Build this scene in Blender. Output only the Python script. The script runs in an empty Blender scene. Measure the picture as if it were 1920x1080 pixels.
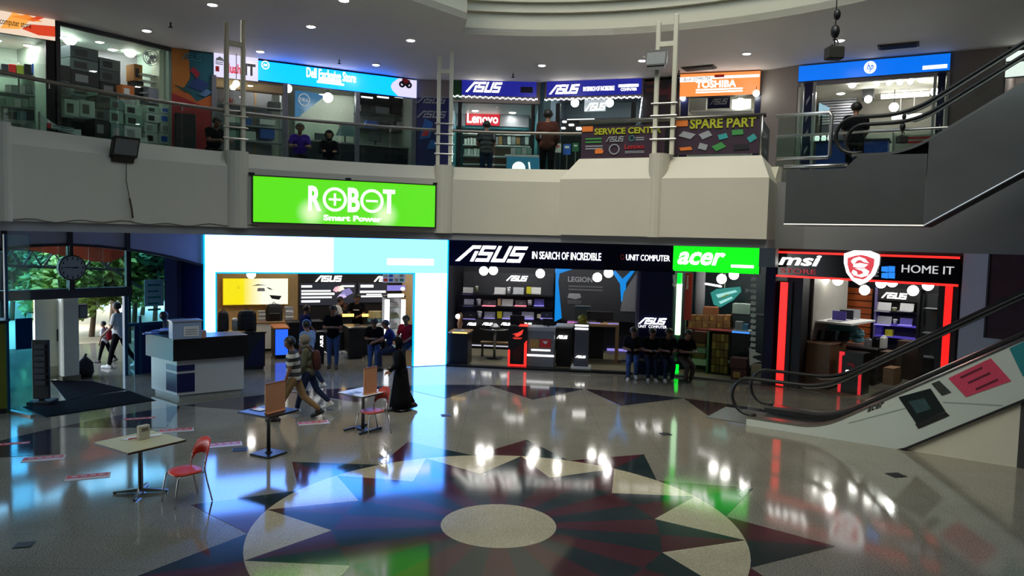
import bpy, bmesh, math, random
from mathutils import Vector, Matrix, Euler
random.seed(7)
SC = bpy.context.scene
COL = SC.collection
# ------------------------------------------------------------------ camera
FPX, CAMH = 1420.0, 3.75
ROLL, PITCH = math.atan(.0244), math.atan(94.3 / FPX)
cd = bpy.data.cameras.new('camera'); cam = bpy.data.objects.new('camera', cd); COL.objects.link(cam)
cd.sensor_width = 36; cd.lens = FPX / 1920 * 36; cd.clip_start = .05; cd.clip_end = 300
U0 = Vector((0, math.sin(PITCH), math.cos(PITCH))); FW = Vector((0, math.cos(PITCH), -math.sin(PITCH)))
_c, _s = math.cos(ROLL), math.sin(ROLL)
RT = Vector((_c, 0, 0)) + U0 * _s; UP = U0 * _c - Vector((_s, 0, 0))
cam.matrix_world = Matrix(((RT.x, UP.x, -FW.x, 0), (RT.y, UP.y, -FW.y, 0), (RT.z, UP.z, -FW.z, CAMH), (0, 0, 0, 1)))
SC.camera = cam
# ------------------------------------------------------------------ sky, exposure
w = bpy.data.worlds.new('sky'); SC.world = w; w.use_nodes = True
nt = w.node_tree; bg = nt.nodes['Background']
sky = nt.nodes.new('ShaderNodeTexSky'); sky.sky_type = 'NISHITA'; sky.sun_disc = False
sky.sun_elevation = math.radians(58); sky.sun_rotation = math.radians(200); sky.air_density = 1.2; sky.dust_density = 3.0
nt.links.new(sky.outputs[0], bg.inputs[0]); bg.inputs[1].default_value = 1.8
SKYLIGHT_R = 7.5  # unseen roof opening, radius chosen for the daylight let into the hall
vs = SC.view_settings; vs.view_transform = 'Standard'; vs.look = 'None'; vs.exposure = 0; vs.gamma = 1; vs.use_curve_mapping = False
# ------------------------------------------------------------------ measured layout: every point is a world position in metres
CX, CY = -.1, 9.68           # centre of the round hall
ZF0, ZF1 = 3.83, 5.45        # balcony front, bottom and top
UF, UC = 5.05, 8.68           # upper floor and upper ceiling
def ray(px, py):
    return (FW * FPX + RT * (px - 960) - UP * (py - 540)).normalized()
def onz(px, py, z):
    r = ray(px, py); return Vector((0, 0, CAMH)) + r * ((z - CAMH) / r.z)
def cyl(px, py, R):
    r = ray(px, py); ox, oy = -CX, -CY
    a = r.x**2 + r.y**2; b = 2 * (ox * r.x + oy * r.y); c = ox * ox + oy * oy - R * R
    return Vector((0, 0, CAMH)) + r * ((-b + math.sqrt(b * b - 4 * a * c)) / (2 * a))
def azi(px, py, R):
    p = cyl(px, py, R); return math.atan2(p.y - CY, p.x - CX)
def pol(a, R, z=0): return Vector((CX + R * math.cos(a), CY + R * math.sin(a), z))

class Fr:
    """A room frame: x along the shop front (left to right), y into the shop, z up."""
    def __init__(s, p0, p1):
        s.o = Vector((p0[0], p0[1], 0)); d = Vector((p1[0] - p0[0], p1[1] - p0[1], 0)); s.L = d.length
        s.ux = d.normalized(); s.uy = Vector((-s.ux.y, s.ux.x, 0))
        s.yaw = math.atan2(s.ux.y, s.ux.x)
    def w(s, x, y, z): return s.o + s.ux * x + s.uy * y + Vector((0, 0, z))
    def at(s, px, py, d=0.):
        r = ray(px, py); q = Vector((0, 0, CAMH)) - s.o
        t = (d - q.dot(s.uy)) / r.dot(s.uy); p = q + r * t
        return p.dot(s.ux), p.z
    def rect(s, a, b, c, e, d=0.):
        """pixel rectangle (left, top, right, bottom) on the plane y=d -> x0, x1, z0, z1"""
        x0 = s.at(a, (b + e) / 2, d)[0]; x1 = s.at(c, (b + e) / 2, d)[0]
        z1 = s.at((a + c) / 2, b, d)[1]; z0 = s.at((a + c) / 2, e, d)[1]
        return x0, x1, z0, z1
WORLD = Fr((0, 0), (1, 0))
# ------------------------------------------------------------------ materials
def lin(v): v /= 255.; return v / 12.92 if v <= .04045 else ((v + .055) / 1.055)**2.4
def rgb(*c): return tuple(lin(v) for v in c)
_M = {}
def mat(name, c=(128, 128, 128), rough=.55, metal=0., emit=0., ec=None, vary=.12, scale=9., trans=0., ior=1.5, bump=0., alpha=1.):
    if name in _M: return _M[name]
    m = bpy.data.materials.new(name); m.use_nodes = True; n = m.node_tree.nodes; l = m.node_tree.links
    b = n['Principled BSDF']; col = rgb(*c)
    b.inputs['Base Color'].default_value = (*col, 1); b.inputs['Roughness'].default_value = rough
    b.inputs['Metallic'].default_value = metal; b.inputs['IOR'].default_value = ior
    if trans: b.inputs['Transmission Weight'].default_value = trans
    if emit:
        b.inputs['Emission Color'].default_value = (*(ec or col), 1); b.inputs['Emission Strength'].default_value = emit
    if vary and not emit and not trans:
        tc = n.new('ShaderNodeTexCoord'); nz = n.new('ShaderNodeTexNoise'); nz.inputs['Scale'].default_value = scale; nz.inputs['Detail'].default_value = 4
        mx = n.new('ShaderNodeMix'); mx.data_type = 'RGBA'
        mx.inputs[6].default_value = (*[v * (1 - vary) for v in col], 1); mx.inputs[7].default_value = (*[min(1, v * (1 + vary)) for v in col], 1)
        l.new(tc.outputs['Object'], nz.inputs['Vector']); l.new(nz.outputs['Fac'], mx.inputs[0]); l.new(mx.outputs[2], b.inputs['Base Color'])
        if bump:
            bp = n.new('ShaderNodeBump'); bp.inputs['Strength'].default_value = bump; l.new(nz.outputs['Fac'], bp.inputs['Height']); l.new(bp.outputs[0], b.inputs['Normal'])
    _M[name] = m; return m
def glow(name, col=(1, 1, 1), k=1.):
    """a backlit face: emission colour (linear) times k"""
    if name in _M: return _M[name]
    m = mat(name, (30, 30, 30), .3, emit=k, ec=col, vary=0); return m
def glass(name, c=(200, 225, 220), rough=.0, tint=.9, refl=.6):
    """thin pane: mostly clear, tinted, with mirror reflection at grazing angles"""
    if name in _M: return _M[name]
    m = bpy.data.materials.new(name); m.use_nodes = True; n = m.node_tree.nodes; l = m.node_tree.links; n.clear()
    o = n.new('ShaderNodeOutputMaterial'); t = n.new('ShaderNodeBsdfTransparent'); g = n.new('ShaderNodeBsdfGlossy'); f = n.new('ShaderNodeLayerWeight'); pw_ = n.new('ShaderNodeMath'); pw_.operation = 'POWER'; pw_.inputs[1].default_value = 5; ma = n.new('ShaderNodeMath'); ma.operation = 'MULTIPLY_ADD'; ma.inputs[1].default_value = refl; ma.inputs[2].default_value = .03 if refl > .2 else .003; mx = n.new('ShaderNodeMixShader')
    t.inputs[0].default_value = (*[v * tint for v in rgb(*c)], 1); g.inputs['Roughness'].default_value = rough; l.new(f.outputs['Facing'], pw_.inputs[0]); l.new(pw_.outputs[0], ma.inputs[0])
    l.new(ma.outputs[0], mx.inputs[0]); l.new(t.outputs[0], mx.inputs[1]); l.new(g.outputs[0], mx.inputs[2]); l.new(mx.outputs[0], o.inputs[0])
    _M[name] = m; return m
# ------------------------------------------------------------------ mesh builder
class B:
    def __init__(s, fr=WORLD): s.v = []; s.f = []; s.mi = []; s.m = 0; s.fr = fr; s.sm = []; s.smooth = False
    def _add(s, vs, fs):
        o = len(s.v); s.v += [s.fr.w(*p) for p in vs]
        for q in fs: s.f.append([o + i for i in q]); s.mi.append(s.m); s.sm.append(s.smooth)
        return s
    def box(s, x0, x1, y0, y1, z0, z1, bev=0.):
        if x0 > x1: x0, x1 = x1, x0
        if y0 > y1: y0, y1 = y1, y0
        if z0 > z1: z0, z1 = z1, z0
        if bev <= 0:
            return s._add([(x, y, z) for z in (z0, z1) for y in (y0, y1) for x in (x0, x1)],
                          [(0, 2, 3, 1), (4, 5, 7, 6), (0, 1, 5, 4), (2, 6, 7, 3), (0, 4, 6, 2), (1, 3, 7, 5)])
        e = min(bev, (x1 - x0) / 2.01, (y1 - y0) / 2.01, (z1 - z0) / 2.01); vs = []
        for z, k in ((z0, e), (z0 + e, 0), (z1 - e, 0), (z1, e)):
            vs += [(x0 + e + k*0, y0 + k, z), (x1 - e, y0 + k, z), (x1 - k, y0 + e, z), (x1 - k, y1 - e, z), (x1 - e, y1 - k, z), (x0 + e, y1 - k, z), (x0 + k, y1 - e, z), (x0 + k, y0 + e, z)]
        fs = [tuple(range(7, -1, -1)), tuple(range(24, 32))]
        for r in range(3):
            for i in range(8): j = (i + 1) % 8; fs.append((r*8+i, r*8+j, r*8+8+j, r*8+8+i))
        return s._add(vs, fs)
    def loft(s, rings, cap=True, close=True):
        n = len(rings[0]); vs = [p for r in rings for p in r]; fs = []
        for r in range(len(rings) - 1):
            for i in range(n if close else n - 1): j = (i + 1) % n; fs.append((r*n+i, r*n+j, (r+1)*n+j, (r+1)*n+i))
        if cap: fs.append(tuple(range(n - 1, -1, -1))); fs.append(tuple(range((len(rings)-1)*n, len(rings)*n)))
        return s._add(vs, fs)
    def tube(s, pts, r, n=8, cap=True, sx=1., r1=None):
        pts = [Vector(p) for p in pts]; rings = []; prev = None
        for i, p in enumerate(pts):
            d = (pts[min(i+1, len(pts)-1)] - pts[max(i-1, 0)]).normalized()
            a = Vector((0, 0, 1)) if abs(d.z) < .95 else Vector((0, 1, 0))
            if prev is not None and (prev - d * prev.dot(d)).length > .1: u = (prev - d * prev.dot(d)).normalized()
            else: u = d.cross(a).normalized()
            v = d.cross(u); prev = u
            rr = (r[i] if isinstance(r, (list, tuple)) else (r if r1 is None else r + (r1 - r) * i / max(1, len(pts)-1)))
            rings.append([tuple(p + (u * math.cos(2*math.pi*k/n) * sx + v * math.sin(2*math.pi*k/n)) * rr) for k in range(n)])
        sm = s.smooth; s.smooth = n > 6; s.loft(rings, cap); s.smooth = sm; return s
    def lathe(s, prof, cx, cy, n=16, cap=True, sx=1., sy=1.):
        rings = [[(cx + r * sx * math.cos(2*math.pi*k/n), cy + r * sy * math.sin(2*math.pi*k/n), z) for k in range(n)] for r, z in prof]
        sm = s.smooth; s.smooth = True; s.loft(rings, cap); s.smooth = sm; return s
    def ball(s, c, r, n=12, m=8, sx=1., sy=1., sz=1.):
        return s.lathe([(r * max(.02, math.sin(math.pi*i/m)) , c[2] - r * sz * math.cos(math.pi*i/m)) for i in range(m+1)], c[0], c[1], n, True, sx, sy)
    def prism(s, poly, y0, y1):
        """polygon in x,z extruded along y"""
        n = len(poly); a = sum(poly[i][0]*poly[(i+1) % n][1] - poly[(i+1) % n][0]*poly[i][1] for i in range(n))
        if a < 0: poly = poly[::-1]
        vs = [(x, y0, z) for x, z in poly] + [(x, y1, z) for x, z in poly]
        fs = [tuple(range(n)), tuple(range(2*n-1, n-1, -1))] + [(i, n+i, n+(i+1) % n, (i+1) % n) for i in range(n)]
        return s._add(vs, fs)
    def slab(s, poly, z0, z1):
        """polygon in x,y extruded along z"""
        n = len(poly); a = sum(poly[i][0]*poly[(i+1) % n][1] - poly[(i+1) % n][0]*poly[i][1] for i in range(n))
        if a < 0: poly = poly[::-1]
        vs = [(x, y, z0) for x, y in poly] + [(x, y, z1) for x, y in poly]
        fs = [tuple(range(n-1, -1, -1)), tuple(range(n, 2*n))] + [(i, (i+1) % n, n+(i+1) % n, n+i) for i in range(n)]
        return s._add(vs, fs)
    def arc(s, prof, a0, a1, n=24, close=True):
        """profile of (R, z) swept round the hall's centre from azimuth a0 to a1"""
        rings = [[(CX + R * math.cos(a0+(a1-a0)*i/n), CY + R * math.sin(a0+(a1-a0)*i/n), z) for R, z in prof] for i in range(n+1)]
        f = s.fr; s.fr = WORLD; s.loft(rings, close, close); s.fr = f; return s
    def text(s, t, x0, x1, z0, z1, y, depth=.02, bold=0., shear=0., fit=True, face='back'):
        vs, fs, (w_, h_) = glyphs(t, bold, shear)
        kx = (x1 - x0) / w_; kz = (z1 - z0) / h_
        if not fit: kx = kz = min(kx, kz)
        ox = (x0 + x1) / 2 - w_ * kx / 2; oz = (z0 + z1) / 2 - h_ * kz / 2
        return s._add([(ox + a * kx, y - (depth if c > .5 else 0), oz + b_ * kz) for a, b_, c in vs], fs)
_G = {}
def glyphs(t, bold=0., shear=0.):
    k = (t, bold, shear)
    if k in _G: return _G[k]
    cu = bpy.data.curves.new('t', 'FONT'); cu.body = t; cu.offset = bold; cu.shear = shear; cu.extrude = .5; cu.resolution_u = 3
    o = bpy.data.objects.new('t', cu); COL.objects.link(o)
    dg = bpy.context.evaluated_depsgraph_get(); me = bpy.data.meshes.new_from_object(o.evaluated_get(dg))
    vs = [tuple(v.co) for v in me.vertices]; fs = [tuple(p.vertices) for p in me.polygons]
    bpy.data.objects.remove(o); bpy.data.curves.remove(cu); bpy.data.meshes.remove(me)
    x0 = min(v[0] for v in vs); x1 = max(v[0] for v in vs); y0 = min(v[1] for v in vs); y1 = max(v[1] for v in vs)
    vs = [(v[0] - x0, v[1] - y0, 1. if v[2] > 0 else 0.) for v in vs]
    _G[k] = (vs, fs, (x1 - x0, y1 - y0)); return _G[k]
# ------------------------------------------------------------------ objects
def mk(name, b, m, M=None):
    """link builder b as one mesh object; M = matrix of its own frame"""
    me = bpy.data.meshes.new(name); inv = M.inverted() if M else Matrix()
    me.from_pydata([tuple(inv @ Vector(v)) for v in b.v], [], b.f)
    ms = m if isinstance(m, (list, tuple)) else [m]
    for x in ms: me.materials.append(x)
    if len(ms) > 1: me.polygons.foreach_set('material_index', b.mi)
    if any(b.sm): me.polygons.foreach_set('use_smooth', b.sm)
    me.update(); o = bpy.data.objects.new(name, me); COL.objects.link(o); return o
def base(bs):
    V = [v for b in bs for v in b.v]
    return Vector(((min(v.x for v in V) + max(v.x for v in V)) / 2, (min(v.y for v in V) + max(v.y for v in V)) / 2, min(v.z for v in V)))
def props(o, label, cat, group=None, kind=None):
    if label: o['label'] = label
    if cat: o['category'] = cat
    if group: o['group'] = group
    if kind: o['kind'] = kind
    return o
class T:
    """a thing: Empty at its base, parts, sub-parts"""
    def __init__(s, name, label, cat, group=None, yaw=0., fr=None):
        s.a = (name, label, cat, group); s.yaw = fr.yaw if fr else yaw; s.ps = []
    def p(s, name, b, m, parent=None, label=None, kind=None):
        s.ps.append((name, b, m, parent, label, kind)); return len(s.ps) - 1
    def done(s, loc=None):
        loc = Vector(loc) if loc is not None else base([q[1] for q in s.ps])
        M = Matrix.Translation(loc) @ Matrix.Rotation(s.yaw, 4, 'Z')
        e = bpy.data.objects.new(s.a[0], None); COL.objects.link(e); e.empty_display_size = .1
        e.location = loc; e.rotation_euler = (0, 0, s.yaw); props(e, *s.a[1:])
        os = []
        for name, b, m, par, lab, kind in s.ps:
            o = mk(name, b, m, M); o.parent = e if par is None else os[par]
            if lab: o['label'] = lab
            if kind: o['kind'] = kind
            os.append(o)
        s.o = e; return e
def solo(name, b, m, label, cat, group=None, kind=None, yaw=0.):
    loc = base([b]); M = Matrix.Translation(loc) @ Matrix.Rotation(yaw, 4, 'Z'); o = mk(name, b, m, M); o.location = loc; o.rotation_euler = (0, 0, yaw)
    return props(o, label, cat, group, kind)
def struct(name, b, m, parent=None, kind='structure'):
    if parent is None: return props(mk(name, b, m), None, None, None, kind)
    o = mk(name, b, m, parent.matrix_world); o.parent = parent; return o
def kids(o): return [c for c in bpy.data.objects if c.parent == o]
def dup(e, loc, rotz=0., label=None, group=None, scale=None):
    r = e.copy(); COL.objects.link(r); r.location = loc; r.rotation_euler = (0, 0, rotz)
    if scale: r.scale = scale if isinstance(scale, tuple) else (scale,) * 3
    if label: r['label'] = label
    if group: r['group'] = group
    for ch in e.children:
        c = ch.copy(); COL.objects.link(c); c.parent = r
        for g in ch.children: d = g.copy(); COL.objects.link(d); d.parent = c
    return r
ORD = ['first', 'second', 'third', 'fourth', 'fifth', 'sixth', 'seventh', 'eighth', 'ninth', 'tenth', 'eleventh', 'twelfth']
# ------------------------------------------------------------------ common materials
cream = mat('cream_paint', (196, 190, 176), .6, vary=.05, scale=1.5)
cream2 = mat('pale_cream_paint', (205, 200, 182), .6, vary=.04, scale=1.5)
ceilm = mat('ceiling_paint', (222, 216, 210), .7, vary=.05, scale=1.)
greyw = mat('grey_paint', (138, 138, 142), .6, vary=.06, scale=2.)
pinkw = mat('mauve_beige_paint', (140, 128, 122), .6, vary=.06, scale=2.)
darkw = mat('dark_wall', (60, 58, 60), .6)
black = mat('black_plastic', (18, 18, 20), .35, vary=.1)
blackm = mat('black_matt', (24, 24, 27), .6)
navy = mat('navy_panel', (14, 18, 60), .3)
chrome = mat('brushed_steel', (190, 188, 184), .28, 1., vary=.06, scale=30)
dull = mat('dull_steel_rail', (128, 124, 118), .38, 1., vary=.08, scale=20)
steel = mat('stainless_cladding', (104, 106, 106), .42, .8, vary=.1, scale=3, bump=.05)
white = mat('white_paint', (225, 225, 222), .45, vary=.04)
silver = mat('silver_plastic', (170, 172, 178), .35, .3)
wood = mat('tan_wood', (176, 140, 96), .5, vary=.2, scale=14)
brown = mat('brown_cardboard', (150, 108, 68), .75, vary=.15, scale=6)
pane = glass('clear_pane', (247, 250, 249), tint=.985)
greenpane = glass('green_pane', (232, 244, 238), tint=.97)
cyanpane = glass('cyan_pane', (190, 234, 244), tint=.98, refl=.01)
rubber = mat('black_rubber', (16, 16, 17), .4)
# polished stone
def stone(name, c, c2, joints=False, rough=.085, sc=55):
    m = bpy.data.materials.new(name); m.use_nodes = True; n = m.node_tree.nodes; l = m.node_tree.links; b = n['Principled BSDF']
    tc = n.new('ShaderNodeTexCoord'); nz = n.new('ShaderNodeTexNoise'); nz.inputs['Scale'].default_value = sc; nz.inputs['Detail'].default_value = 6
    n2 = n.new('ShaderNodeTexNoise'); n2.inputs['Scale'].default_value = 1.1
    rp = n.new('ShaderNodeValToRGB'); rp.color_ramp.elements[0].position = .36; rp.color_ramp.elements[1].position = .66
    rp.color_ramp.elements[0].color = (*rgb(*c2), 1); rp.color_ramp.elements[1].color = (*rgb(*c), 1)
    geo = n.new('ShaderNodeNewGeometry')
    l.new(geo.outputs['Position'], nz.inputs['Vector']); l.new(geo.outputs['Position'], n2.inputs['Vector']); l.new(nz.outputs['Fac'], rp.inputs[0])
    out = rp.outputs[0]
    mx = n.new('ShaderNodeMix'); mx.data_type = 'RGBA'; mx.blend_type = 'MULTIPLY'; mx.inputs[0].default_value = .35
    l.new(out, mx.inputs[6]); l.new(n2.outputs['Fac'], mx.inputs[7]); out = mx.outputs[2]
    if joints:
        br = n.new('ShaderNodeTexBrick'); br.offset = 0; br.inputs['Color1'].default_value = br.inputs['Color2'].default_value = (1, 1, 1, 1)
        br.inputs['Mortar'].default_value = (.8, .78, .76, 1); br.inputs['Scale'].default_value = 1; br.inputs['Mortar Size'].default_value = .006
        br.inputs['Brick Width'].default_value = .9; br.inputs['Row Height'].default_value = .9
        l.new(geo.outputs['Position'], br.inputs['Vector'])
        m2 = n.new('ShaderNodeMix'); m2.data_type = 'RGBA'; m2.blend_type = 'MULTIPLY'; m2.inputs[0].default_value = 1
        l.new(out, m2.inputs[6]); l.new(br.outputs['Color'], m2.inputs[7]); out = m2.outputs[2]
    l.new(out, b.inputs['Base Color'])
    mr = n.new('ShaderNodeMapRange'); mr.inputs[3].default_value = rough * .75; mr.inputs[4].default_value = rough * 1.3
    l.new(n2.outputs['Fac'], mr.inputs[0]); l.new(mr.outputs[0], b.inputs['Roughness']); b.inputs['IOR'].default_value = 1.75
    return m
beige = stone('beige_granite', (168, 163, 147), (114, 109, 96), True)
lightst = stone('pale_granite', (222, 210, 176), (184, 170, 138))
greenst = stone('dark_green_granite', (45, 63, 61), (24, 38, 39))
redst = stone('dark_red_granite', (100, 48, 53), (66, 31, 36))
greyst = stone('blue_grey_granite', (64, 66, 78), (40, 42, 52))
plumst = stone('plum_granite', (78, 62, 66), (50, 40, 46))
# ------------------------------------------------------------------ ground floor with its stone inlay
b = B(); b.slab([(CX + 20 * math.cos(i*math.pi/36), CY + 20 * math.sin(i*math.pi/36)) for i in range(72)], -.2, 0)
floor = struct('floor', b, beige)
def pp(r, deg): a = math.radians(deg); return (CX + r * math.cos(a), CY + r * math.sin(a))
def arcp(r, d0, d1, n=6): return [pp(r, d0 + (d1 - d0) * i / n) for i in range(n + 1)]
ZT = .004
def inlay(name, poly, m, z=ZT): b = B(); b.slab(poly, 0, z); struct(name, b, m, floor)
R0, R1, R1b, R2, R3 = .755, 2.13, 2.08, 3.15, 4.24
inlay('inlay_disc', arcp(R0, 0, 350, 35), lightst)
for k in range(12):
    t = -6 + 30 * k
    inlay('inlay_wedge', arcp(R0, t, t + 15, 4) + [pp(R1, t + 15), pp(R1b, t)], redst)
    inlay('inlay_wedge', arcp(R0, t - 15, t, 4) + [pp(R1b, t), pp(R1, t - 15)], greenst)
    inlay('inlay_star_facet', [pp(R2, t), pp(R1b, t), pp(R1, t + 15)], greenst)
    inlay('inlay_star_facet', [pp(R2, t), pp(R1, t - 15), pp(R1b, t)], redst)
    inlay('inlay_pale_triangle', arcp(R2, t, t + 30, 8) + [pp(R1, t + 15)], lightst)
    inlay('inlay_spike_facet', [pp(R3, t)] + arcp(R2, t + 15, t, 4), redst)
    inlay('inlay_spike_facet', [pp(R3, t)] + arcp(R2, t, t - 15, 4), greenst)
for k in range(-1, 9):
    t = 70.2 + 15 * k
    inlay('inlay_border_facet', [pp(7.76, t)] + arcp(9.36, t, t + 7.5, 3), plumst)
    inlay('inlay_border_facet', [pp(7.76, t)] + arcp(9.36, t - 7.5, t, 3), greyst)
# ------------------------------------------------------------------ balcony slab
ESC_D = Vector((.828, -.561, 0)); ESC_N = Vector((.561, .828, 0))
EDGE0 = Vector((5.95, 16.95, 0))                # slab edge beside the escalators runs parallel to them
AZ_E = math.atan2(EDGE0.y - CY, EDGE0.x - CX)
def rin(a):
    if a >= AZ_E: return 9.
    d = Vector((math.cos(a), math.sin(a), 0)); q = EDGE0 - Vector((CX, CY, 0))
    return q.dot(ESC_N) / d.dot(ESC_N)
def ringslab(a0, a1, n, rfun, rout, z0, z1):
    b = B(); rs = []
    for i in range(n + 1):
        a = a0 + (a1 - a0) * i / n; r = rfun(a); ro = rout(a) if callable(rout) else rout
        rs.append([tuple(pol(a, r, z0)), tuple(pol(a, ro, z0)), tuple(pol(a, ro, z1)), tuple(pol(a, r, z1))])
    return b.loft(rs)
D = math.radians
AZL, AZR = D(182), D(-12)
struct('trim_1', ringslab(AZ_E, D(118), 40, lambda a: 9.25, 19.9, ZF0, UF), greyw)
struct('trim_2', ringslab(D(118), AZL, 30, lambda a: 9.25, lambda a: 16.2 if a < D(133) else 14.7, ZF0, UF), greyw)
struct('trim_3', ringslab(AZR, AZ_E, 20, rin, 19.9, 3.66, UF + .05), greyw)
# curved front: a lip, the tall front and its chamfered top
b = B(); b.arc([(9.06, 3.66), (9.3, 3.66), (9.3, ZF0), (9.06, ZF0)], AZ_E, AZL, 60); struct('trim_4', b, greyw)
b = B(); b.arc([(9., ZF0), (9.25, ZF0), (9.4, ZF1), (9.2, ZF1), (9., ZF1 - .32)], AZ_E, AZL, 60); struct('wall_front', b, cream)
# pilasters that carry the ladder posts
def pilaster(px, wd, r=.14):
    a = azi(px, 380, 9.); c = pol(a, 9.02)
    f = Fr((c.x + math.sin(a) * .5, c.y - math.cos(a) * .5), (c.x - math.sin(a) * .5, c.y + math.cos(a) * .5))
    f = Fr((c.x - math.sin(a) * wd/2, c.y + math.cos(a) * wd/2), (c.x + math.sin(a) * wd/2, c.y - math.cos(a) * wd/2))
    b = B(f); b.slab([(wd/2 - wd/2 * math.cos(t), r*.2 - r * math.sin(t)) for t in [math.pi * i / 8 for i in range(9)]] + [(wd, .35), (0, .35)], ZF0 - .01, ZF1 + .02)
    struct('trim_5', b, cream); return f
pilaster(8, .3); FL1 = pilaster(446, .5); FL2 = pilaster(832, .46)
# ------------------------------------------------------------------ upper ceiling with its round opening, roof above
HP_, HQ_ = onz(878, 37, UC), onz(780, 3, UC)
hd = (HQ_ - HP_).normalized(); hn = Vector((-hd.y, hd.x, 0))
A_STEP = azi(868, 68, 9.3); A_P = math.atan2(HP_.y - CY, HP_.x - CX)
def rhole(a):
    if a < A_STEP or a > D(235): return 9.2
    d = Vector((math.cos(a), math.sin(a), 0)); den = d.dot(hn)
    if abs(den) < 1e-4: return 9.2
    r = (HP_ - Vector((CX, CY, UC))).dot(hn) / den
    return min(9.2, r) if r > 0 else 9.2
az = sorted([D(-90) + i * 2 * math.pi / 120 for i in range(121)] + [A_STEP - 1e-4, A_STEP + 1e-4])
b = B(); b.loft([[tuple(pol(a, rhole(a), UC)), tuple(pol(a, 20, UC)), tuple(pol(a, 20, UC + .15)), tuple(pol(a, rhole(a) , UC + .15))] for a in az], cap=False)
ceiling = struct('ceiling', b, ceilm)
def steps(a):
    r = rhole(a); return [tuple(pol(a, q, z)) for q, z in ((r, UC - .004), (r, UC + .53), (r - .1, UC + .53), (r - .1, UC + .75), (r - .2, UC + .75), (r - .2, UC + .97), (r - .3, UC + .97), (r - .3, 13), (r + .3, 13), (r + .3, UC + .1), (r + .02, UC - .004))]
b = B(); b.loft([steps(a) for a in az], cap=False); struct('trim_6', b, cream2)
b = B(); b.arc([(SKYLIGHT_R, 12.8), (20, 12.8), (20, 13.1), (SKYLIGHT_R, 13.1)], D(-90), D(270), 72); struct('ceiling.001', b, cream)
b = B(); b.slab([tuple(pol(k*math.pi/24, SKYLIGHT_R + .05))[:2] for k in range(48)], 12.9, 12.93); struct('skylight_dimmer', b, glass('skylight_dimmer_glass', (176, 179, 174), tint=.97))  # unseen tinted pane added over the opening to dim the sky indoors
# ------------------------------------------------------------------ outer walls
b = B(); b.arc([(19.9, 0), (20.2, 0), (20.2, 13), (19.9, 13)], D(-178), D(118), 80); struct('wall_back', b, greyw)
b = B(); b.arc([(16.2, ZF0), (16.5, ZF0), (16.5, 13), (16.2, 13)], D(118), AZL, 30); struct('wall_left', b, greyw)
b = B(); b.arc([(13.6, 0), (20, 0), (20, ZF0), (13.6, ZF0)], AZL, AZL + .012, 1); struct('wall_left.001', b, greyw)
pa, pb_ = [ray(332, 570) * (y / ray(332, 570).y) for y in (18.9, 29)]; fw = Fr(pa, pb_); struct('wall_left.002', B(fw).box(0, fw.L, -.1, 0, 0, ZF0), navy)
b = B(); b.arc([(16.2, ZF0), (20.3, ZF0), (20.3, 13), (16.2, 13)], D(117.8), D(118.2), 1); struct('wall_left.006', b, greyw)
b = B(); b.arc([(16.2, ZF0), (20.3, ZF0), (20.3, 13), (16.2, 13)], AZL, AZL + .012, 1); struct('wall_left.003', b, greyw)
# ------------------------------------------------------------------ lettering and marks
def asus(b, x0, x1, z0, z1, y, d=.02, sh=.22):
    k = (x1 - x0) / (4.62 + sh); h = z1 - z0
    P = [[(0, 0), (.3, 0), (.86, .8), (1.3, .8), (1.3, 1), (.7, 1)], [(1.06, 0), (1.3, 0), (1.3, .64), (1.06, .64)]]
    for o in (1.42, 3.66):
        P += [[(o, .8), (o+.96, .8), (o+.96, 1), (o, 1)], [(o, .4), (o+.22, .4), (o+.22, .8), (o, .8)], [(o+.22, .4), (o+.96, .4), (o+.96, .6), (o+.22, .6)],
              [(o+.74, .2), (o+.96, .2), (o+.96, .4), (o+.74, .4)], [(o, 0), (o+.96, 0), (o+.96, .2), (o, .2)]]
    P += [[(2.54, 0), (2.76, 0), (2.76, 1), (2.54, 1)], [(2.76, 0), (3.3, 0), (3.3, .2), (2.76, .2)], [(3.3, 0), (3.52, 0), (3.52, 1), (3.3, 1)]]
    for p in P: b.prism([(x0 + k * (x + sh * z), z0 + h * z) for x, z in p], y - d, y)
    return b
def ringp(b, cx, cz, r0, r1, y, d=.02, n=24, sx=1.):
    vs = []; fs = []
    for i in range(n):
        t = 2*math.pi*i/n; c, s = math.cos(t)*sx, math.sin(t)
        vs += [(cx+r0*c, y-d, cz+r0*s), (cx+r1*c, y-d, cz+r1*s), (cx+r0*c, y, cz+r0*s), (cx+r1*c, y, cz+r1*s)]
        j = (i+1) % n; fs += [(4*i, 4*i+1, 4*j+1, 4*j), (4*i+1, 4*i+3, 4*j+3, 4*j+1), (4*i+2, 4*i, 4*j, 4*j+2)]
    return b._add(vs, fs)
def disc(b, cx, cz, r, y, d=.02, n=24, sx=1., sz=1.):
    return b.prism([(cx + r*sx*math.cos(2*math.pi*i/n), cz + r*sz*math.sin(2*math.pi*i/n)) for i in range(n)], y - d, y)
def bars(b, x0, x1, z0, z1, y, n=3, d=.012, rnd=None):
    """blocks that stand for print too small to read"""
    h = (z1 - z0) / (2*n - 1)
    for i in range(n):
        r = rnd.uniform(.6, 1) if rnd else 1
        b.box(x0, x0 + (x1-x0)*r, y - d, y, z1 - h*(2*i+1), z1 - h*2*i)
    return b
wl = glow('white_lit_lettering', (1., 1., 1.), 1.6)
wl3 = glow('bright_white_lit', (1., .98, .92), 4.)
greyl = mat('grey_print', (150, 152, 158), .5, vary=0)
whitep = mat('white_print', (228, 228, 228), .5, vary=0)
redp = mat('red_print', (200, 40, 40), .5, vary=0)
yelp = mat('yellow_print', (206, 200, 40), .5, vary=0)
grnp = mat('green_print', (60, 140, 70), .5, vary=0)
bluep = mat('blue_print', (40, 90, 190), .5, vary=0)
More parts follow.
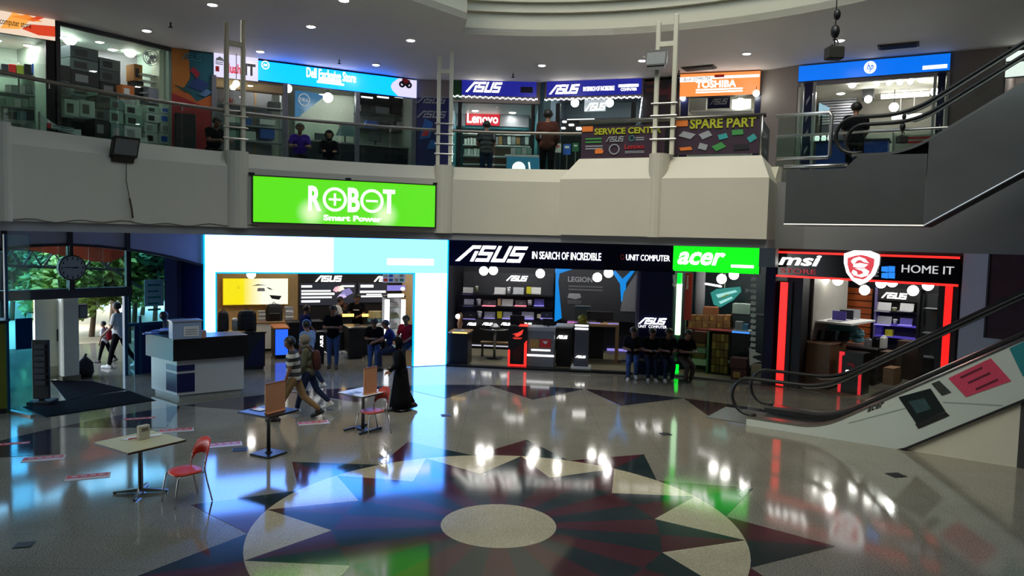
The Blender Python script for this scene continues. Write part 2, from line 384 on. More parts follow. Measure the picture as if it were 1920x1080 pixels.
orap = mat('orange_print', (225, 120, 45), .5, vary=0)
tealp = mat('teal_print', (50, 150, 150), .5, vary=0)
blackp = mat('black_print', (22, 22, 26), .5, vary=0)
def signbox(fr, r, d, m, name, label, thick=.14, frame=.0, casem=None, x=None):
    """lightbox on the plane y=d facing out: case + lit face; returns thing and rectangle"""
    x0, x1, z0, z1 = fr.rect(*r, d) if x is None else x
    t = T(name, label, 'sign', fr=fr)
    t.p('case', B(fr).box(x0, x1, d + .02, d + thick, z0, z1), casem or blackm)
    t.p('lit_face', B(fr).box(x0 + frame, x1 - frame, d, d + .019, z0 + frame, z1 - frame), m)
    t.face = 1
    if frame:
        f = B(fr)
        for q in ((x0, x1, z0, z0+frame), (x0, x1, z1-frame, z1), (x0, x0+frame, z0+frame, z1-frame), (x1-frame, x1, z0+frame, z1-frame)): f.box(q[0], q[1], d-.02, d+.02, q[2], q[3])
        t.p('frame', f, casem or blackm)
    return t, (x0, x1, z0, z1)
def sub(fr, t, part, px, d, m, kind, txt='', **k):
    """put lettering (text / logo / bars) on pixel rect px of plane d"""
    x0, x1, z0, z1 = fr.rect(*px, d); b = B(fr)
    if kind == 'text': b.text(txt, x0, x1, z0, z1, d, k.get('depth', .02), k.get('bold', 0.), k.get('shear', 0.))
    elif kind == 'asus': asus(b, x0, x1, z0, z1, d, .02, k.get('sh', .22))
    elif kind == 'disc': disc(b, (x0+x1)/2, (z0+z1)/2, (z1-z0)/2, d, sx=(x1-x0)/(z1-z0))
    elif kind == 'ring': ringp(b, (x0+x1)/2, (z0+z1)/2, (z1-z0)/2*k.get('inner', .8), (z1-z0)/2, d, sx=(x1-x0)/(z1-z0))
    elif kind == 'bars': bars(b, x0, x1, z0, z1, d, k.get('n', 3), rnd=k.get('rnd'))
    elif kind == 'box': b.box(x0, x1, d - k.get('depth', .015), d, z0, z1)
    elif kind == 'poly': b.prism([(x0 + (x1-x0)*u, z0 + (z1-z0)*v) for u, v in txt], d - .015, d)
    return t.p(part, b, m, getattr(t, 'face', None))
# ------------------------------------------------------------------ planter-like box balcony in front of the ring
BP1 = ray(1047, 441); BP1 *= 16.4 / BP1.y; BP2 = ray(1437, 447); BP2 *= 14.7 / BP2.y
FB = Fr(BP1, BP2); L = FB.L
zb, zc, zt = ZF0 + .01, 5.03, 5.5
b = B(FB)
o = [(0, 0), (L, 0), (L, 3.2), (0, 3.2)]; i_ = [(.28, .42), (L - .2, .42), (L - .2, 3.2), (.28, 3.2)]
b.loft([[(*p, zb) for p in o], [(*p, zc) for p in o], [(*p, zt) for p in i_]])
struct('wall_front.001', b, cream)
b = B(FB)
c0 = FB.at(1227, 400, -.05)[0]
b.slab([(c0 + .21*math.cos(t), .5 - .55 * (.45 + .55*math.sin(t)) if 0 < t < math.pi else .9) for t in [math.pi*k/10 for k in range(11)]] , zb - .01, zt + .04)
struct('trim_7', b, cream)
b = B(FB); b.box(.0, L, .15, 3.2, 3.67, zb); struct('trim_8', b, greyw)
# ------------------------------------------------------------------ ladder-like post pairs on the pilasters
def ladder(fr, cx, cy, gap, z0, z1, hi, label):
    t = T('ladder_post', label, 'post', 'ladder-like post pairs on the balcony', fr=fr)
    for k, s in enumerate((-1, 1)):
        x = cx + s * gap / 2
        t.p('post', B(fr).box(x - .045, x + .045, cy - .045, cy + .045, z0, z1 + (.12 if s > 0 else 0), .012), cream2)
    t.p('crossbar', B(fr).box(cx - gap/2, cx + gap/2, cy - .04, cy + .04, hi - .05, hi + .05), cream2)
    for z in (z0 + .32, z0 + .56, z0 + .8, z0 + 1.05):
        t.p('rung', B(fr).tube([(cx - gap/2 - .09, cy - .06, z), (cx + gap/2 + .09, cy - .06, z)], .018, 6), chrome)
    t.done()
for f, w_, px, lab in ((FL1, .5, 446, 'pair of tall cream posts with rungs beside the white pharmacy-like sign at left'), (FL2, .46, 832, 'short pair of mauve posts with rungs beside the blue twin-logo banner')):
    z1 = f.at(px, 45 if px == 446 else 103, .1)[1]
    ladder(f, w_/2, .16, .36 if px == 446 else .3, ZF1 - .02, min(z1, UC + 1), f.at(px, 82 if px == 446 else 133, .1)[1],
           'tall pair of cream posts with rungs before the white and red shop sign' if px == 446 else 'pair of posts with rungs in the middle, left of the blue upper signs')
ladder(FB, c0 + .05, .3, .36, zt + .03, FB.at(1222, 42, .3)[1], FB.at(1235, 84, .3)[1], 'pair of cream posts with rungs carrying a floodlight on the box balcony')
# ------------------------------------------------------------------ glass railings
def rail_ring(a0, a1, n, label, R=9.22):
    t = T('glass_railing', label, 'railing', 'glass railings of the upper floor')
    ztop = ZF1 + .88
    t.p('handrail', B().tube([pol(a0 + (a1-a0)*i/24, R, ztop) for i in range(25)], .038, 8), dull)
    for i in range(n):
        s0 = a0 + (a1-a0)*i/n + .003; s1 = a0 + (a1-a0)*(i+1)/n - .003
        t.p('glass_panel', B().arc([(R - .006, ZF1 - .05), (R + .006, ZF1 - .05), (R + .006, ztop - .05), (R - .006, ztop - .05)], s0, s1, 6), greenpane)
        if i: t.p('bracket', B().box(*[v for c in zip(pol(s0 - .003, R, 0), pol(s0 - .003, R, 0)) for v in (c[0] - .015, c[1] + .015)][:4], ztop - .12, ztop - .03), chrome)
    t.done()
rail_ring(azi(455, 230, 9.2), D(178), 6, 'curved glass railing with steel handrail on the left of the balcony')
rail_ring(azi(824, 260, 9.2), azi(440, 230, 9.2), 4, 'curved glass railing below the cyan store sign, between two post pairs')
rail_ring(azi(1100, 260, 9.2), azi(840, 260, 9.2), 3, 'curved glass railing below the twin blue signs, left of the purple banner')
t = T('glass_railing', 'straight glass railing with thick steel handrail on the box balcony', 'railing', 'glass railings of the upper floor', fr=FB)
t.p('handrail', B(FB).tube([(.25, .5, 6.3), (L - .15, .5, 6.3)], .045, 10), dull)
for x0, x1 in ((.3, 1.5), (1.52, 2.5), (2.52, L - .25)): t.p('glass_panel', B(FB).box(x0, x1, .52, .535, zt - .02, 6.24), greenpane)
t.p('glass_panel', B(FB).box(L - .24, L - .225, .52, 2.2, zt - .02, 6.24), greenpane)
t.p('post', B(FB).tube([(L - .22, .48, zt - .02), (L - .22, .48, 6.3)], .022, 8), chrome)
t.done()
# banners hung on the glass
maroon = mat('maroon_banner_print', (52, 30, 48), .5, vary=.25, scale=2.5)
def banner(px, lab):
    d = .5; x0, x1, z0, z1 = FB.rect(*px, d); t = T('banner', lab, 'banner', fr=FB)
    t.p('sheet', B(FB).box(x0, x1, d, d + .012, z0, z1), maroon); return t, d - .001
t, d = banner((1090, 236, 1246, 298), 'maroon banner with yellow service centre lettering on the balcony glass')
sub(FB, t, 'lettering', (1115, 239, 1240, 251), d, mat('olive_yellow_print', (170, 170, 30), .5, vary=0), 'text', 'SERVICE CENTER', bold=.03)
for part, px, m, k, x in (('orange_badge', (1092, 237, 1112, 247), orap, 'box', ''), ('green_mark', (1098, 259, 1128, 268), grnp, 'bars', ''), ('grey_lettering', (1136, 256, 1170, 266), greyl, 'asus', ''), ('round_mark', (1180, 254, 1190, 265), tealp, 'ring', ''),
    ('grey_mark', (1192, 257, 1208, 263), greyl, 'bars', ''), ('grey_mark', (1098, 273, 1130, 280), greyl, 'bars', ''), ('orange_mark', (1116, 278, 1132, 288), orap, 'poly', [(0, 0), (.9, 0), (1, .6), (.5, 1), (0, .7)]),
    ('round_mark', (1142, 270, 1162, 290), greyl, 'ring', ''), ('red_lettering', (1172, 270, 1208, 279), redp, 'text', 'Lenovo'), ('grey_mark', (1172, 283, 1208, 287), greyl, 'bars', '')):
    sub(FB, t, part, px, d, m, k, x or 'Lenovo', n=2)
t.done()
t, d = banner((1264, 217, 1424, 289), 'maroon banner with yellow spare part lettering and gadget pictures')
sub(FB, t, 'lettering', (1294, 221, 1418, 240), d, mat('olive_yellow_print', (170, 170, 30), .5, vary=0), 'text', 'SPARE PART', bold=.03)
rot = lambda px, py, w_, h_, a: [(.5 + (u*w_*math.cos(a) - v*h_*math.sin(a)), .5 + (u*w_*math.sin(a) + v*h_*math.cos(a))) for u, v in ((-.5, -.5), (.5, -.5), (.5, .5), (-.5, .5))]
sub(FB, t, 'orange_badge', (1268, 222, 1290, 237), d, orap, 'box')
for px, m, a in (((1272, 245, 1305, 262), greyl, -.5), ((1310, 244, 1336, 262), greyl, .5), ((1345, 248, 1366, 264), tealp, .3), ((1370, 240, 1396, 256), grnp, .1), ((1400, 250, 1420, 268), tealp, .6),
                 ((1272, 274, 1300, 284), orap, .2), ((1308, 266, 1328, 284), greyl, -.3), ((1334, 266, 1362, 284), grnp, .6), ((1372, 268, 1408, 284), blackp, .05)):
    sub(FB, t, 'gadget_picture', px, d, m, 'poly', rot(0, 0, .8, .6, a))
t.done()
# ------------------------------------------------------------------ floodlights
def flood(fr, px, d, w_, h_, label, tilt=.35, bracket=True):
    x, z = fr.at(*px, d); t = T('floodlight', label, 'lamp', 'black floodlights of the hall', fr=fr)
    def q(u, y, v): c, s = math.cos(tilt), math.sin(tilt); return (x + u, d + y * c + v * s * -1 + 0, z + v * c - y * s)
    def bx(u0, u1, y0, y1, v0, v1):
        b = B(fr); return b._add([q(u, y, v) for v in (v0, v1) for y in (y0, y1) for u in (u0, u1)], [(0, 2, 3, 1), (4, 5, 7, 6), (0, 1, 5, 4), (2, 6, 7, 3), (0, 4, 6, 2), (1, 3, 7, 5)])
    t.p('housing', bx(-w_/2, w_/2, 0, .12, -h_/2, h_/2), black)
    t.p('lens', bx(-w_/2 + .03, w_/2 - .03, -.008, 0, -h_/2 + .03, h_/2 - .05), mat('grey_lens', (96, 98, 100), .2))
    t.p('driver_box', bx(-w_/2 + .04, w_/2 - .04, .03, .14, -h_/2 - .1, -h_/2), black)
    if bracket: t.p('bracket', B(fr).tube([(x, d + .1, z - .05), (x, d + .2, z - h_/2 - .12)], .02, 6), black)
    t.done()
a = azi(236, 278, 8.85); f = Fr(pol(a + .06, 8.85), pol(a - .06, 8.85)); flood(f, (237, 275), 0, .5, .38, 'black floodlight fixed to the curved cream balcony front at left', .3)
flood(FB, (1230, 108), .15, .44, .34, 'black floodlight strapped between the two cream posts', -.25)
# cable and dirty outlet below the left floodlight
b = B(f); p0 = f.at(237, 305, .12); p1 = f.at(243, 372, .12)
b.tube([(p0[0], .12, p0[1]), ((p0[0] + p1[0]) / 2 - .03, .13, (p0[1] + p1[1]) / 2), (p1[0], .12, p1[1])], .008, 6)
b.tube([(p1[0], .12, p1[1]), (p1[0] + .03, .1, p1[1] - .2), (p1[0] + .05, .1, p1[1] - .38)], .02, 6)
solo('cable', b, mat('dusty_cable', (70, 58, 50), .8), 'thin cable running down the balcony front from the left floodlight', 'cable')
b = B(); b.tube([pol(azi(485, 400, 9) + i*.02, 8.985, ZF0 + .03 + .025*math.sin(i*1.3) + .015*math.sin(i*.47)) for i in range(50)], .007, 5)
solo('cable', b, mat('dusty_cable'), 'thin wavy cable along the lower edge of the curved balcony front at left', 'cable')
# hanging chain hoists
def hoist(px, py0, py1, Y, label, s=1.):
    r = ray(px, py1); p = Vector((0, 0, CAMH)) + r * (Y / r.y); q = ray(px, py0); q = Vector((0, 0, CAMH)) + q * (Y / q.y)
    t = T('chain_hoist', label, 'hoist', 'hanging chain hoists')
    t.p('counterweight', B().box(p.x - .16*s, p.x + .16*s, Y - .12*s, Y + .12*s, p.z - .12*s, p.z + .12*s, .02), mat('dark_iron', (36, 34, 32), .6))
    t.p('chain', B().tube([(p.x, Y, p.z + .12*s), (p.x, Y, 12 if py0 < 0 else q.z)], .012, 6), black)
    h = B(); h.ball((p.x, Y, p.z + .42*s), .09*s, 10, 6, sz=1.5); h.ball((p.x + .02, Y, p.z + .75*s), .07*s, 10, 6, sz=1.6); t.p('hook_block', h, black)
    h = B(); h.tube([(p.x + .07*s*math.sin(v), Y, p.z + .2*s + .07*s*math.cos(v)) for v in [k*.6 for k in range(-1, 8)]], .016*s, 6); t.p('hook', h, black)
    t.done()
hoist(1564, -20, 100, 15.2, 'black chain hoist with a grey weight hanging in front of the long blue sign')
hoist(1691, 225, 262, 15.6, 'small black weight hanging behind the upper escalator handrails', .62)
# ------------------------------------------------------------------ green lightbox on the balcony front
a0, a1 = azi(472, 370, 8.95), azi(817, 380, 8.95); FG = Fr(pol(a0, 8.95), pol(a1, 8.95))
gx = (FG.at(472, 370)[0], FG.at(817, 380)[0], FG.at(645, 423)[1], FG.at(645, 337)[1])
lime = bpy.data.materials.new('lime_lit_face'); lime.use_nodes = True
def lit_patches(m, c0, c1, k, centres, rad):
    """backlit panel whose tubes show as brighter patches behind the acrylic"""
    n = m.node_tree.nodes; l = m.node_tree.links; b_ = n['Principled BSDF']; tc = n.new('ShaderNodeTexCoord'); prev = None
    for cx, cz in centres:
        mp = n.new('ShaderNodeVectorMath'); mp.operation = 'DISTANCE'; mp.inputs[1].default_value = (cx, 0, cz); l.new(tc.outputs['Object'], mp.inputs[0])
        mr = n.new('ShaderNodeMapRange'); mr.inputs[1].default_value = rad; mr.inputs[2].default_value = 0; mr.interpolation_type = 'SMOOTHSTEP'; l.new(mp.outputs['Value'], mr.inputs[0])
        if prev is None: prev = mr.outputs[0]
        else:
            ad = n.new('ShaderNodeMath'); ad.operation = 'MAXIMUM'; l.new(prev, ad.inputs[0]); l.new(mr.outputs[0], ad.inputs[1]); prev = ad.outputs[0]
    mx = n.new('ShaderNodeMix'); mx.data_type = 'RGBA'; mx.inputs[6].default_value = (*c0, 1); mx.inputs[7].default_value = (*c1, 1); l.new(prev, mx.inputs[0])
    l.new(mx.outputs[2], b_.inputs['Emission Color']); b_.inputs['Emission Strength'].default_value = k; b_.inputs['Base Color'].default_value = (.05, .05, .05, 1)
gw = gx[1] - gx[0]; gh = gx[3] - gx[2]
lit_patches(lime, (.1, .74, .0), (.85, 1., .6), 1.05, [(-.2*gw, gh*.26), (.2*gw, gh*.26)], .4)
t, _ = signbox(FG, None, -.02, lime, 'sign_lightbox', 'lime green lightbox with white lettering and circled plus and minus on the balcony', .2, .025, None, gx)
gz = lambda v: gx[2] + gh * v
gX = lambda u: gx[0] + gw * u
y = -.021; lt = B(FG)
lt.text('R', gX(.285), gX(.352), gz(.30), gz(.83), y, .02, .03); lt.text('B', gX(.495), gX(.56), gz(.30), gz(.83), y, .02, .03)
tz = (gz(.3), gz(.83)); lt.box(gX(.69), gX(.757), y - .02, y, gz(.74), gz(.83)); lt.box(gX(.714), gX(.735), y - .02, y, gz(.3), gz(.745))
for u, plus in ((.425, 1), (.628, 0)):
    rr = gh * .26; ringp(lt, gX(u), gz(.56), rr * .78, rr, y); lt.box(gX(u) - rr*.5, gX(u) + rr*.5, y - .02, y, gz(.56) - rr*.08, gz(.56) + rr*.08)
    if plus: lt.box(gX(u) - rr*.08, gX(u) + rr*.08, y - .02, y, gz(.56) - rr*.5, gz(.56) + rr*.5)
t.p('lettering', lt, wl)
t.p('small_lettering', B(FG).text('Smart Power', gX(.365), gX(.685), gz(.10), gz(.225), y, .02, .035), wl)
for u in (.0, .5, 1.): t.p('bracket', B(FG).box(gX(u) - .06, gX(u) + .06, 0, .1, gx[3], gx[3] + .05), black)
t.done()
# ------------------------------------------------------------------ ceiling downlights and fittings
lampm = glow('downlight_lens', (1, .98, .94), 140.)
def downlight(p, r, label):
    t = T('downlight', label, 'ceiling light', 'round ceiling downlights')
    t.p('trim_ring', B().lathe([(r*1.0, p.z - .02), (r*1.25, p.z - .02), (r*1.25, p.z + .0), (r, p.z + .0)], p.x, p.y, 20, False), white)
    t.p('lens', B().lathe([(.01, p.z - .03), (r*.7, p.z - .028), (r, p.z - .012), (r, p.z - .002)], p.x, p.y, 20), lampm); t.done()
for (px, py), lab in (((398, 8), 'ceiling downlight at the top, left of the middle one at the picture edge'), ((645, 0), 'ceiling downlight cut by the top edge of the picture'), ((583, 49), 'ceiling downlight above the white motorbike picture and cyan sign'), ((770, 75), 'ceiling downlight near the slanted end of the cream ceiling ring'),
    ((488, 96), 'ceiling downlight right above the left end of the cyan sign'), ((705, 121), 'ceiling downlight just above the right half of the cyan sign'), ((1016, 122), 'ceiling downlight above the gap between the two blue signs'), ((1204, 113), 'ceiling downlight half hidden by the post-mounted floodlight'),
    ((1400, 100), 'ceiling downlight above the orange sign'), ((275, 57), 'ceiling downlight above the glass shop full of stacked boxes'), ((1575, 75), 'ceiling downlight beside the hanging chain hoist')):
    downlight(onz(px, py, UC - .001), .1, lab)
for (px, py), lab in (((320, 42), 'small sprinkler head in the ceiling above the mural'), ((636, 112), 'small sprinkler head in the ceiling above the cyan sign'), ((962, 138), 'small sprinkler head above the left blue sign'), ((1273, 132), 'small sprinkler head above the orange sign')):
    p = onz(px, py, UC); b = B(); b.lathe([(.012, p.z - .12), (.05, p.z - .12), (.05, p.z - .105), (.015, p.z - .09), (.02, p.z)], p.x, p.y, 10); solo('sprinkler', b, black, lab, 'sprinkler', 'ceiling sprinklers')
for (px, py), lab, w_ in (((1315, 126), 'dark air vent in the ceiling above the orange sign', .9), ((1690, 84), 'dark air vent in the ceiling above the long blue sign', .9)):
    p = onz(px, py, UC); f = Fr((p.x - w_/2, p.y + .25), (p.x + w_/2, p.y - .25)); t = T('air_vent', lab, 'vent', fr=f)
    t.p('frame', B(f).box(0, w_, -.22, .22, UC - .03, UC), mat('dusty_grille', (74, 70, 66), .7))
    for k in range(5): t.p('slat', B(f).box(.05, w_ - .05, -.18 + k*.08, -.14 + k*.08, UC - .05, UC - .03), blackm)
    t.done()
# ------------------------------------------------------------------ escalators
SL = .646
def curve_profile(x1, z1, flat, h):
    """flat run, then a smooth bend into the slope; returns f(x)"""
    R = 1.5; th = math.atan(SL); xb = R * math.sin(th); zb_ = R * (1 - math.cos(th))
    def f(x):
        if x < flat: return h
        if x < flat + xb: return h + R - math.sqrt(max(0, R*R - (x - flat)**2))
        return h + zb_ + (x - flat - xb) * SL
    return f
def stadium(fr, d, xs, f, hh, r, yo=0):
    """handrail path: newel half-circle then along f(x)+hh"""
    z_lo = f(0) + .02; z_hi = f(0) + hh; rc = (z_hi - z_lo) / 2; pts = []
    pts += [(.15, d, z_lo)]
    pts += [(-rc * math.sin(t) * .95, d, (z_lo + z_hi) / 2 - rc * math.cos(t)) for t in [math.pi * k / 12 for k in range(13)]]
    pts += [(x, d, f(x) + hh) for x in xs]
    return pts
def escalator(fr, wd, f, hh, x_end, name, label, panelm, lower=None, base_z=None):
    t = T(name, label, 'escalator', fr=fr)
    xs = [.2 + (x_end - .2) * i / 48 for i in range(49)]
    for side, d in (('near', 0.), ('far', wd)):
        s = -1 if d == 0 else 1
        hp = stadium(fr, d + .1 * (1 if d == 0 else -1), xs, f, hh, .04)
        t.p('handrail', B(fr).tube(hp, .036, 8, True, 1.25), rubber)
        t.p('handrail_channel', B(fr).tube([(x, y, z - (.055 if i > 12 else 0)) for i, (x, y, z) in enumerate(hp[7:])], .022, 6), chrome)
        y0 = d + .1 * (1 if d == 0 else -1)
        gl = B(fr); top = hp[2:]; n = len(top)
        gl._add([(p[0], y0 - .006, p[2] - .02 if k > 8 else p[2]) for k, p in enumerate(top)] + [(max(p[0], .0), y0 - .006, f(max(0, p[0])) + .02) for p in top], [(k, k+1, n+k+1, n+k) for k in range(n-1)])
        t.p('glass_balustrade', gl, pane)
        dk = B(fr); a_, b_ = (d - .03, d + .2) if d == 0 else (d - .2, d + .03)
        dk.loft([[(x, a_, f(x) - .05), (x, b_, f(x) - .05), (x, b_, f(x)), (x, a_, f(x))] for x in [0.] + xs])
        t.p('deck', dk, chrome)
    # treads
    st = B(fr); x = .35
    while x < x_end - .3:
        z = f(x) - .16; st.box(x, x + .395, .22, wd - .22, max(z - .2, base_z if base_z is not None else z - .25), z); x += .4
    t.p('treads', st, mat('grooved_steps', (46, 46, 48), .45, .6), None, None, 'stuff')
    sk = B(fr)
    for d in (.2, wd - .22): sk.loft([[(x, d, f(x) - .3 if x > .8 else f(x) - .14), (x, d + .02, f(x) - .3 if x > .8 else f(x) - .14), (x, d + .02, f(x) - .05), (x, d, f(x) - .05)] for x in [0.] + xs])
    t.p('skirt', sk, blackm)
    return t, xs
FE = Fr((4.92, 15.46), (4.92 + ESC_D.x, 15.46 + ESC_D.y)); WE = 1.5
fe = curve_profile(0, 0, 1.0, .19)
def soff(x): return 0. if x < 2.88 else (x - 2.88) * .66
panelw = mat('white_side_panel', (188, 196, 190), .35, vary=.04, scale=2)
t, xs = escalator(FE, WE, fe, .77, 7.6, 'escalator', 'lower escalator with white side panel and stickers, rising to the right', panelw, base_z=.0)
for d0, d1 in ((-.03, .0), (WE, WE + .03)):
    b = B(FE); b.loft([[(x, d0, soff(x) + .001), (x, d1, soff(x) + .001), (x, d1, fe(x) - .05), (x, d0, fe(x) - .05)] for x in [0., .5, 1.] + [1.2 + .2*i for i in range(33)]])
    t.p('side_panel', b, panelw)
b = B(FE); b.loft([[(x, 0, soff(x) - .02), (x, WE, soff(x) - .02), (x, WE, soff(x)), (x, 0, soff(x))] for x in [2.9 + .4*i for i in range(12)]]); t.p('soffit', b, greyw)
b = B(FE); b.loft([[(x, -.045, soff(x) - .03), (x, .0, soff(x) - .03), (x, .0, soff(x) + .02), (x, -.045, soff(x) + .02)] for x in [2.88 + .5*i for i in range(10)]]); t.p('edge_trim', b, blackm)
t.p('floor_plate', B(FE).box(-.9, .35, .1, WE - .1, 0, .012), steel)
y = -.031
def stick(poly, m, part, dd=.006): t.p(part, B(FE).prism(poly, y - dd, y), m)
stick([(2.78, .98), (3.29, 1.21), (3.55, .83), (3.1, .53)], mat('dark_laptop_print', (26, 34, 36), .3, vary=.5, scale=6), 'laptop_sticker')
stick([(2.95, .92), (3.2, 1.02), (3.32, .84), (3.1, .72)], mat('teal_glow_print', (52, 76, 78), .3, vary=.5, scale=12), 'screen_print', .008)
stick([(3.08, .52), (3.55, .82), (3.62, .76), (3.14, .44)], blackm, 'laptop_base_sticker')
stick([(3.3, 1.3), (3.42, 1.37), (3.62, 1.18), (3.48, 1.1)], mat('dark_tablet_print', (56, 60, 58), .4, vary=.4, scale=10), 'small_sticker')
stick([(3.56, 1.43), (4.18, 1.86), (4.5, 1.5), (3.85, 1.13)], mat('pink_notice_paper', (196, 62, 92), .6, vary=.1), 'pink_notice')
stick([(4.44, 2.06), (4.9, 2.38), (5.1, 1.9), (4.66, 1.6)], mat('teal_notice_paper', (30, 120, 130), .6, vary=.1), 'teal_notice')
b = B(FE)
for i, (x, z) in enumerate(((3.74, 1.48), (3.86, 1.4), (3.98, 1.3))): b.prism([(x, z), (x + .32, z + .22), (x + .335, z + .185), (x + .015, z - .035)], y - .008, y)
t.p('notice_print', b, mat('notice_ink', (90, 24, 44), .6, vary=0))
g = glyphs('acer', .02, .35); b = B(FE); k = .3 / g[2][0]
b._add([(2.27 + (a * k) * .93 , y - (.006 if c > .5 else 0), .62 + bb * k * 1.1 + a * k * .5) for a, bb, c in g[0]], g[1]); t.p('dark_lettering', b, blackp)
b = B(FE); b.prism([(1.95, .35), (2.9, .78), (2.9, .8), (1.95, .37)], y - .004, y); b.prism([(3.5, .98), (4.4, 1.05), (4.4, 1.07), (3.5, 1.0)], y - .004, y); t.p('panel_print', b, mat('faint_grey_print', (150, 160, 156), .5, vary=0), None, None, 'stuff')
t.done()
b = B(FE); b.prism([(2.92, 0), (4.66, 0), (4.66, 1.13)], .02, .1); struct('wall_right', b, cream2)
b = B(FE); b.box(4.66, 4.78, .02, .5, 0, 1.2); struct('trim_9', b, darkw)
# upper escalator with its clad landing
FU = Fr((5.25, 14.5), (5.25 + ESC_D.x, 14.5 + ESC_D.y)); WU = 1.15
XK = 1.15
FU2 = Fr(FU.w(XK - .1, 0, 0), FU.w(XK + .9, 0, 0))
f0 = curve_profile(0, 0, .45, 5.42)
t, xs = escalator(FU2, WU, f0, .67, 5.6, 'escalator.001', 'upper escalator with stainless cladding rising from the landing', steel, base_z=None)
off = XK - .1
t.p('cladding', B(FU).prism([(-.08, 4.13), (2.27, 4.13), (2.27, 5.37), (1.18, 5.39), (.95, 5.16), (-.08, 5.16)], -.04, .0), steel, None, 'dull stainless landing panel')
b = B(FU); b.loft([[(x, -.045, 4.13 + max(0, x - 2.29) * SL), (x, 0, 4.13 + max(0, x - 2.29) * SL), (x, 0, f0(x - off) - .05), (x, -.045, f0(x - off) - .05)] for x in [2.28 + .25*i for i in range(18)]])
t.p('cladding', b, mat('polished_cladding', (190, 192, 192), .12, .85, vary=.1, scale=2, bump=.12), None, 'polished stainless inclined panel')
b = B(FU); b.loft([[(x, 0, 4.13 + max(0, x - 2.29) * SL), (x, WU, 4.13 + max(0, x - 2.29) * SL), (x, WU, 4.16 + max(0, x - 2.29) * SL), (x, 0, 4.16 + max(0, x - 2.29) * SL)] for x in [-.08, 1, 2.29] + [2.5 + .4*i for i in range(10)]])
t.p('soffit', b, blackm)
b = B(FU); b.tube([(-.08, -.05, 4.13), (2.28, -.05, 4.13), (6, -.05, 4.13 + 3.72 * SL)], .018, 6); t.p('edge_trim', b, chrome)
t.p('landing_plate', B(FU).box(-.08, 1.4, .02, WU, 4.95, 5.1), steel)
t.done()
t = T('tube_railing', 'steel tube railing at the upper escalator landing, beside the green glass', 'railing', fr=FU)
b = B(FU); b.tube([(-.35, .05, 6.2), (.62, .05, 6.2), (.66, .05, 6.14), (.66, .05, 5.42), (.62, .05, 5.38), (-.3, .05, 5.38)], .036, 8); t.p('loop', b, chrome)
t.p('bottom_tube', B(FU).tube([(-.15, .03, 5.22), (.98, .03, 5.22)], .04, 8), chrome)
t.p('glass_panel', B(FU).box(-.3, .6, .045, .055, 5.42, 6.16), greenpane); t.done()
# railing on the slab edge behind the escalators
FS = Fr(EDGE0, EDGE0 + ESC_D)
t = T('glass_railing', 'straight glass railing behind the upper escalator, below the long blue sign', 'railing', 'glass railings of the upper floor', fr=FS)
t.p('handrail', B(FS).tube([(-.2, .1, 6.15), (6, .1, 6.15)], .03, 8), chrome)
for k in range(4): t.p('glass_panel', B(FS).box(-.2 + 1.55*k, 1.32 + 1.55*k, .095, .107, UF + .02, 6.1), greenpane)
t.done()
# ------------------------------------------------------------------ ground-floor shops
V = lambda px, R=12.25: cyl(px, 570, R)
rnd = random.Random(3)
def pb(fr, px, d0, d1, bev=0., b=None):
    x0, x1, z0, z1 = fr.rect(*px, d0); return (b or B(fr)).box(x0, x1, d0, d1, max(z0, .0), z1, bev)
def room(fr, x0, x1, dep, z1, wm, cm=None, z0=0., fl=None, side=True, front=0.05):
    struct('wall_back', B(fr).box(x0, x1, dep, dep + .1, z0, z1), wm)
    if side:
        struct('wall_left', B(fr).box(x0 - .08, x0, front, dep + .1, z0, z1), wm); struct('wall_right', B(fr).box(x1, x1 + .08, front, dep + .1, z0, z1), wm)
    struct('ceiling', B(fr).box(x0 - .08, x1 + .08, front, dep + .1, z1, z1 + .06), cm or ceilm)
    if fl: struct('trim_10', B(fr).box(x0, x1, .05, dep, z0, z0 + .012), fl)
globe_m = glow('globe_lamp_glass', (1, .97, .9), 11.)
def pendant(fr, px, d, r, label, grp, ztop):
    x, z = fr.at(*px, d); t = T('pendant_lamp', label, 'lamp', grp, fr=fr)
    t.p('globe', B(fr).ball((x, d, z), r, 16, 10), globe_m); t.p('holder', B(fr).lathe([(.03, z + r*.92), (.035, z + r + .06), (.01, z + r + .08)], x, d, 10), black)
    t.p('cord', B(fr).tube([(x, d, z + r + .05), (x, d, max(ztop, z + r + .12))], .008, 6), black); t.done()
def laptop(fr, px, d, lid, label, grp, base_m=None, tilt=.22, badge=None, lit=None):
    """open laptop, lid towards the viewer; px covers the lid"""
    x0, x1, z0, z1 = fr.rect(*px, d); w_ = x1 - x0; t = T('laptop', label, 'laptop', grp, fr=fr)
    t.p('base', B(fr).box(x0 - .01, x1 + .01, d - w_*.55, d + .01, z0 - .02, z0 + .005, .008), lit or base_m or silver)
    h = z1 - z0; b = B(fr); k = math.sin(tilt) * h
    b.loft([[(x0, d, z0), (x1, d, z0), (x1, d + .012, z0), (x0, d + .012, z0)], [(x0, d + k, z1), (x1, d + k, z1), (x1, d + k + .012, z1), (x0, d + k + .012, z1)]])
    t.p('lid', b, lid)
    if badge: t.p('badge', B(fr)._add([((x0+x1)/2 + a*w_*.12, d + k*(.5 + c*.06) - .002, (z0+z1)/2 + c*h*.05) for a, c in ((-1, -1), (1, -1), (1, 1), (-1, 1))], [(0, 1, 2, 3)]), badge)
    return t.done()
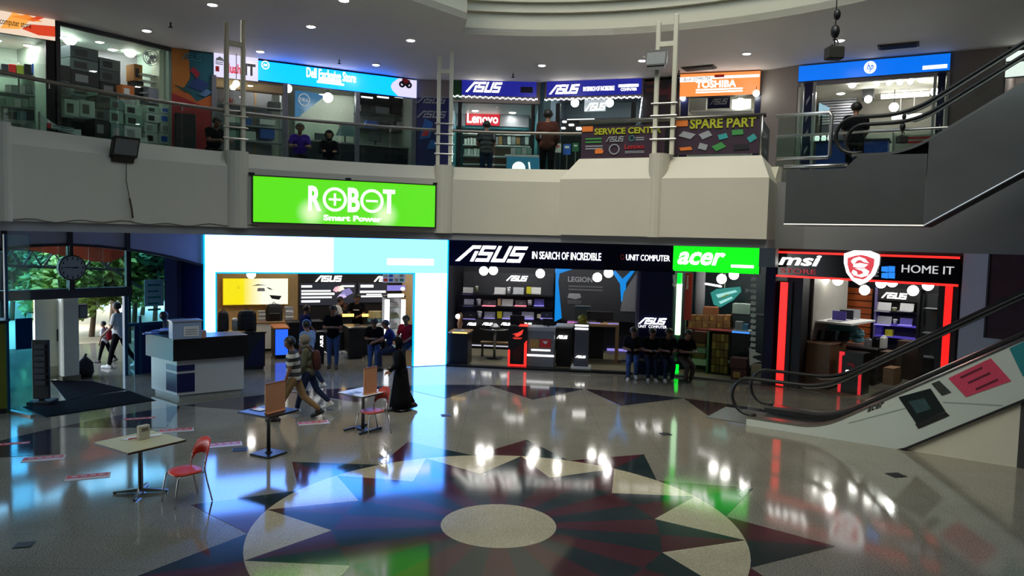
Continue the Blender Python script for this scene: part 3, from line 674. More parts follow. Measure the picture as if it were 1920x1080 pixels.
def carton(fr, px, d0, d1, m, label, grp=None, tape=None, name='carton', cat='box', mark=None):
    x0, x1, z0, z1 = fr.rect(*px, d0); t = T(name, label, cat, grp, fr=fr)
    t.p('body', B(fr).box(x0, x1, d0, d1, z0, z1, .006), m)
    if tape: t.p('tape', B(fr).box((x0+x1)/2 - .03, (x0+x1)/2 + .03, d0 - .002, d1, z1 - .05, z1 + .002), tape)
    if mark: t.p('printed_panel', B(fr).box(x0 + (x1-x0)*.15, x0 + (x1-x0)*.6, d0 - .004, d0 + .01, z0 + (z1-z0)*.2, z0 + (z1-z0)*.75), mark)
    return t.done()
def tumbler(fr, px, d, m, label, grp):
    x0, x1, z0, z1 = fr.rect(*px, d); r = (x1-x0)/2; t = T('tumbler', label, 'cup', grp, fr=fr)
    t.p('cup', B(fr).lathe([(r*.75, z0), (r*.9, z0 + (z1-z0)*.8)], (x0+x1)/2, d, 12), m); t.p('lid', B(fr).lathe([(r, z0 + (z1-z0)*.8), (r, z0 + (z1-z0)*.92), (r*.5, z1)], (x0+x1)/2, d, 12), white); t.done()
def counter(fr, px, d0, d1, bm, tm, label, name='counter', top=.05, over=.03, extra=None):
    x0, x1, z0, z1 = fr.rect(*px, d0); z0 = 0.; t = T(name, label, 'counter', fr=fr)
    t.p('body', B(fr).box(x0, x1, d0, d1, z0 + .08, z1 - top), bm); t.p('plinth', B(fr).box(x0 + .03, x1 - .03, d0 + .04, d1, z0, z0 + .08), blackm)
    t.p('worktop', B(fr).box(x0 - over, x1 + over, d0 - over, d1 + over, z1 - top, z1, .01), tm)
    if extra: extra(t, x0, x1, z0, z1)
    t.done(); return x0, x1, z0, z1
def shop_fill_lights(fr, pts, zc_, where):  # unseen ceiling lamps added to brighten the shop interiors
    for k, (u, d) in enumerate(pts): downlight(fr.w(fr.L*u, d, zc_ - .002), .11, '%s added fill downlight from the left inside %s' % (ORD[k], where))
# ==== shop behind the big lit frame
F1 = Fr(V(383), V(839)); L1 = F1.L
room(F1, 0.05, L1 - .05, 5.2, 3.5, mat('pale_beige_wall', (222, 186, 128), .6), white, front=.3)
shop_fill_lights(F1, ((.15, 1.6), (.4, 3.2), (.65, 1.6), (.85, 3.2)), 3.5, 'the portal shop')
lit = glow('white_acrylic', (.95, 2.5, 8.2), 1.1); lit2 = glow('cyan_white_acrylic', (.42, 2.0, 7.4), 1.1)
edge = glow('cyan_edge_light', (.0, .5, 1.), 1.3)
t = T('lit_portal', 'huge glowing cyan white portal frame round the shop entrance', 'portal', fr=F1)
hx0, hx1, hz0, hz1 = F1.rect(384, 445, 839, 511, 0); cz = hz0
cr = F1.rect(777, 511, 839, 687, 0); cl = F1.rect(384, 511, 404, 700, 0)
nh = 4
for k in range(nh): t.p('header_panel', B(F1).box(hx0 + (hx1-hx0)*k/nh + .004, hx0 + (hx1-hx0)*(k+1)/nh - .004, 0, .05, hz0, hz1), lit if k < 2 else lit2)
for k in range(2): t.p('column_panel', B(F1).box(cr[0], cr[1], 0, .05, .02 + (cz-.02)*k/2, .02 + (cz-.02)*(k+1)/2 - .006), lit)
for k in range(2): t.p('column_panel', B(F1).box(cl[0], cl[1], 0, .05, .02 + (cz-.02)*k/2, .02 + (cz-.02)*(k+1)/2 - .006), lit)
for q in ((hx0, hx1, hz0, hz1), (cr[0], cr[1], .02, cz), (cl[0], cl[1], .02, cz)): t.p('casing', B(F1).box(q[0], q[1], .05, .3, q[2], q[3]), white)
e = .035
for q in ((cl[1], cl[1] + e, .02, cz), (cr[0] - e, cr[0], .02, cz), (cl[1], cr[0], cz - e, cz), (hx1, hx1 + e, .02, hz1), (hx0 - e, hx0, .02, hz1)): t.p('edge_strip', B(F1).box(q[0], q[1], -.012, .06, q[2], q[3]), edge)
sub(F1, t, 'white_name_plate', (726, 485, 813, 497), -.002, wl3, 'box')
t.done()
struct('trim_11', B(F1).box(0, L1, .31, .4, hz1 - .2, ZF0), greyw)
# back wall: black display wall with posters
t = T('display_wall', 'black display wall with two white lit logos in the portal shop', 'display', fr=F1)
x0, x1, z0, z1 = F1.rect(562, 514, 772, 690, 4.7); t.p('backing', B(F1).box(x0, x1, 4.75, 5.15, 0, z1), blackm)
sub(F1, t, 'logo_lettering', (591, 517, 641, 528), 4.74, wl3, 'asus'); sub(F1, t, 'logo_lettering', (701, 518, 745, 528), 4.74, wl3, 'asus')
slate = glow('dim_slate_screen', (.02, .022, .032), 1.)
for q in ((563, 531, 667, 572), (672, 531, 726, 567)): x0, x1, z0, z1 = F1.rect(*q, 4.72); t.p('poster_panel', B(F1).box(x0, x1, 4.70, 4.75, z0, z1), slate)
for q in ((565, 535, 585, 539), (565, 544, 620, 547), (565, 549, 627, 553), (565, 556, 622, 559), (565, 563, 600, 567), (676, 534, 700, 539), (675, 545, 723, 549), (687, 551, 715, 553), (677, 554, 722, 557), (640, 535, 664, 538)): sub(F1, t, 'white_print', q, 4.69, wl, 'box')
for q, c in (((624, 536, 640, 548), (.9, .5, .6)), ((630, 535, 646, 547), (1., .95, .8)), ((638, 540, 662, 556), (.25, .22, .5)), ((632, 550, 650, 561), (.7, .55, .9))): sub(F1, t, 'colour_burst', q, 4.685, glow('burst%d' % int(c[0]*100), c, 1.), 'poly', [(0, .3), (.4, 0), (1, .4), (.7, 1), (.25, .8)])
t.done()
def yel():
    m = bpy.data.materials.new('yellow_lit_poster'); m.use_nodes = True; n = m.node_tree.nodes; l = m.node_tree.links; bs = n['Principled BSDF']
    tc = n.new('ShaderNodeTexCoord'); sx = n.new('ShaderNodeSeparateXYZ'); rp = n.new('ShaderNodeValToRGB'); l.new(tc.outputs['Generated'], sx.inputs[0]); l.new(sx.outputs[0], rp.inputs[0])
    rp.color_ramp.elements[0].position = .3; rp.color_ramp.elements[0].color = (.95, .8, .0, 1); rp.color_ramp.elements[1].position = .62; rp.color_ramp.elements[1].color = (1, 1, .85, 1)
    l.new(rp.outputs[0], bs.inputs['Emission Color']); bs.inputs['Emission Strength'].default_value = 1.; bs.inputs['Base Color'].default_value = (.03, .03, .02, 1); return m
t, _ = signbox(F1, (417, 521, 541, 572), 4.9, yel(), 'lit_poster', 'yellow lit wall poster with a small laptop picture', .1, .02, mat('yellow_frame', (215, 180, 40), .5))
for q, m, p in (((472, 533, 500, 537), blackp, [(0, .2), (.4, 1), (1, .6), (.5, .5)]), ((482, 540, 497, 546), greyl, [(0, 0), (1, 0), (.9, 1), (.1, 1)]), ((500, 538, 512, 544), blackp, [(0, 1), (.6, .6), (1, 0), (.3, .4)]), ((505, 552, 528, 562), blackp, [(0, .9), (1, .7), (.8, 0), (.2, .2)])): sub(F1, t, 'laptop_picture', q, 4.88, m, 'poly', p)
sub(F1, t, 'small_ring_mark', (445, 536, 449, 541), 4.88, orap, 'ring'); t.done()
pendant(F1, (471, 514), 2.6, .13, 'globe lamp above the yellow poster', 'globe lamps of the ground-floor shops', 3.45)
# counters
counter(F1, (478, 603, 536, 668), 4.0, 4.7, white, wood, 'white wall counter with tan top below the yellow poster')
counter(F1, (409, 623, 497, 699), .75, 1.5, blackm, black, 'black counter with facets behind the information desk', top=.04,
        extra=lambda t, x0, x1, z0, z1: [t.p('facet', B(F1).prism([(x1 - .52 + .0, .1), (x1 - .05, .1), (x1 - .02, z1 - .1), (x1 - .35, z1 - .5)], .735, .75), navy), t.p('facet', B(F1).prism([(x1 - .98, .4), (x1 - .56, .12), (x1 - .4, z1 - .5), (x1 - .9, z1 - .1)], .735, .75), black)])
def blue_extra(t, x0, x1, z0, z1): t.p('lit_front', B(F1).box(x0 + .02, x1 - .02, 2.38, 2.4, .12, z1 - .06), glow('blue_lit_front', (.02, .12, 1.), 1.3))
counter(F1, (515, 614, 541, 676), 2.4, 3.4, blackm, mat('orange_top', (200, 120, 60), .4), 'small counter with glowing blue front and orange top', extra=blue_extra)
def backpack(px, d, lab):
    x0, x1, z0, z1 = F1.rect(*px, d); w_ = x1 - x0; h = z1 - z0; t = T('backpack', lab, 'backpack', 'black backpacks on display', fr=F1)
    t.p('bag', B(F1).loft([[((x0+x1)/2 + u*w_*k, d + .12 + v*.13*k2, z0 + h*q) for u, v in ((-.5, -.6), (-.35, -1), (.35, -1), (.5, -.6), (.5, .6), (.35, 1), (-.35, 1), (-.5, .6))] for q, k, k2 in ((0, .9, .9), (.06, 1, 1), (.5, 1.02, 1), (.75, .96, .85), (.86, .8, .65), (.9, .5, .4))]), blackm)
    t.p('front_pocket', B(F1).box(x0 + w_*.15, x1 - w_*.15, d - .045, d, z0 + h*.08, z0 + h*.45, .02), black)
    t.p('handle', B(F1).tube([((x0+x1)/2 - .07, d + .12, z0 + h*.86), ((x0+x1)/2, d + .12, z0 + h), ((x0+x1)/2 + .07, d + .12, z0 + h*.86)], .015, 6), black); t.done()
backpack((499, 567, 530, 603), 4.1, 'black backpack on the tan counter top below the yellow poster')
backpack((446, 578, 481, 622), 1.0, 'black backpack in the middle of the dark faceted counter')
backpack((409, 580, 429, 622), 1.0, 'black backpack at the left end of the dark counter, beside the lit column')
for px, lab in (((535, 575, 550, 601), 'pile of white catalogues right of the backpack on the tan counter'), ((484, 583, 498, 602), 'pile of white catalogues left of the backpack on the tan counter')):
    x0, x1, z0, z1 = F1.rect(*px, 4.15); t = T('catalogue_pile', lab, 'papers', fr=F1)
    for k in range(5): t.p('catalogue', B(F1).box(x0 + .01*(k % 2), x1 - .012*((k+1) % 2), 4.12, 4.4, z0 + (z1-z0)*k/5, z0 + (z1-z0)*(k+.85)/5), white if k % 2 else silver)
    t.done()
tumbler(F1, (434, 596, 446, 622), 1.05, mat('clear_jar', (150, 160, 160), .2), 'clear jar between two backpacks on the dark counter', None)
b = pb(F1, (420, 618, 462, 624), .8, 1.2); solo('paper_sheets', B(F1).box(F1.at(420, 625, .8)[0], F1.at(460, 625, .8)[0], .78, 1.2, F1.rect(409, 623, 497, 699, .75)[3] + .001, F1.rect(409, 623, 497, 699, .75)[3] + .012), mat('orange_paper', (225, 170, 90), .6), 'orange and white papers lying on the dark counter', 'papers')
counter(F1, (654, 613, 682, 682), 1.8, 2.6, blackm, chrome, 'black sales counter with steel edge between the standing and the sitting man')
counter(F1, (683, 612, 722, 682), 2.4, 3.0, black, chrome, 'black counter behind the man sitting with a phone')
counter(F1, (606, 622, 652, 684), 2.6, 3.3, blackm, black, 'low black counter behind the standing man in jeans')
counter(F1, (541, 603, 604, 684), 3.2, 3.8, black, black, 'dark counter behind the man in navy')
t = T('logo_pedestal', 'black pedestal with white vertical lettering left of the man in jeans', 'pedestal', fr=F1)
x0, x1, z0, z1 = F1.rect(590, 622, 608, 690, 1.2); t.p('body', B(F1).box(x0, x1, 1.2, 1.5, 0, z1, .01), black)
b = B(F1); xa, xb, za, zb_ = F1.rect(600, 629, 606, 651, 1.19); g = glyphs('ASUS', .03, 0); b._add([(xb - (v_ / g[2][1]) * (xb-xa), 1.19 - (.01 if c > .5 else 0), za + (u / g[2][0]) * (zb_-za)) for u, v_, c in g[0]], g[1]); t.p('lettering', b, wl); t.done()
for px, lab in (((631, 661, 652, 684), 'white carton on the floor right of the jeans man'), ((604, 662, 614, 685), 'white carton on the floor left of the jeans man')): carton(F1, px, 2.0, 2.4, white, lab, None, greyl)
# glowing display cabinet
t = T('display_cabinet', 'white lit glass display cabinet beside the right lit column', 'cabinet', fr=F1)
hot = glow('cabinet_light', (1, 1, 1), 2.2)
for q in ((722, 562, 730, 638), (753, 562, 760, 638)): x0, x1, z0, z1 = F1.rect(*q, 2.2); t.p('light_column', B(F1).box(x0, x1, 2.2, 2.28, z0, z1), hot)
xl, xr, z0, z1 = F1.rect(722, 558, 760, 640, 2.2); t.p('base', B(F1).box(xl, xr, 2.2, 2.6, 0, z0), black); t.p('top', B(F1).box(xl, xr, 2.2, 2.6, z1, z1 + .05), black); t.p('back', B(F1).box(xl, xr, 2.58, 2.6, z0, z1), silver)
for k in (.28, .52, .76): t.p('glass_shelf', B(F1).box(xl + .08, xr - .08, 2.22, 2.57, z0 + (z1-z0)*k, z0 + (z1-z0)*k + .01), greenpane)
sub(F1, t, 'logo_sign', (727, 551, 757, 557), 2.19, wl3, 'box'); t.done()
for i, k in enumerate((0, .28, .52, .76)):
    z = z0 + (z1 - z0) * k + .012; b = B(F1); b.box(xl + .15, xr - .17, 2.3, 2.5, z, z + .11, .02); b.box(xl + .2, xr - .22, 2.3, 2.45, z + .11, z + .16); solo('gadget_box', b, silver if i % 2 else mat('olive_box', (110, 112, 96), .5), 'gadget box on the %s glass shelf from the bottom of the lit cabinet' % ORD[i], 'box')
t, _ = signbox(F1, (718, 513, 760, 530), 2.4, glow('flag_mosaic', (.16, .2, .3), 1.), 'lit_poster', 'hanging poster of flags above the lit cabinet', .05)
for k in range(8): sub(F1, t, 'flag', (719 + 10*(k % 4), 514 + 8*(k // 4), 727 + 10*(k % 4), 520 + 8*(k // 4)), 2.38, [redp, bluep, whitep, tealp][k % 4] if k % 3 else greyl, 'poly', [(0, .1), (.9, 0), (1, .9), (.1, 1)])
t.done()
t, _ = signbox(F1, (726, 535, 760, 545), 2.5, glow('violet_screen', (.25, .22, .7), 1.), 'screen', 'violet screen under the flag poster', .05); sub(F1, t, 'white_spot', (751, 538, 759, 545), 2.48, wl, 'disc'); t.done()
warm = glow('warm_tray_light', (1., .62, .15), 2.2)
for i, q in enumerate(((643, 589, 664, 594), (680, 589, 694, 594))):
    x0, x1, z0, z1 = F1.rect(*q, 3.1); t = T('display_tray', 'warm lit accessory tray, %s of the staff in black' % ('left' if i == 0 else 'right'), 'tray', fr=F1)
    t.p('tray', B(F1).box(x0, x1, 3.1, 3.4, z0 - .03, z0), black); t.p('light_strip', B(F1).box(x0, x1, 3.12, 3.2, z0, z1), warm); t.p('stand', B(F1).box(x0 + .05, x1 - .05, 3.15, 3.35, .0, z0 - .03), blackm); t.done()
for i, (q, m) in enumerate((((690, 566, 702, 590), bluep), ((706, 566, 718, 588), silver), ((686, 560, 698, 566), white))):
    pass
for i, q in enumerate(((694, 584, 718, 597), (692, 598, 720, 604), (700, 605, 720, 611))):
    carton(F1, q, 2.7, 2.95, [mat('gold_box', (170, 150, 90), .4), mat('teal_box', (90, 140, 150), .4), white][i], '%s box of the pile left of the lit cabinet' % ['gold top', 'teal middle', 'white bottom'][i])
# bench/low shelf behind, stools
def stool(fr, x, y, lab, h=.5):
    t = T('stool', lab, 'stool', 'round stools in the portal shop', fr=fr); t.p('seat', B(fr).lathe([(.17, h - .05), (.19, h - .04), (.19, h - .01), (.17, h)], x, y, 16), black)
    t.p('stem', B(fr).tube([(x, y, .02), (x, y, h - .05)], .025, 8), chrome); t.p('foot', B(fr).lathe([(.2, 0), (.2, .015), (.03, .03)], x, y, 16), chrome); t.done()
# ==== big black shop with the long dark sign
F2 = Fr(V(841), V(1258)); L2 = F2.L
olive = stone('olive_carpet_tile', (142, 134, 100), (116, 110, 82), rough=.5)
room(F2, -.55, L2 - .02, 4.2, 3.5, mat('charcoal_wall', (44, 46, 54), .5), mat('charcoal_ceiling', (52, 52, 54), .6), 0, olive, True, .95)
shop_fill_lights(F2, ((.1, 2.7), (.2, 1.6), (.36, 2.7), (.5, 2.2), (.75, 2.2)), 3.5, 'the black shop')
struct('trim_12', B(F2).box(-.0, L2 - 1., -.18, .05, 0, .06), black)
t, q = signbox(F2, (843, 449, 1259, 504), -.02, mat('gloss_navy_sign', (10, 12, 34), .12, vary=.5, scale=1.5), 'sign_board', 'long glossy navy shop sign with large white slanted lettering and a tagline', .16)
sub(F2, t, 'logo_lettering', (854, 461, 990, 491), -.03, wl3, 'asus', sh=.55); sub(F2, t, 'tagline', (998, 473, 1127, 487), -.03, wl3, 'text', 'IN SEARCH OF INCREDIBLE', bold=.004)
sub(F2, t, 'shop_name', (1174, 478, 1256, 489), -.03, wl3, 'text', 'UNIT COMPUTER'); sub(F2, t, 'red_mark', (1163, 477, 1171, 487), -.03, redp, 'ring', inner=.6); t.done()
t = T('side_panel_board', 'tall navy wall panel right of the black shop with small white logo', 'panel', fr=F2)
x0, x1, z0, z1 = F2.rect(1198, 504, 1259, 700, -.02); t.p('board', B(F2).box(x0, x1, -.02, .25, 0, z1), navy); t.p('edge', B(F2).box(x0 - .09, x0, -.0, .25, 0, z1), mat('mauve_edge', (88, 84, 110), .4))
sub(F2, t, 'logo_lettering', (1197, 596, 1250, 608), -.03, wl3, 'asus', sh=.5); sub(F2, t, 'small_lettering', (1197, 610, 1250, 615), -.03, wl, 'text', 'UNIT  COMPUTER'); t.done()
GL = 'globe lamps of the ground-floor shops'
for px, lab in (((907, 508), 'left one of two touching globe lamps under the navy sign'), ((925, 507), 'right one of two touching globe lamps under the navy sign'), ((1013, 513), 'globe lamp left of the blue edged poster'), ((1120, 520), 'lower globe lamp in front of the blue edged poster'), ((1141, 512), 'upper globe lamp at the right of the blue edged poster')): pendant(F2, px, .9, .135, lab, GL, 3.45)
# shelf wall
dS = 3.6
t = T('shelf_wall', 'black shelf wall with three lit shelves and a white logo', 'shelf', fr=F2)
x0, x1, z0, z1 = F2.rect(865, 512, 1036, 660, dS + .1); t.p('back_panel', B(F2).box(x0, x1, dS + .35, dS + .5, 0, z1), mat('grey_slat_panel', (52, 54, 60), .5))
SH = []
for y in (552, 574, 598):
    z = F2.at(950, y, dS)[1]; SH.append(z); t.p('shelf', B(F2).box(x0, x1, dS - .15, dS + .35, z - .035, z), black)
t.p('cupboard', B(F2).box(x0, x1, dS - .1, dS + .35, .1, F2.at(950, 613, dS)[1]), black); t.p('kick_strip', B(F2).box(x0, x1, dS - .14, dS - .1, .1, .14), glow('dim_white_strip', (.5, .5, .6), 1.))
sub(F2, t, 'logo_lettering', (949, 517, 990, 527), dS + .34, wl3, 'asus', sh=.5)
for q in ((876, 605, 893, 610), (904, 605, 924, 610), (939, 605, 958, 610), (973, 605, 997, 610)): sub(F2, t, 'small_logo', q, dS - .11, wl3, 'asus')
t.done()
purp = glow('purple_underglow', (.35, .3, .9), .8); pink = glow('pink_underglow', (1., .25, .35), 1.1)
lilac = mat('lilac_lid', (150, 140, 210), .4); greyd = mat('dark_grey_lid', (60, 62, 70), .35); pale = mat('pale_silver_lid', (205, 205, 205), .35); vio = mat('violet_lid', (100, 88, 190), .4)
rows = (('top', [(868, 887, pale), (927, 948, pale), (962, 982, silver), (996, 1014, pale)]), ('middle', [(870, 888, pale), (906, 930, greyd), (941, 962, pale), (966, 987, greyd), (1002, 1020, vio)]), ('bottom', [(871, 893, blackm), (908, 928, silver), (943, 960, silver), (978, 1001, pale), (1014, 1036, navy)]))
for (rn, its), z, y in zip(rows, SH, (552, 574, 598)):
    for k, (a, c, m) in enumerate(its):
        lt = pink if (rn == 'middle' and m is greyd) else (purp if k in (0, 4) or rn == 'bottom' else None)
        laptop(F2, (a, y - (13 if m is not greyd else 11), c, y - 1.5), dS + .05, m, '%s laptop, %s from the left on the %s shelf of the black shelf wall' % ({'pale_silver_lid': 'pale silver', 'silver_plastic': 'silver', 'dark_grey_lid': 'dark grey', 'violet_lid': 'violet', 'black_matt': 'black', 'navy_panel': 'navy'}[m.name], ORD[k], rn), 'laptops on the black shelf wall', None, badge=greyl if m is not pale else None, lit=lt)
for q, m, lab in (((987, 538, 995, 551), yelp, 'yellow carton at the right end of the top laptop shelf'), ((933, 560, 939, 573), mat('tan_box', (180, 150, 110), .5), 'narrow tan carton on the middle laptop shelf'), ((932, 584, 941, 597), yelp, 'yellow carton on the bottom laptop shelf'), ((1007, 589, 1014, 597), mat('cream_box', (220, 215, 180), .5), 'small cream carton on the bottom laptop shelf')): carton(F2, q, dS - .05, dS + .1, m, lab, 'cartons among the laptops')
for q, lab in (((950, 538, 958, 551), 'white tumbler on the top laptop shelf'), ((893, 560, 902, 573), 'white tumbler on the middle shelf, left part'), ((989, 562, 998, 573), 'white tumbler on the middle shelf, right part'), ((894, 583, 904, 597), 'white tumbler on the bottom laptop shelf')): tumbler(F2, q, dS - .02, silver, lab, 'tumblers among the laptops')
tumbler(F2, (891, 536, 897, 546), dS - .02, mat('olive_mug', (120, 120, 90), .5), 'olive mug on the top laptop shelf', 'tumblers among the laptops')
# blue edged poster
t = T('wall_poster', 'large dark poster with bright blue diagonal edges in the black shop', 'poster', fr=F2); d = 3.3
x0, x1, z0, z1 = F2.rect(1043, 506, 1196, 602, d); t.p('sheet', B(F2).box(x0, x1, d, d + .05, z0, z1), mat('dark_slate_poster', (48, 50, 56), .5))
bl = glow('blue_poster_edge', (.0, .3, .9), .8)
sub(F2, t, 'blue_edge', (1041, 504, 1056, 604), d - .002, bl, 'poly', [(0, 1), (.55, 1), (.35, .75), (.9, .08), (0, 0)])
sub(F2, t, 'blue_edge', (1041, 504, 1074, 512), d - .003, bl, 'poly', [(0, 0), (0, 1), (1, 1), (.35, 0)])
sub(F2, t, 'blue_edge', (1148, 506, 1190, 566), d - .002, bl, 'poly', [(0, .9), (.35, .55), (.42, 0), (.6, 0), (.62, .6), (1, 1), (.85, 1), (.45, .72), (.1, .98)])
sub(F2, t, 'grey_corner', (1164, 512, 1192, 584), d - .003, mat('grey_corner_print', (128, 128, 136), .5), 'poly', [(0, 0), (.2, .5), (1, 1), (1, 0)])
sub(F2, t, 'lettering', (1065, 519, 1111, 529), d - .004, greyl, 'text', 'LEGION', bold=.03); sub(F2, t, 'laptop_picture', (1064, 549, 1090, 561), d - .004, greyl, 'poly', [(0, .2), (.1, .9), (.9, .9), (1, .3), (.6, 0), (.3, .1)])
sub(F2, t, 'small_print', (1064, 563, 1090, 570), d - .004, mat('dim_print', (96, 98, 104), .5, vary=0), 'bars'); sub(F2, t, 'small_print', (1066, 536, 1130, 545), d - .004, mat('dim_print', (96, 98, 104)), 'bars', n=2); t.done()
# counters and pedestals along the front
t = T('display_table', 'black counter with warm lit top beside the cyan portal', 'counter', fr=F2)
x0, x1, z0, z1 = F2.rect(841, 622, 877, 682, .1); t.p('body', B(F2).box(x0, x1, .1, .8, 0, z1 - .05), black); t.p('top', B(F2).box(x0 - .01, x1 + .03, .06, .84, z1 - .05, z1, .01), wood); t.p('light_strip', B(F2).box(x0 + .12, x1 - .02, .04, .06, z1 - .04, z1 - .005), warm); t.done()
t = T('glass_dome_display', 'small lit display under glass on the warm lit counter', 'display', fr=F2); xm = (x0 + x1)/2 - .02
t.p('plate', B(F2).lathe([(.17, z1), (.17, z1 + .02), (.1, z1 + .04)], xm, .4, 14), silver); t.p('figure', B(F2).lathe([(.05, z1 + .04), (.09, z1 + .2), (.05, z1 + .3), (.1, z1 + .42), (.04, z1 + .52)], xm, .4, 12), mat('bronze_item', (150, 110, 70), .4)); t.p('bulb', B(F2).ball((xm - .05, .33, z1 + .42), .07, 10, 8), globe_m); t.done()
t = T('round_table', 'round glass table with tan stools below in the black shop', 'table', fr=F2); x, z = F2.at(928, 616, 1.6)
t.p('glass_top', B(F2).lathe([(.44, z - .015), (.45, z), (.44, z + .015)], x, 1.6, 24), glass('dark_glass', (90, 100, 105))); t.p('rim', B(F2).lathe([(.45, z - .02), (.47, z), (.45, z + .02)], x, 1.6, 24, False), chrome)
t.p('stem', B(F2).tube([(x, 1.6, .03), (x, 1.6, z - .02)], .04, 10), chrome); t.p('foot', B(F2).lathe([(.26, .012), (.26, .03), (.05, .05)], x, 1.6, 18), black); t.p('under_shelf', B(F2).box(x - .5, x + .5, 1.8, 2.05, .42, .48, .02), wood); t.p('under_shelf_leg', B(F2).box(x - .45, x - .4, 1.85, 2., .012, .42), black); t.p('under_shelf_leg', B(F2).box(x + .4, x + .45, 1.85, 2., .012, .42), black); t.done()
solo('crumpled_bag', B(F2).loft([[(x + .0 + r*math.cos(a)*(1 + .25*math.sin(3*a)), 1.55 + r*math.sin(a)*.7, z + .015 + h) for a in [k*math.pi/5 for k in range(10)]] for r, h in ((.14, 0), (.16, .05), (.1, .1), (.04, .15))]), silver, 'grey crumpled bag on the round glass table', 'bag')
t = T('lit_case_pedestal', 'black pedestal with red glowing edges and a red emblem', 'pedestal', fr=F2); d = .1
red = glow('red_neon', (1., .02, .015), 1.8); reds = glow('red_soft', (1., .06, .04), 1.)
x0, x1, z0, z1 = F2.rect(953, 612, 988, 677, d); w_ = x1 - x0; h = z1 - .06; Z = lambda v: .06 + h * v; X = lambda u: x0 + w_ * u
t.p('body', B(F2).box(x0, x1, d, d + .55, .06, z1), black); t.p('glow_left', B(F2).prism([(X(0), Z(0)), (X(.1), Z(.03)), (X(.1), Z(.40)), (X(0), Z(.41))], d - .02, d), red)
t.p('glow_right', B(F2).prism([(X(.86), Z(.03)), (X(1), Z(0)), (X(1), Z(.66)), (X(.86), Z(.58))], d - .02, d), red); t.p('glow_bottom', B(F2).prism([(X(0), Z(0)), (X(1), Z(0)), (X(.9), Z(.04)), (X(.1), Z(.04))], d - .02, d), red)
t.p('red_window', B(F2).prism([(X(.16), Z(.36)), (X(.82), Z(.58)), (X(.7), Z(.14)), (X(.34), Z(.12))], d - .012, d), mat('smoked_red', (60, 14, 16), .2)); t.p('lit_top', B(F2).box(X(.55), X(1), d - .01, d + .5, z1, z1 + .03), reds)
em = B(F2)
for p in ([(.2, .8), (.5, .84), (.8, .93), (.72, .8), (.5, .76), (.36, .79)], [(.3, .75), (.52, .74), (.66, .78), (.74, .86), (.6, .84), (.45, .79)], [(.24, .70), (.74, .71), (.74, .72), (.24, .715)], [(.3, .68), (.68, .685), (.68, .695), (.3, .69)]): em.prism([(X(u), Z(v)) for u, v in p], d - .018, d)
t.p('emblem', em, reds); t.done()
t = T('display_plinth', 'grey display plinth with red and gold stickers and white bands', 'pedestal', fr=F2); d = .15
x0, x1, z0, z1 = F2.rect(989, 614, 1039, 679, d); h = z1 - .06; g2 = mat('grey_laminate', (112, 114, 122), .35)
t.p('body', B(F2).box(x0, x1, d, d + .6, .06, z1 - .1), g2); t.p('top_rim', B(F2).box(x0 - .02, x1 + .02, d - .02, d + .62, z1 - .1, z1), silver); t.p('white_band', B(F2).box(x0 - .005, x1 + .005, d - .012, d, .06 + h*.26, .06 + h*.31), wl)
sub(F2, t, 'gold_sticker', (993, 636, 1011, 652), d - .002, mat('gold_print', (170, 130, 70), .5, vary=.4), 'box'); sub(F2, t, 'red_sticker', (1012, 636, 1033, 652), d - .002, redp, 'box'); sub(F2, t, 'white_emblem', (1016, 638, 1029, 645), d - .02, whitep, 'poly', [(0, 1), (.3, .2), (.5, 0), (.7, .2), (1, 1), (.7, .6), (.5, .9), (.3, .6)]); sub(F2, t, 'white_label', (996, 655, 1032, 658), d - .002, wl, 'box'); t.done()
mons = [((957, 591, 984, 612), 'black monitor back seen behind the red edged pedestal'), ((1018, 597, 1040, 614), 'black laptop open on the grey plinth')]
for q, lab in mons:
    x0, x1, z0, z1 = F2.rect(*q, .55); t = T('monitor', lab, 'monitor', fr=F2); t.p('screen', B(F2).box(x0, x1, .45, .49, z0 + .06, z1, .01), black); t.p('stand', B(F2).box((x0+x1)/2 - .03, (x0+x1)/2 + .03, .47, .53, z0, z0 + .1), black); t.p('foot', B(F2).box((x0+x1)/2 - .12, (x0+x1)/2 + .12, .42, .6, z0 - .01, z0 + .01), black); t.done()
def ce(t, x0, x1, z0, z1): sub(F2, t, 'small_logo', (1044, 629, 1064, 635), .55, wl3, 'asus')
counter(F2, (1042, 612, 1072, 684), .6, 1.4, black, silver, 'black counter with small white logo between plinth and pillar', extra=ce)
t = T('tower_pedestal', 'slim charcoal tower pedestal with a glass case on top', 'pedestal', fr=F2); d = .12
x0, x1, z0, z1 = F2.rect(1077, 608, 1104, 676, d); t.p('foot', B(F2).box(x0 - .08, x1 + .08, d - .06, d + .44, .06, .12), white); t.p('body', B(F2).box(x0, x1, d, d + .38, .12, z1), mat('charcoal_laminate', (76, 78, 88), .35))
sub(F2, t, 'top_logo', (1078, 609, 1103, 618), d - .002, wl3, 'bars', n=2); sub(F2, t, 'small_logo', (1079, 667, 1098, 671), d - .002, wl3, 'asus')
zc_ = z1; zt_ = F2.at(1090, 578, d)[1]
t.p('glass_case', B(F2).box(x0, x1, d, d + .38, zc_, zt_), greenpane); t.p('case_lid', B(F2).box(x0 - .02, x1 + .02, d - .02, d + .4, zt_, zt_ + .05), mat('teal_lid', (50, 74, 78), .4)); t.done()
solo('gold_gadget', B(F2).ball(((x0+x1)/2, d + .19, zc_ + .16), .14, 12, 8, sz=.7).box((x0+x1)/2 - .13, (x0+x1)/2 + .13, d + .08, d + .3, zc_ + .002, zc_ + .07), mat('gold_gadget_mat', (190, 160, 60), .35), 'gold gadget inside the glass case of the tower pedestal', 'gadget')
t = T('wooden_table', 'wooden portal-legged table with a glowing purple keyboard strip in the black shop', 'table', fr=F2); d = 1.6
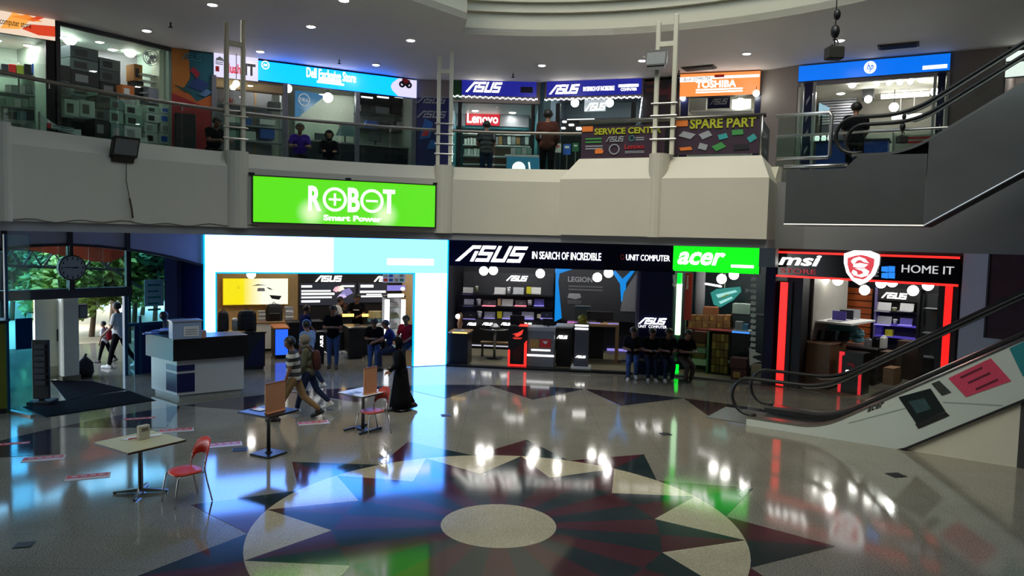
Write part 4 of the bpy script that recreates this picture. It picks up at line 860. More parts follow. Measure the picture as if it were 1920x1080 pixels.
x0, x1, z0, z1 = F2.rect(1062, 607, 1160, 672, d); t.p('top', B(F2).box(x0, x1, d, d + .7, z1 - .09, z1, .01), wood); t.p('leg', B(F2).box(x1 - .1, x1, d + .02, d + .68, .012, z1 - .09), wood); t.p('leg', B(F2).box(x0, x0 + .1, d + .02, d + .68, .012, z1 - .09), wood); t.p('dark_front', B(F2).box(x0 + .1, x1 - .45, d + .2, d + .24, .1, z1 - .09), blackm); t.done()
for k, (a, c) in enumerate(((1064, 1090), (1104, 1126), (1140, 1180))):
    xa, xb = F2.at(a, 605, d + .2)[0], F2.at(c, 605, d + .2)[0]; t = T('keyboard', '%s keyboard with purple glow on the wooden table' % ['left', 'middle', 'right'][k], 'keyboard', 'glowing keyboards', fr=F2); t.p('body', B(F2).box(xa, min(xb, x1 - .02), d + .12, d + .3, z1 + .001, z1 + .03), black); t.p('glow_strip', B(F2).box(xa, min(xb, x1 - .02), d + .1, d + .12, z1 + .001, z1 + .03), purp if k else glow('violet_strip', (.6, .15, .8), 1.)); t.done()
t = T('monitor', 'wide black monitor standing on the wooden table', 'monitor', fr=F2); xa, xb, za, zb_ = F2.rect(1100, 584, 1150, 600, d + .45); t.p('screen', B(F2).box(xa, xb, d + .45, d + .49, za, zb_, .01), blackm); t.p('stand', B(F2).box((xa+xb)/2 - .1, (xa+xb)/2 + .1, d + .4, d + .55, z1 + .001, za), black); t.done()
solo('light_strip', B(F2).box(F2.at(1138, 655, 4.12)[0], F2.at(1180, 655, 4.12)[0], 4.12, 4.19, F2.at(1150, 658, 4.12)[1], F2.at(1150, 654, 4.12)[1]), purp, 'purple glowing strip low on the wall behind the wooden table', 'light strip')
# ==== green sign shop
F3 = Fr(V(1261, 12.3), V(1434, 12.3)); L3 = F3.L
room(F3, .02, L3 - .02, 3.6, 3.5, mat('dark_teal_wall', (44, 56, 60), .5), mat('charcoal_ceiling'), 0, olive)
shop_fill_lights(F3, ((.35, 1.2), (.7, 2.4)), 3.5, 'the green sign shop')
struct('trim_13', B(F3).box(-.1, L3, -.14, .05, 0, .06), mat('grey_step', (110, 108, 104), .3))
t, _ = signbox(F3, (1262, 463, 1424, 511), -.06, glow('green_lit_face', (.005, .93, .01), 1.25), 'sign_lightbox', 'bright green lit sign with white italic lettering', .22, 0)
sub(F3, t, 'lettering', (1271, 473, 1360, 497), -.07, wl3, 'text', 'acer', bold=.022, shear=.3); sub(F3, t, 'small_white_line', (1371, 497, 1413, 502), -.07, wl3, 'box'); t.done()
t = T('neon_tube', 'vertical neon column, green at the ends and white in the middle', 'neon light', fr=F3)
gn = glow('green_neon', (.0, 1., .03), 1.5); xg = F3.at(1271, 600, .0)[0]
zz = [F3.at(1271, y, 0)[1] for y in (700, 676, 628, 532, 512)]
t.p('green_end', B(F3).box(xg - .055, xg + .055, -.03, .08, max(.07, zz[0]), zz[1]), gn); t.p('dark_gap', B(F3).box(xg - .05, xg + .05, -.0, .08, zz[1], zz[2]), grnp); t.p('white_middle', B(F3).box(xg - .065, xg + .065, -.03, .08, zz[2], zz[3]), glow('green_white_neon', (.8, 1.4, .8), 1.4)); t.p('green_end', B(F3).box(xg - .055, xg + .055, -.03, .08, zz[3], zz[4]), gn); t.done()
t = T('wall_hook_lamp', 'white bone-shaped bracket hanging left of the green neon column', 'bracket', fr=F3); x0, x1, z0, z1 = F3.rect(1260, 513, 1266, 536, -.08)
t.p('bar', B(F3).tube([((x0+x1)/2 + .02, -.08, z0 + .05), ((x0+x1)/2, -.08, z1 - .03)], .03, 8), mat('cream_bone', (224, 214, 190), .5)); t.p('knob', B(F3).ball(((x0+x1)/2 + .02, -.08, z0 + .03), .05, 8, 6), mat('cream_bone')); t.done()
t = T('roller_banner', 'red vertical banner behind the green neon column', 'banner', fr=F3); x0, x1, z0, z1 = F3.rect(1277, 512, 1297, 600, 1.2); t.p('sheet', B(F3).box(x0, x1, 1.2, 1.22, z0, z1), redp); xa, xb, za, zb_ = F3.rect(1286, 516, 1291, 542, 1.19)
g = glyphs('lenovo', .02, 0); b = B(F3); b._add([(xb - (v_ / g[2][1]) * (xb-xa), 1.19 - (.008 if c > .5 else 0), za + (u / g[2][0]) * (zb_-za)) for u, v_, c in g[0]], g[1]); t.p('lettering', b, whitep); t.p('base', B(F3).box(x0, x1, 1.15, 1.3, .012, .08), black); t.p('pole', B(F3).box((x0+x1)/2 - .02, (x0+x1)/2 + .02, 1.22, 1.25, .08, z1), chrome); t.done()
t = T('round_column', 'grey round column inside the green sign shop', 'column', fr=F3); x, _z = F3.at(1312, 560, 2.2); t.p('shaft', B(F3).lathe([(.15, .012), (.15, 3.3)], x, 2.2, 18), greyw); t.p('collar', B(F3).lathe([(.18, 3.3), (.18, 3.49)], x, 2.2, 18), greyw); t.done()
t = T('glowing_poster', 'tilted glowing teal poster with light streaks', 'poster', fr=F3); d = 3.0
tg = glow('teal_poster_face', (.03, .3, .26), .8)
sub(F3, t, 'panel', (1332, 534, 1390, 577), d, tg, 'poly', [(0, .62), (.12, .1), (.35, 0), (.75, .35), (1, .75), (.95, .95), (.2, .8)])
for q, p in (((1340, 540, 1385, 570), [(.05, .55), (.85, .9), (.95, .8), (.15, .35)]), ((1340, 545, 1380, 572), [(.2, .2), (.8, .62), (.85, .5), (.3, .05)])): sub(F3, t, 'light_streak', q, d - .02, glow('teal_streak', (.35, .75, .7), 1.), 'poly', p)
sub(F3, t, 'gold_streak', (1346, 548, 1372, 562), d - .02, yelp, 'poly', [(0, .1), (.6, .7), (1, .9), (.5, .4)]); t.p('hanger', B(F3).box(*F3.rect(1358, 512, 1360, 540, d)[:2], d + .01, d + .03, F3.at(1359, 545, d)[1], 3.49), chrome); t.done()
for px, lab in (((1353, 523), 'left globe lamp inside the green sign shop'), ((1376, 515), 'right globe lamp just below the green sign')): pendant(F3, px, 1., .14, lab, GL, 3.45)
t = T('tube_light', 'white fluorescent tube left of the globes in the green sign shop', 'lamp', fr=F3); p0 = F3.at(1323, 532, 1.8); p1 = F3.at(1352, 537, 1.2); t.p('tube', B(F3).tube([(p0[0], 1.8, p0[1]), (p1[0], 1.2, p1[1])], .03, 8), wl3); t.p('rod', B(F3).tube([(p0[0], 1.8, p0[1]), (p0[0], 1.8, 3.48)], .01, 6), black); t.p('rod', B(F3).tube([(p1[0], 1.2, p1[1]), (p1[0], 1.2, 3.48)], .01, 6), black); t.done()
# counter of boxes
gold = mat('kraft_label', (190, 150, 80), .5)
x0, x1, z0, z1 = counter(F3, (1285, 617, 1368, 700), 1.4, 2.1, mat('dark_red_counter', (70, 34, 32), .5), mat('red_top', (150, 60, 60), .4), 'dark red counter loaded with brown cartons in the green sign shop')
for k in range(6):
    a = 1290 + 13.3 * k; carton(F3, (a, 591, a + 12.6, 603), 1.5, 1.85, brown, '%s carton from the left in the upper row on the red counter' % ORD[k], 'brown cartons on the red counter', None, mark=gold if k % 2 else None)
    carton(F3, (a, 604, a + 12.6, 616.5), 1.45, 1.9, brown, '%s carton from the left in the lower row on the red counter' % ORD[k], 'brown cartons on the red counter', None, mark=gold if k % 2 == 0 else None)
carton(F3, (1318, 576, 1343, 590.5), 1.55, 1.9, mat('rust_carton', (150, 92, 56), .7), 'single rust carton standing on top of the two carton rows', None)
t = T('parts_rack', 'dark rack of labelled component boxes in front of the red counter', 'rack', fr=F3); d = .9
x0, x1, z0, z1 = F3.rect(1325, 622, 1370, 690, d); t.p('side', B(F3).box(x0, x0 + .05, d, d + .4, .012, z1), mat('green_side', (120, 150, 130), .5)); t.p('side', B(F3).box(x1 - .05, x1, d, d + .4, .012, z1), blackm); t.p('back', B(F3).box(x0, x1, d + .38, d + .4, .012, z1), blackm); t.p('top', B(F3).box(x0, x1, d, d + .4, z1, z1 + .04), mat('red_top'))
for r in range(5):
    for c in range(4):
        xa = x0 + .14 + (x1 - x0 - .2) * c / 4; za = .05 + (z1 - .1) * r / 5; t.p('component_box', B(F3).box(xa, xa + (x1-x0-.2)/4 - .015, d + .03, d + .35, za, za + (z1-.1)/5 - .02), brown if (r + c) % 3 else gold)
t.done()
for k, (q, m, n) in enumerate((((1300, 622, 1323, 643), mat('maroon_box', (96, 44, 42), .6), 'maroon'), ((1300, 644, 1322, 651), brown, 'flat brown'), ((1299, 652, 1323, 662), silver, 'silver'), ((1299, 663, 1322, 672), brown, 'small brown'), ((1297, 673, 1324, 685), white, 'white'))): carton(F3, q, 1.0, 1.3, m, '%s carton in the floor stack left of the component rack' % n, 'floor stack left of the rack')
for k, (q, n) in enumerate((((1368, 672, 1400, 691), 'upper'), ((1370, 692, 1400, 713), 'lower'))): carton(F3, q, .2, .6, mat('dark_red_carton', (84, 44, 40), .7), '%s of two dark red cartons by the white paper garland' % n, None, mark=gold if n == 'lower' else None)
t = T('glass_counter', 'glass counter with a blue lit edge at the right of the green sign shop', 'counter', fr=F3); d = .9; x0, x1, z0, z1 = F3.rect(1371, 620, 1404, 690, d)
t.p('top', B(F3).box(x0, x1, d, d + .5, z1 - .03, z1), white); t.p('blue_strip', B(F3).box(x0, x1, d - .015, d, z1 - .07, z1 - .03), glow('blue_strip', (.05, .25, 1.), 1.4)); t.p('body', B(F3).box(x0, x1, d, d + .5, .45, z1 - .03), mat('dark_glass_body', (40, 46, 52), .15)); t.p('shelf', B(F3).box(x0 - .05, x1 + .02, d - .12, d + .5, .38, .45), mat('pale_green_top', (160, 180, 160), .4)); t.p('base', B(F3).box(x0, x1, d + .05, d + .5, .012, .38), blackm); zt2 = z1; xq0, xq1 = x0, x1; t.done()
carton(F3, (1373, 570, 1407, 589), 1.6, 1.95, mat('mint_box', (150, 170, 160), .6), 'mint printer box on the high shelf right of the teal poster')
struct('trim_14', B(F3).box(F3.at(1370, 590, 1.5)[0], L3 - .03, 1.5, 2.1, F3.at(1390, 591, 1.5)[1], F3.at(1390, 589, 1.5)[1]), blackm)
for k, (q, m) in enumerate((((1378, 603, 1392, 619), silver), ((1392, 608, 1402, 619), mat('cyan_box', (80, 150, 190), .5)))): 
    x0, x1, z0, z1 = F3.rect(*q, 1.0); carton(F3, q, 1.0, 1.2, m, ['silver', 'cyan'][k] + ' box standing on the glass counter')
t = T('paper_garland', 'vertical garland of white paper tags ending in fins beside the green shop', 'garland', fr=F3); d = -.12
tagm = mat('white_tag', (214, 216, 196), .6); xx = F3.at(1412, 600, d)[0]
t.p('string', B(F3).tube([(xx, d + .02, F3.at(1413, 512, d)[1]), (xx - .02, d + .02, F3.at(1410, 690, d)[1])], .012, 6), mat('green_cord', (120, 150, 120), .6))
for k in range(13): y = 520 + k * 11.2; sub(F3, t, 'tag', (1407.5 - k*.12, y, 1418.5 - k*.12, y + 7.5), d, tagm, 'poly', [(0, .1), (.9, 0), (1, .9), (.15, 1)])
for y in (664, 677): sub(F3, t, 'fin', (1404, y - 12, 1428, y + 10), d, tagm, 'poly', [(0, 1), (.35, .7), (1, .45), (.4, .3), (.1, 0)])
sub(F3, t, 'bow', (1398, 541, 1414, 549), d, tagm, 'poly', [(0, 0), (.5, .4), (1, 0), (1, 1), (.5, .6), (0, 1)]); t.done()
FP = Fr(V(1434, 12.3), V(1452, 12.3)); struct('wall_front.002', B(FP).box(0, FP.L, .0, .5, 0, 3.5), navy); struct('trim_15', B(FP).box(-.12, FP.L + .05, -.3, .0, 3.15, ZF0), mat('pale_grey_box', (120, 132, 130), .5))
# ==== black and red shop at the right
F4 = Fr(V(1452, 12.4), V(1800, 12.4)); L4 = F4.L
room(F4, .02, L4 - .02, 4.8, 3.45, mat('charcoal_wall'), mat('charcoal_ceiling'), 0, olive)
shop_fill_lights(F4, ((.2, 2.2), (.5, 3.), (.78, 2.4)), 3.45, 'the black and red shop')
struct('trim_16', B(F4).box(0, L4, .02, .3, 3.4, ZF0), mat('brown_bulkhead', (70, 52, 44), .6))
t, _ = signbox(F4, (1454, 476, 1799, 528), -.04, mat('gloss_black_sign', (12, 11, 16), .12), 'sign_board', 'black shop sign with red lines, white lettering and a shield emblem', .2)
x0, x1, z0, z1 = F4.rect(1454, 476, 1799, 528, -.04)
t.p('red_line', B(F4).box(x0, x1, -.07, -.04, z1 - .05, z1), red); t.p('red_line', B(F4).box(x0, x1, -.07, -.04, z0, z0 + .05), red)
sub(F4, t, 'lettering', (1461, 478, 1540, 498), -.05, wl3, 'text', 'msi', bold=.02, shear=.25); sub(F4, t, 'red_lettering', (1464, 504, 1530, 513), -.05, glow('dim_red_letter', (.35, .02, .03), 1.), 'text', 'STORE')
sub(F4, t, 'silver_lettering', (1691, 498, 1789, 513), -.05, glow('silver_letter', (.6, .6, .62), 1.), 'text', 'HOME IT')
for u in range(2):
    for v in range(2): sub(F4, t, 'blue_pane', (1653 + 13*u, 499 + 12*v, 1665 + 13*u, 510 + 12*v), -.05, glow('window_blue', (.02, .25, .9), 1.1), 'poly', [(0, .08*(1-u)), (1, 0), (1, 1), (0, 1 - .1*(1-u))])
sub(F4, t, 'small_print', (1640, 502, 1648, 519), -.05, greyl, 'bars'); t.done()
t = T('shield_emblem', 'white shield emblem with a red field and pale curling beast mark', 'emblem', fr=F4); d = -.12
shp = [(.5, 1), (.72, .96), (1, .86), (.99, .6), (.9, .33), (.72, .12), (.5, 0), (.28, .12), (.1, .33), (.01, .6), (0, .86), (.28, .96)]
x0, x1, z0, z1 = F4.rect(1581, 467, 1647, 535, d); S = lambda p: (x0 + (x1-x0)*p[0], z0 + (z1-z0)*p[1])
t.p('plate', B(F4).prism([S(p) for p in shp], d, d + .08), glow('shield_white', (1., .97, .95), 1.5))
t.p('red_field', B(F4).prism([S((.5 + (u-.5)*.76, .48 + (v-.5)*.72)) for u, v in shp], d - .012, d), glow('shield_red', (.75, .06, .08), 1.))
b = B(F4)
for p in ([(.22, .66), (.3, .74), (.45, .79), (.62, .74), (.74, .62), (.6, .64), (.5, .7), (.4, .68), (.34, .6), (.28, .58)], [(.3, .58), (.5, .62), (.72, .58), (.62, .5), (.45, .48), (.3, .5)], [(.34, .46), (.62, .48), (.76, .4), (.72, .28), (.55, .22), (.36, .26), (.5, .3), (.6, .34), (.56, .4)], [(.3, .42), (.4, .38), (.44, .3), (.34, .26), (.26, .34)], [(.36, .2), (.5, .18), (.62, .16), (.5, .1), (.42, .13)]): b.prism([S(q) for q in p], d - .024, d - .012)
t.p('pale_mark', b, glow('shield_mark', (1., .95, .93), 1.3)); t.done()
for k, (qa, qb, lab) in enumerate((((1457, 1471), (529, 740), 'tall red neon column at the left of the black and red shop'), ((1767, 1781), (533, 690), 'tall red neon column at the right of the black and red shop'))):
    x0, x1, _a, z1 = F4.rect(qa[0], qb[0], qa[1], qb[1], .0); z1 = F4.at((qa[0]+qa[1])/2, qb[0], 0)[1]; t = T('neon_column', lab, 'neon light', fr=F4); t.p('lit_face', B(F4).box(x0, x1, .045, .06, .03, z1), glow('red_column', (1., .012, .01), 1.5)); t.p('housing', B(F4).box(x0 - .1, x1 + .12, .06, .25, 0, z1 + .02), blackm); t.done()
struct('trim_17', B(F4).box(.28, .7, .1, .5, 0, 3.4), blackm); struct('trim_18', B(F4).box(L4 - .5, L4, .2, .5, 0, 3.4), blackm)
for px, lab in (((1546, 524), 'first globe lamp from the left in the black and red shop'), ((1571, 526), 'second globe lamp, left of the shield'), ((1621, 544), 'low globe lamp just under the shield'), ((1652, 531), 'globe lamp right of the shield, left of a close pair'), ((1673, 529), 'globe lamp below the blue panes'), ((1712, 545), 'low globe lamp at the right of the white logo'), ((1740, 535), 'last globe lamp before the right red column')): pendant(F4, px, 1.4, .13, lab, GL, 3.4)
t = T('slat_wall', 'orange slatted display wall in the black and red shop', 'wall panel', fr=F4); d = 4.2; x0, x1, z0, z1 = F4.rect(1581, 538, 1633, 650, d); z0 = .012
ora = mat('orange_slat', (196, 96, 44), .5); n = 13
for k in range(n): za = z0 + (z1-z0)*k/n; t.p('slat', B(F4).box(x0, x1, d, d + .05, za, za + (z1-z0)/n - .03), ora)
t.p('backing', B(F4).box(x0, x1, d + .05, d + .09, z0, z1), blackm); t.done()
t = T('shelf_unit', 'black shelf unit with purple light and a white logo in the right shop', 'shelf', fr=F4); d = 3.8; x0, x1, z0, z1 = F4.rect(1637, 541, 1722, 690, d); z0 = .012
t.p('back', B(F4).box(x0, x1, d + .35, d + .4, z0, z1), blackm); t.p('side', B(F4).box(x0, x0 + .06, d, d + .35, z0, z1), mat('lilac_side', (110, 100, 150), .4)); t.p('side', B(F4).box(x1 - .06, x1, d, d + .35, z0, z1), black); SZ = []
for y in (584, 610, 632): z = F4.at(1680, y, d)[1]; SZ.append(z); t.p('shelf', B(F4).box(x0 + .06, x1 - .06, d, d + .35, z - .03, z), glow('violet_shelf', (.06, .04, .35), 1.) if y > 600 else black)
sub(F4, t, 'logo_lettering', (1653, 549, 1701, 560), d + .05, wl3, 'asus'); t.p('logo_board', B(F4).box(x0, x1, d + .06, d + .09, F4.at(1680, 565, d)[1], z1), black); t.done()
for q, m, lab, lt in (((1644, 567, 1670, 583), pale, 'pale laptop, left on the upper shelf of the right shop unit', None), ((1687, 569, 1713, 583), pale, 'pale laptop, right on the upper shelf of the right shop unit', None), ((1644, 593, 1671, 608), silver, 'silver laptop, left on the middle shelf of the right shop unit', purp), ((1687, 597, 1710, 609), vio, 'violet laptop, right on the middle shelf of the right shop unit', purp)): laptop(F4, q, d + .05, m, lab, 'laptops in the right shop unit', None, lit=lt)
carton(F4, (1659, 618, 1673, 631), d + .05, d + .2, yelp, 'yellow carton on the lower shelf of the right shop unit'); carton(F4, (1640, 612, 1653, 631), d + .05, d + .2, vio, 'violet carton on the lower shelf of the right shop unit'); tumbler(F4, (1674, 598, 1683, 609), d + .1, silver, 'silver tumbler on the middle shelf of the right shop unit', None); tumbler(F4, (1672, 576, 1682, 584), d + .1, mat('olive_mug'), 'olive mug between two pale laptops in the right shop', None)
# left side wall shelf and counter
t = T('wall_shelf', 'white wall shelf with gadgets at the left of the black and red shop', 'shelf', fr=F4); x0 = .72
za = F4.at(1530, 597, 1.5)[1]; t.p('board', B(F4).box(x0 + .02, x0 + .95, .9, 2.6, za - .05, za), white); t.p('wall_panel', B(F4).box(x0 - .02, x0 + .02, .7, 3., .012, 3.4), mat('pale_panel', (170, 168, 158), .5)); t.p('bracket', B(F4).box(x0 + .02, x0 + .8, 1.7, 1.74, za - .3, za - .05), mat('teal_metal', (90, 150, 160), .4)); t.done()
for k in range(3):
    yy = 1.1 + .5 * k; t = T('laptop', '%s laptop from the front on the white wall shelf' % ORD[k], 'laptop', 'laptops on the white wall shelf', fr=F4)
    t.p('base', B(F4).box(x0 + .25, x0 + .6, yy, yy + .34, za + .001, za + .02), silver); t.p('lid', B(F4).box(x0 + .24, x0 + .6, yy + .33, yy + .35, za + .02, za + .26), [vio, black, silver][k]); t.done()
t, _ = signbox(F4, (1531, 529, 1554, 557), 3.2, glow('orange_white_poster', (1., .8, .55), 1.), 'lit_poster', 'lit poster, white over red, in the left corner of the right shop', .05); sub(F4, t, 'red_part', (1532, 549, 1554, 556), 3.19, redp, 'box'); sub(F4, t, 'orange_swirl', (1535, 534, 1548, 546), 3.19, orap, 'poly', [(0, .4), (.6, 1), (1, .6), (.4, 0)]); t.p('hanger', B(F4).box(*F4.rect(1542, 500, 1543, 530, 3.2)[:2], 3.22, 3.24, F4.at(1542, 530, 3.2)[1], 3.44), chrome); t.done()
struct('wall_left.004', B(F4).box(F4.at(1556, 560, 3.4)[0], F4.at(1584, 560, 3.4)[0], 3.4, 3.5, .012, 3.4), mat('blue_grey_panel', (80, 92, 104), .5))
x0, x1, z0, z1 = counter(F4, (1497, 641, 1556, 705), .55, 1.6, mat('oak_front', (120, 88, 62), .5, vary=.2, scale=10), mat('oak_top', (156, 124, 96), .4), 'brown wooden counter with black laptops at the left of the right shop')
for k in range(3):
    xa = x0 + .08 + .3 * k; t = T('laptop', '%s black laptop from the left on the brown counter' % ORD[k], 'laptop', 'black laptops on the brown counter', fr=F4); yy = .75 + .2 * k
    t.p('base', B(F4).box(xa, xa + .28, yy, yy + .25, z1 + .001, z1 + .02), black); t.p('lid', B(F4).loft([[(xa, yy + .25, z1 + .02), (xa + .28, yy + .25, z1 + .02), (xa + .28, yy + .265, z1 + .02), (xa, yy + .265, z1 + .02)], [(xa, yy + .33, z1 + .26), (xa + .28, yy + .33, z1 + .26), (xa + .28, yy + .345, z1 + .26), (xa, yy + .345, z1 + .26)]]), black); t.done()
# mid counter with teal plastic heap
t = T('island_counter', 'dark island counter with red and white top items in the right shop', 'counter', fr=F4); d = 2.2; x0, x1, z0, z1 = F4.rect(1556, 648, 1640, 715, d); t.p('body', B(F4).box(x0, x1, d, d + .7, .012, z1 - .05), blackm); t.p('top', B(F4).box(x0 - .03, x1 + .03, d - .03, d + .73, z1 - .05, z1), mat('grey_counter_top', (120, 116, 116), .3)); t.p('red_edge', B(F4).box(x0, x0 + .5, d - .045, d - .03, z1 - .05, z1 - .01), redp); t.done()
b = B(F4); r2 = random.Random(5)
for k in range(9):
    cx = x0 + .05 + r2.random()*.62; cz_ = z1 + .12 + r2.random()*.28; b.loft([[(cx + r*math.cos(a)*(1 + .3*math.sin(2*a + k)), d + .35 + r*math.sin(a), cz_ + h) for a in [j*math.pi/4 for j in range(8)]] for r, h in ((.05, -.1), (.16, -.06), (.17, .0), (.1, .06), (.02, .09))])
solo('plastic_bags', b, mat('teal_plastic', (120, 180, 190), .2, vary=.5, scale=14), 'heap of teal and white plastic wrapped goods on the island counter', 'bags', kind='stuff')
for k, (u, m) in enumerate(((.85, silver), (1.05, black), (1.25, white))): tumb = (x0 + u); b = B(F4); b.box(tumb, tumb + .14, d + .1, d + .3, z1 + .001, z1 + .2 + .05*k, .01); b.box(tumb + .03, tumb + .11, d + .13, d + .27, z1 + .2 + .05*k, z1 + .24 + .05*k); solo('gadget_box', b, m, '%s gadget box right of the teal plastic heap' % ['silver', 'black', 'white'][k], 'box', 'gadget boxes on the island counter')
t = T('game_pedestal', 'black pedestal with red bent strips and white lettering by the escalator', 'pedestal', fr=F4); d = .6; x0, x1, z0, z1 = F4.rect(1573, 661, 1618, 712, d)
t.p('body', B(F4).box(x0, x1, d, d + .5, .012, z1), black); w_ = x1 - x0; h = z1 - .012
for uu in ((0, .12, .22), (.84, .96, .2)): t.p('red_strip', B(F4).prism([(x0 + w_*uu[0], .012), (x0 + w_*uu[1], .012), (x0 + w_*uu[1], .012 + h*.9), (x0 + w_*(uu[1] + .1), .012 + h*.92), (x0 + w_*(uu[1] + .1), .012 + h), (x0 + w_*uu[0], .012 + h)] if uu[0] == 0 else [(x0 + w_*uu[0], .012), (x0 + w_*uu[1], .012), (x0 + w_*uu[1], .012 + h*.7), (x0 + w_*uu[0], .012 + h*.62)], d - .02, d), glow('red_strip_dim', (.75, .02, .03), 1.))
sub(F4, t, 'lettering', (1585, 693, 1607, 699), d - .002, wl, 'text', 'msi', bold=.05, shear=.2); sub(F4, t, 'red_mark', (1587, 680, 1604, 690), d - .002, redp, 'poly', [(0, .6), (.3, 1), (.8, .9), (1, .4), (.6, 0), (.7, .5), (.3, .5)]); t.done()
for k, (q, m, dd) in enumerate((((1648, 660, 1680, 718), mat('dark_brown_crate', (84, 62, 46), .7), 1.4), ((1681, 640, 1720, 712), mat('maroon_crate', (66, 44, 40), .7), 1.9), ((1655, 690, 1676, 722), brown, .8))): carton(F4, q, dd, dd + .5, m, ['dark brown crate behind the escalator, middle of the right shop', 'tall maroon crate behind the escalator, right part', 'small brown carton in front of the dark brown crate'][k])
t = T('glass_showcase', 'dark glass showcase beside the right red column', 'cabinet', fr=F4); d = 2.4; x0, x1, z0, z1 = F4.rect(1726, 552, 1758, 690, d); z0 = .012
for q in ((x0, x0 + .04), (x1 - .04, x1)): t.p('post', B(F4).box(q[0], q[1], d, d + .04, z0, z1), black)
t.p('back', B(F4).box(x0, x1, d + .4, d + .44, z0, z1), blackm); t.p('glass_front', B(F4).box(x0, x1, d - .01, d, z0, z1), pane)
for k in range(4): z = z0 + (z1-z0)*(k + .4)/4; t.p('glass_shelf', B(F4).box(x0, x1, d, d + .4, z, z + .015), silver)
t.done()
# ==== walls to the right
F5 = Fr(V(1801, 12.4), V(1990, 12.4)); struct('wall_right.001', B(F5).box(0, F5.L + 6, .0, .2, 0, ZF0), mat('light_grey_paint', (196, 198, 204), .6, vary=.04))
t = T('poster_board', 'dark red poster board on the grey wall behind the escalator', 'poster', fr=F5); x0, x1, z0, z1 = F5.rect(1853, 474, 1960, 640, -.06); t.p('board', B(F5).box(x0, x1, -.06, 0, z0, z1), mat('dark_red_poster', (58, 14, 22), .7, vary=.5, scale=2)); t.p('frame', B(F5).box(x0 - .04, x0, -.08, 0, z0, z1), blackm); t.done()
# ------------------------------------------------------------------ entrance at the left
RE = 13.7
F0 = Fr(cyl(-60, 570, RE), cyl(322, 570, RE)); L0 = F0.L
bluew = mat('deep_blue_wall', (16, 28, 92), .4)
FBW = Fr(cyl(316, 570, 12.9), cyl(384, 570, 12.4)); struct('wall_left.005', B(FBW).box(-.1, FBW.L, 0, .2, 0, ZF0), bluew)
# arched bulkhead
FA = Fr(cyl(-70, 480, 12.5), cyl(386, 480, 12.3)); b = B(FA)
pts = [(-70, 482), (0, 466), (60, 459), (130, 457), (185, 460), (240, 466), (285, 473), (320, 480), (355, 489), (386, 498)]
low = [FA.at(px, py, 0) for px, py in pts]
b.prism(low + [(low[-1][0], ZF0), (low[0][0], ZF0)], 0, .22); struct('wall_front.003', b, mat('lilac_white_paint', (170, 172, 186), .6, vary=.05))
b = B(FA); b.loft([[(x, -.03, z - .05), (x, .25, z - .05), (x, .25, z + .01), (x, -.03, z + .01)] for x, z in low]); struct('trim_19', b, mat('dark_bronze', (40, 34, 34), .5))
for px in (8, 131, 239): x = FA.at(px, 450, -.02)[0]; z = min(low, key=lambda q: abs(q[0]-x))[1]; struct('trim_20', B(FA).box(x - .05, x + .05, -.06, .0, z - .04, ZF0), mat('dark_bronze'))
bronze = mat('dark_bronze')
t = T('entrance_doors', 'tall glazed entrance with dark header bar and cyan side panes', 'entrance', fr=F0)
hd0 = F0.rect(16, 541, 246, 559, 0); t.p('header_bar', B(F0).box(-.6, hd0[1], -.08, .1, hd0[2], hd0[3]), mat('slate_header', (62, 62, 70), .5))
for px in (131, 240): x = F0.at(px, 490, 0)[0]; t.p('mullion', B(F0).box(x - .06, x + .06, -.05, .06, hd0[3], ZF0), bronze)
xs_ = [F0.at(p, 620, 0)[0] for p in (236, 262, 317)]
t.p('side_pane', B(F0).box(xs_[0], xs_[2], .0, .02, .0, ZF0), cyanpane); t.p('side_post', B(F0).box(xs_[0] - .05, xs_[0] + .03, -.05, .08, 0, hd0[2]), mat('teal_frame', (30, 84, 120), .4)); t.p('side_post', B(F0).box(xs_[1] - .03, xs_[1] + .03, -.04, .06, 0, 1.5), mat('teal_frame')); t.p('side_rail', B(F0).box(xs_[0], xs_[2], -.03, .05, 1.25, 1.33), mat('teal_frame')); t.p('lower_panel', B(F0).box(xs_[0] + .2, xs_[2], -.02, .0, 0.0, 1.25), mat('navy_lower_panel', (18, 50, 100), .4))
for k in range(5): x = F0.at(20, 620, 0)[0] + (hd0[1] - F0.at(20, 620, 0)[0])*k/4; t.p('fanlight_pane', B(F0).box(x - 1.0, x, .01, .02, hd0[3], ZF0), glass('sky_pane', (205, 235, 240), tint=.95)) if k else None
t.p('left_pane', B(F0).box(-.7, F0.at(62, 620, 0)[0], .0, .02, 0, hd0[2]), cyanpane); t.p('left_panel_blue', B(F0).box(F0.at(30, 620, 0)[0], F0.at(62, 620, 0)[0], .03, .05, F0.at(45, 655, 0)[1], F0.at(45, 597, 0)[1]), mat('blue_poster', (30, 80, 140), .4)); t.done()
t = T('notice_poster', 'pale cyan notice taped to the right entrance pane', 'poster', fr=F0); x0, x1, z0, z1 = F0.rect(271, 524, 307, 574, -.03); t.p('sheet', B(F0).box(x0, x1, -.03, -.02, z0, z1), mat('pale_cyan_paper', (170, 220, 230), .5)); 
for k in range(5): za = z1 - .12 - .16*k; t.p('print_line', B(F0).box(x0 + .08, x1 - .08 - .05*(k % 2), -.033, -.03, za - .05, za), tealp)
t.done()
t = T('door_leaf', 'cream door leaf standing open behind the black floor stand', 'door', fr=F0); x0, x1, z0, z1 = F0.rect(66, 561, 115, 705, .5); cw = mat('cream_door', (244, 238, 210), .5, vary=.06); t.p('leaf', B(F0).box(x0, x1, .5, .58, .02, z1), cw); t.p('kick_plate', B(F0).box(x0 + .05, x1 - .05, .49, .5, .05, .35), mat('cream_door_dark', (196, 190, 160), .5)); t.p('handle', B(F0).box(x1 - .1, x1 - .06, .46, .5, .95, 1.25), bronze); t.done()
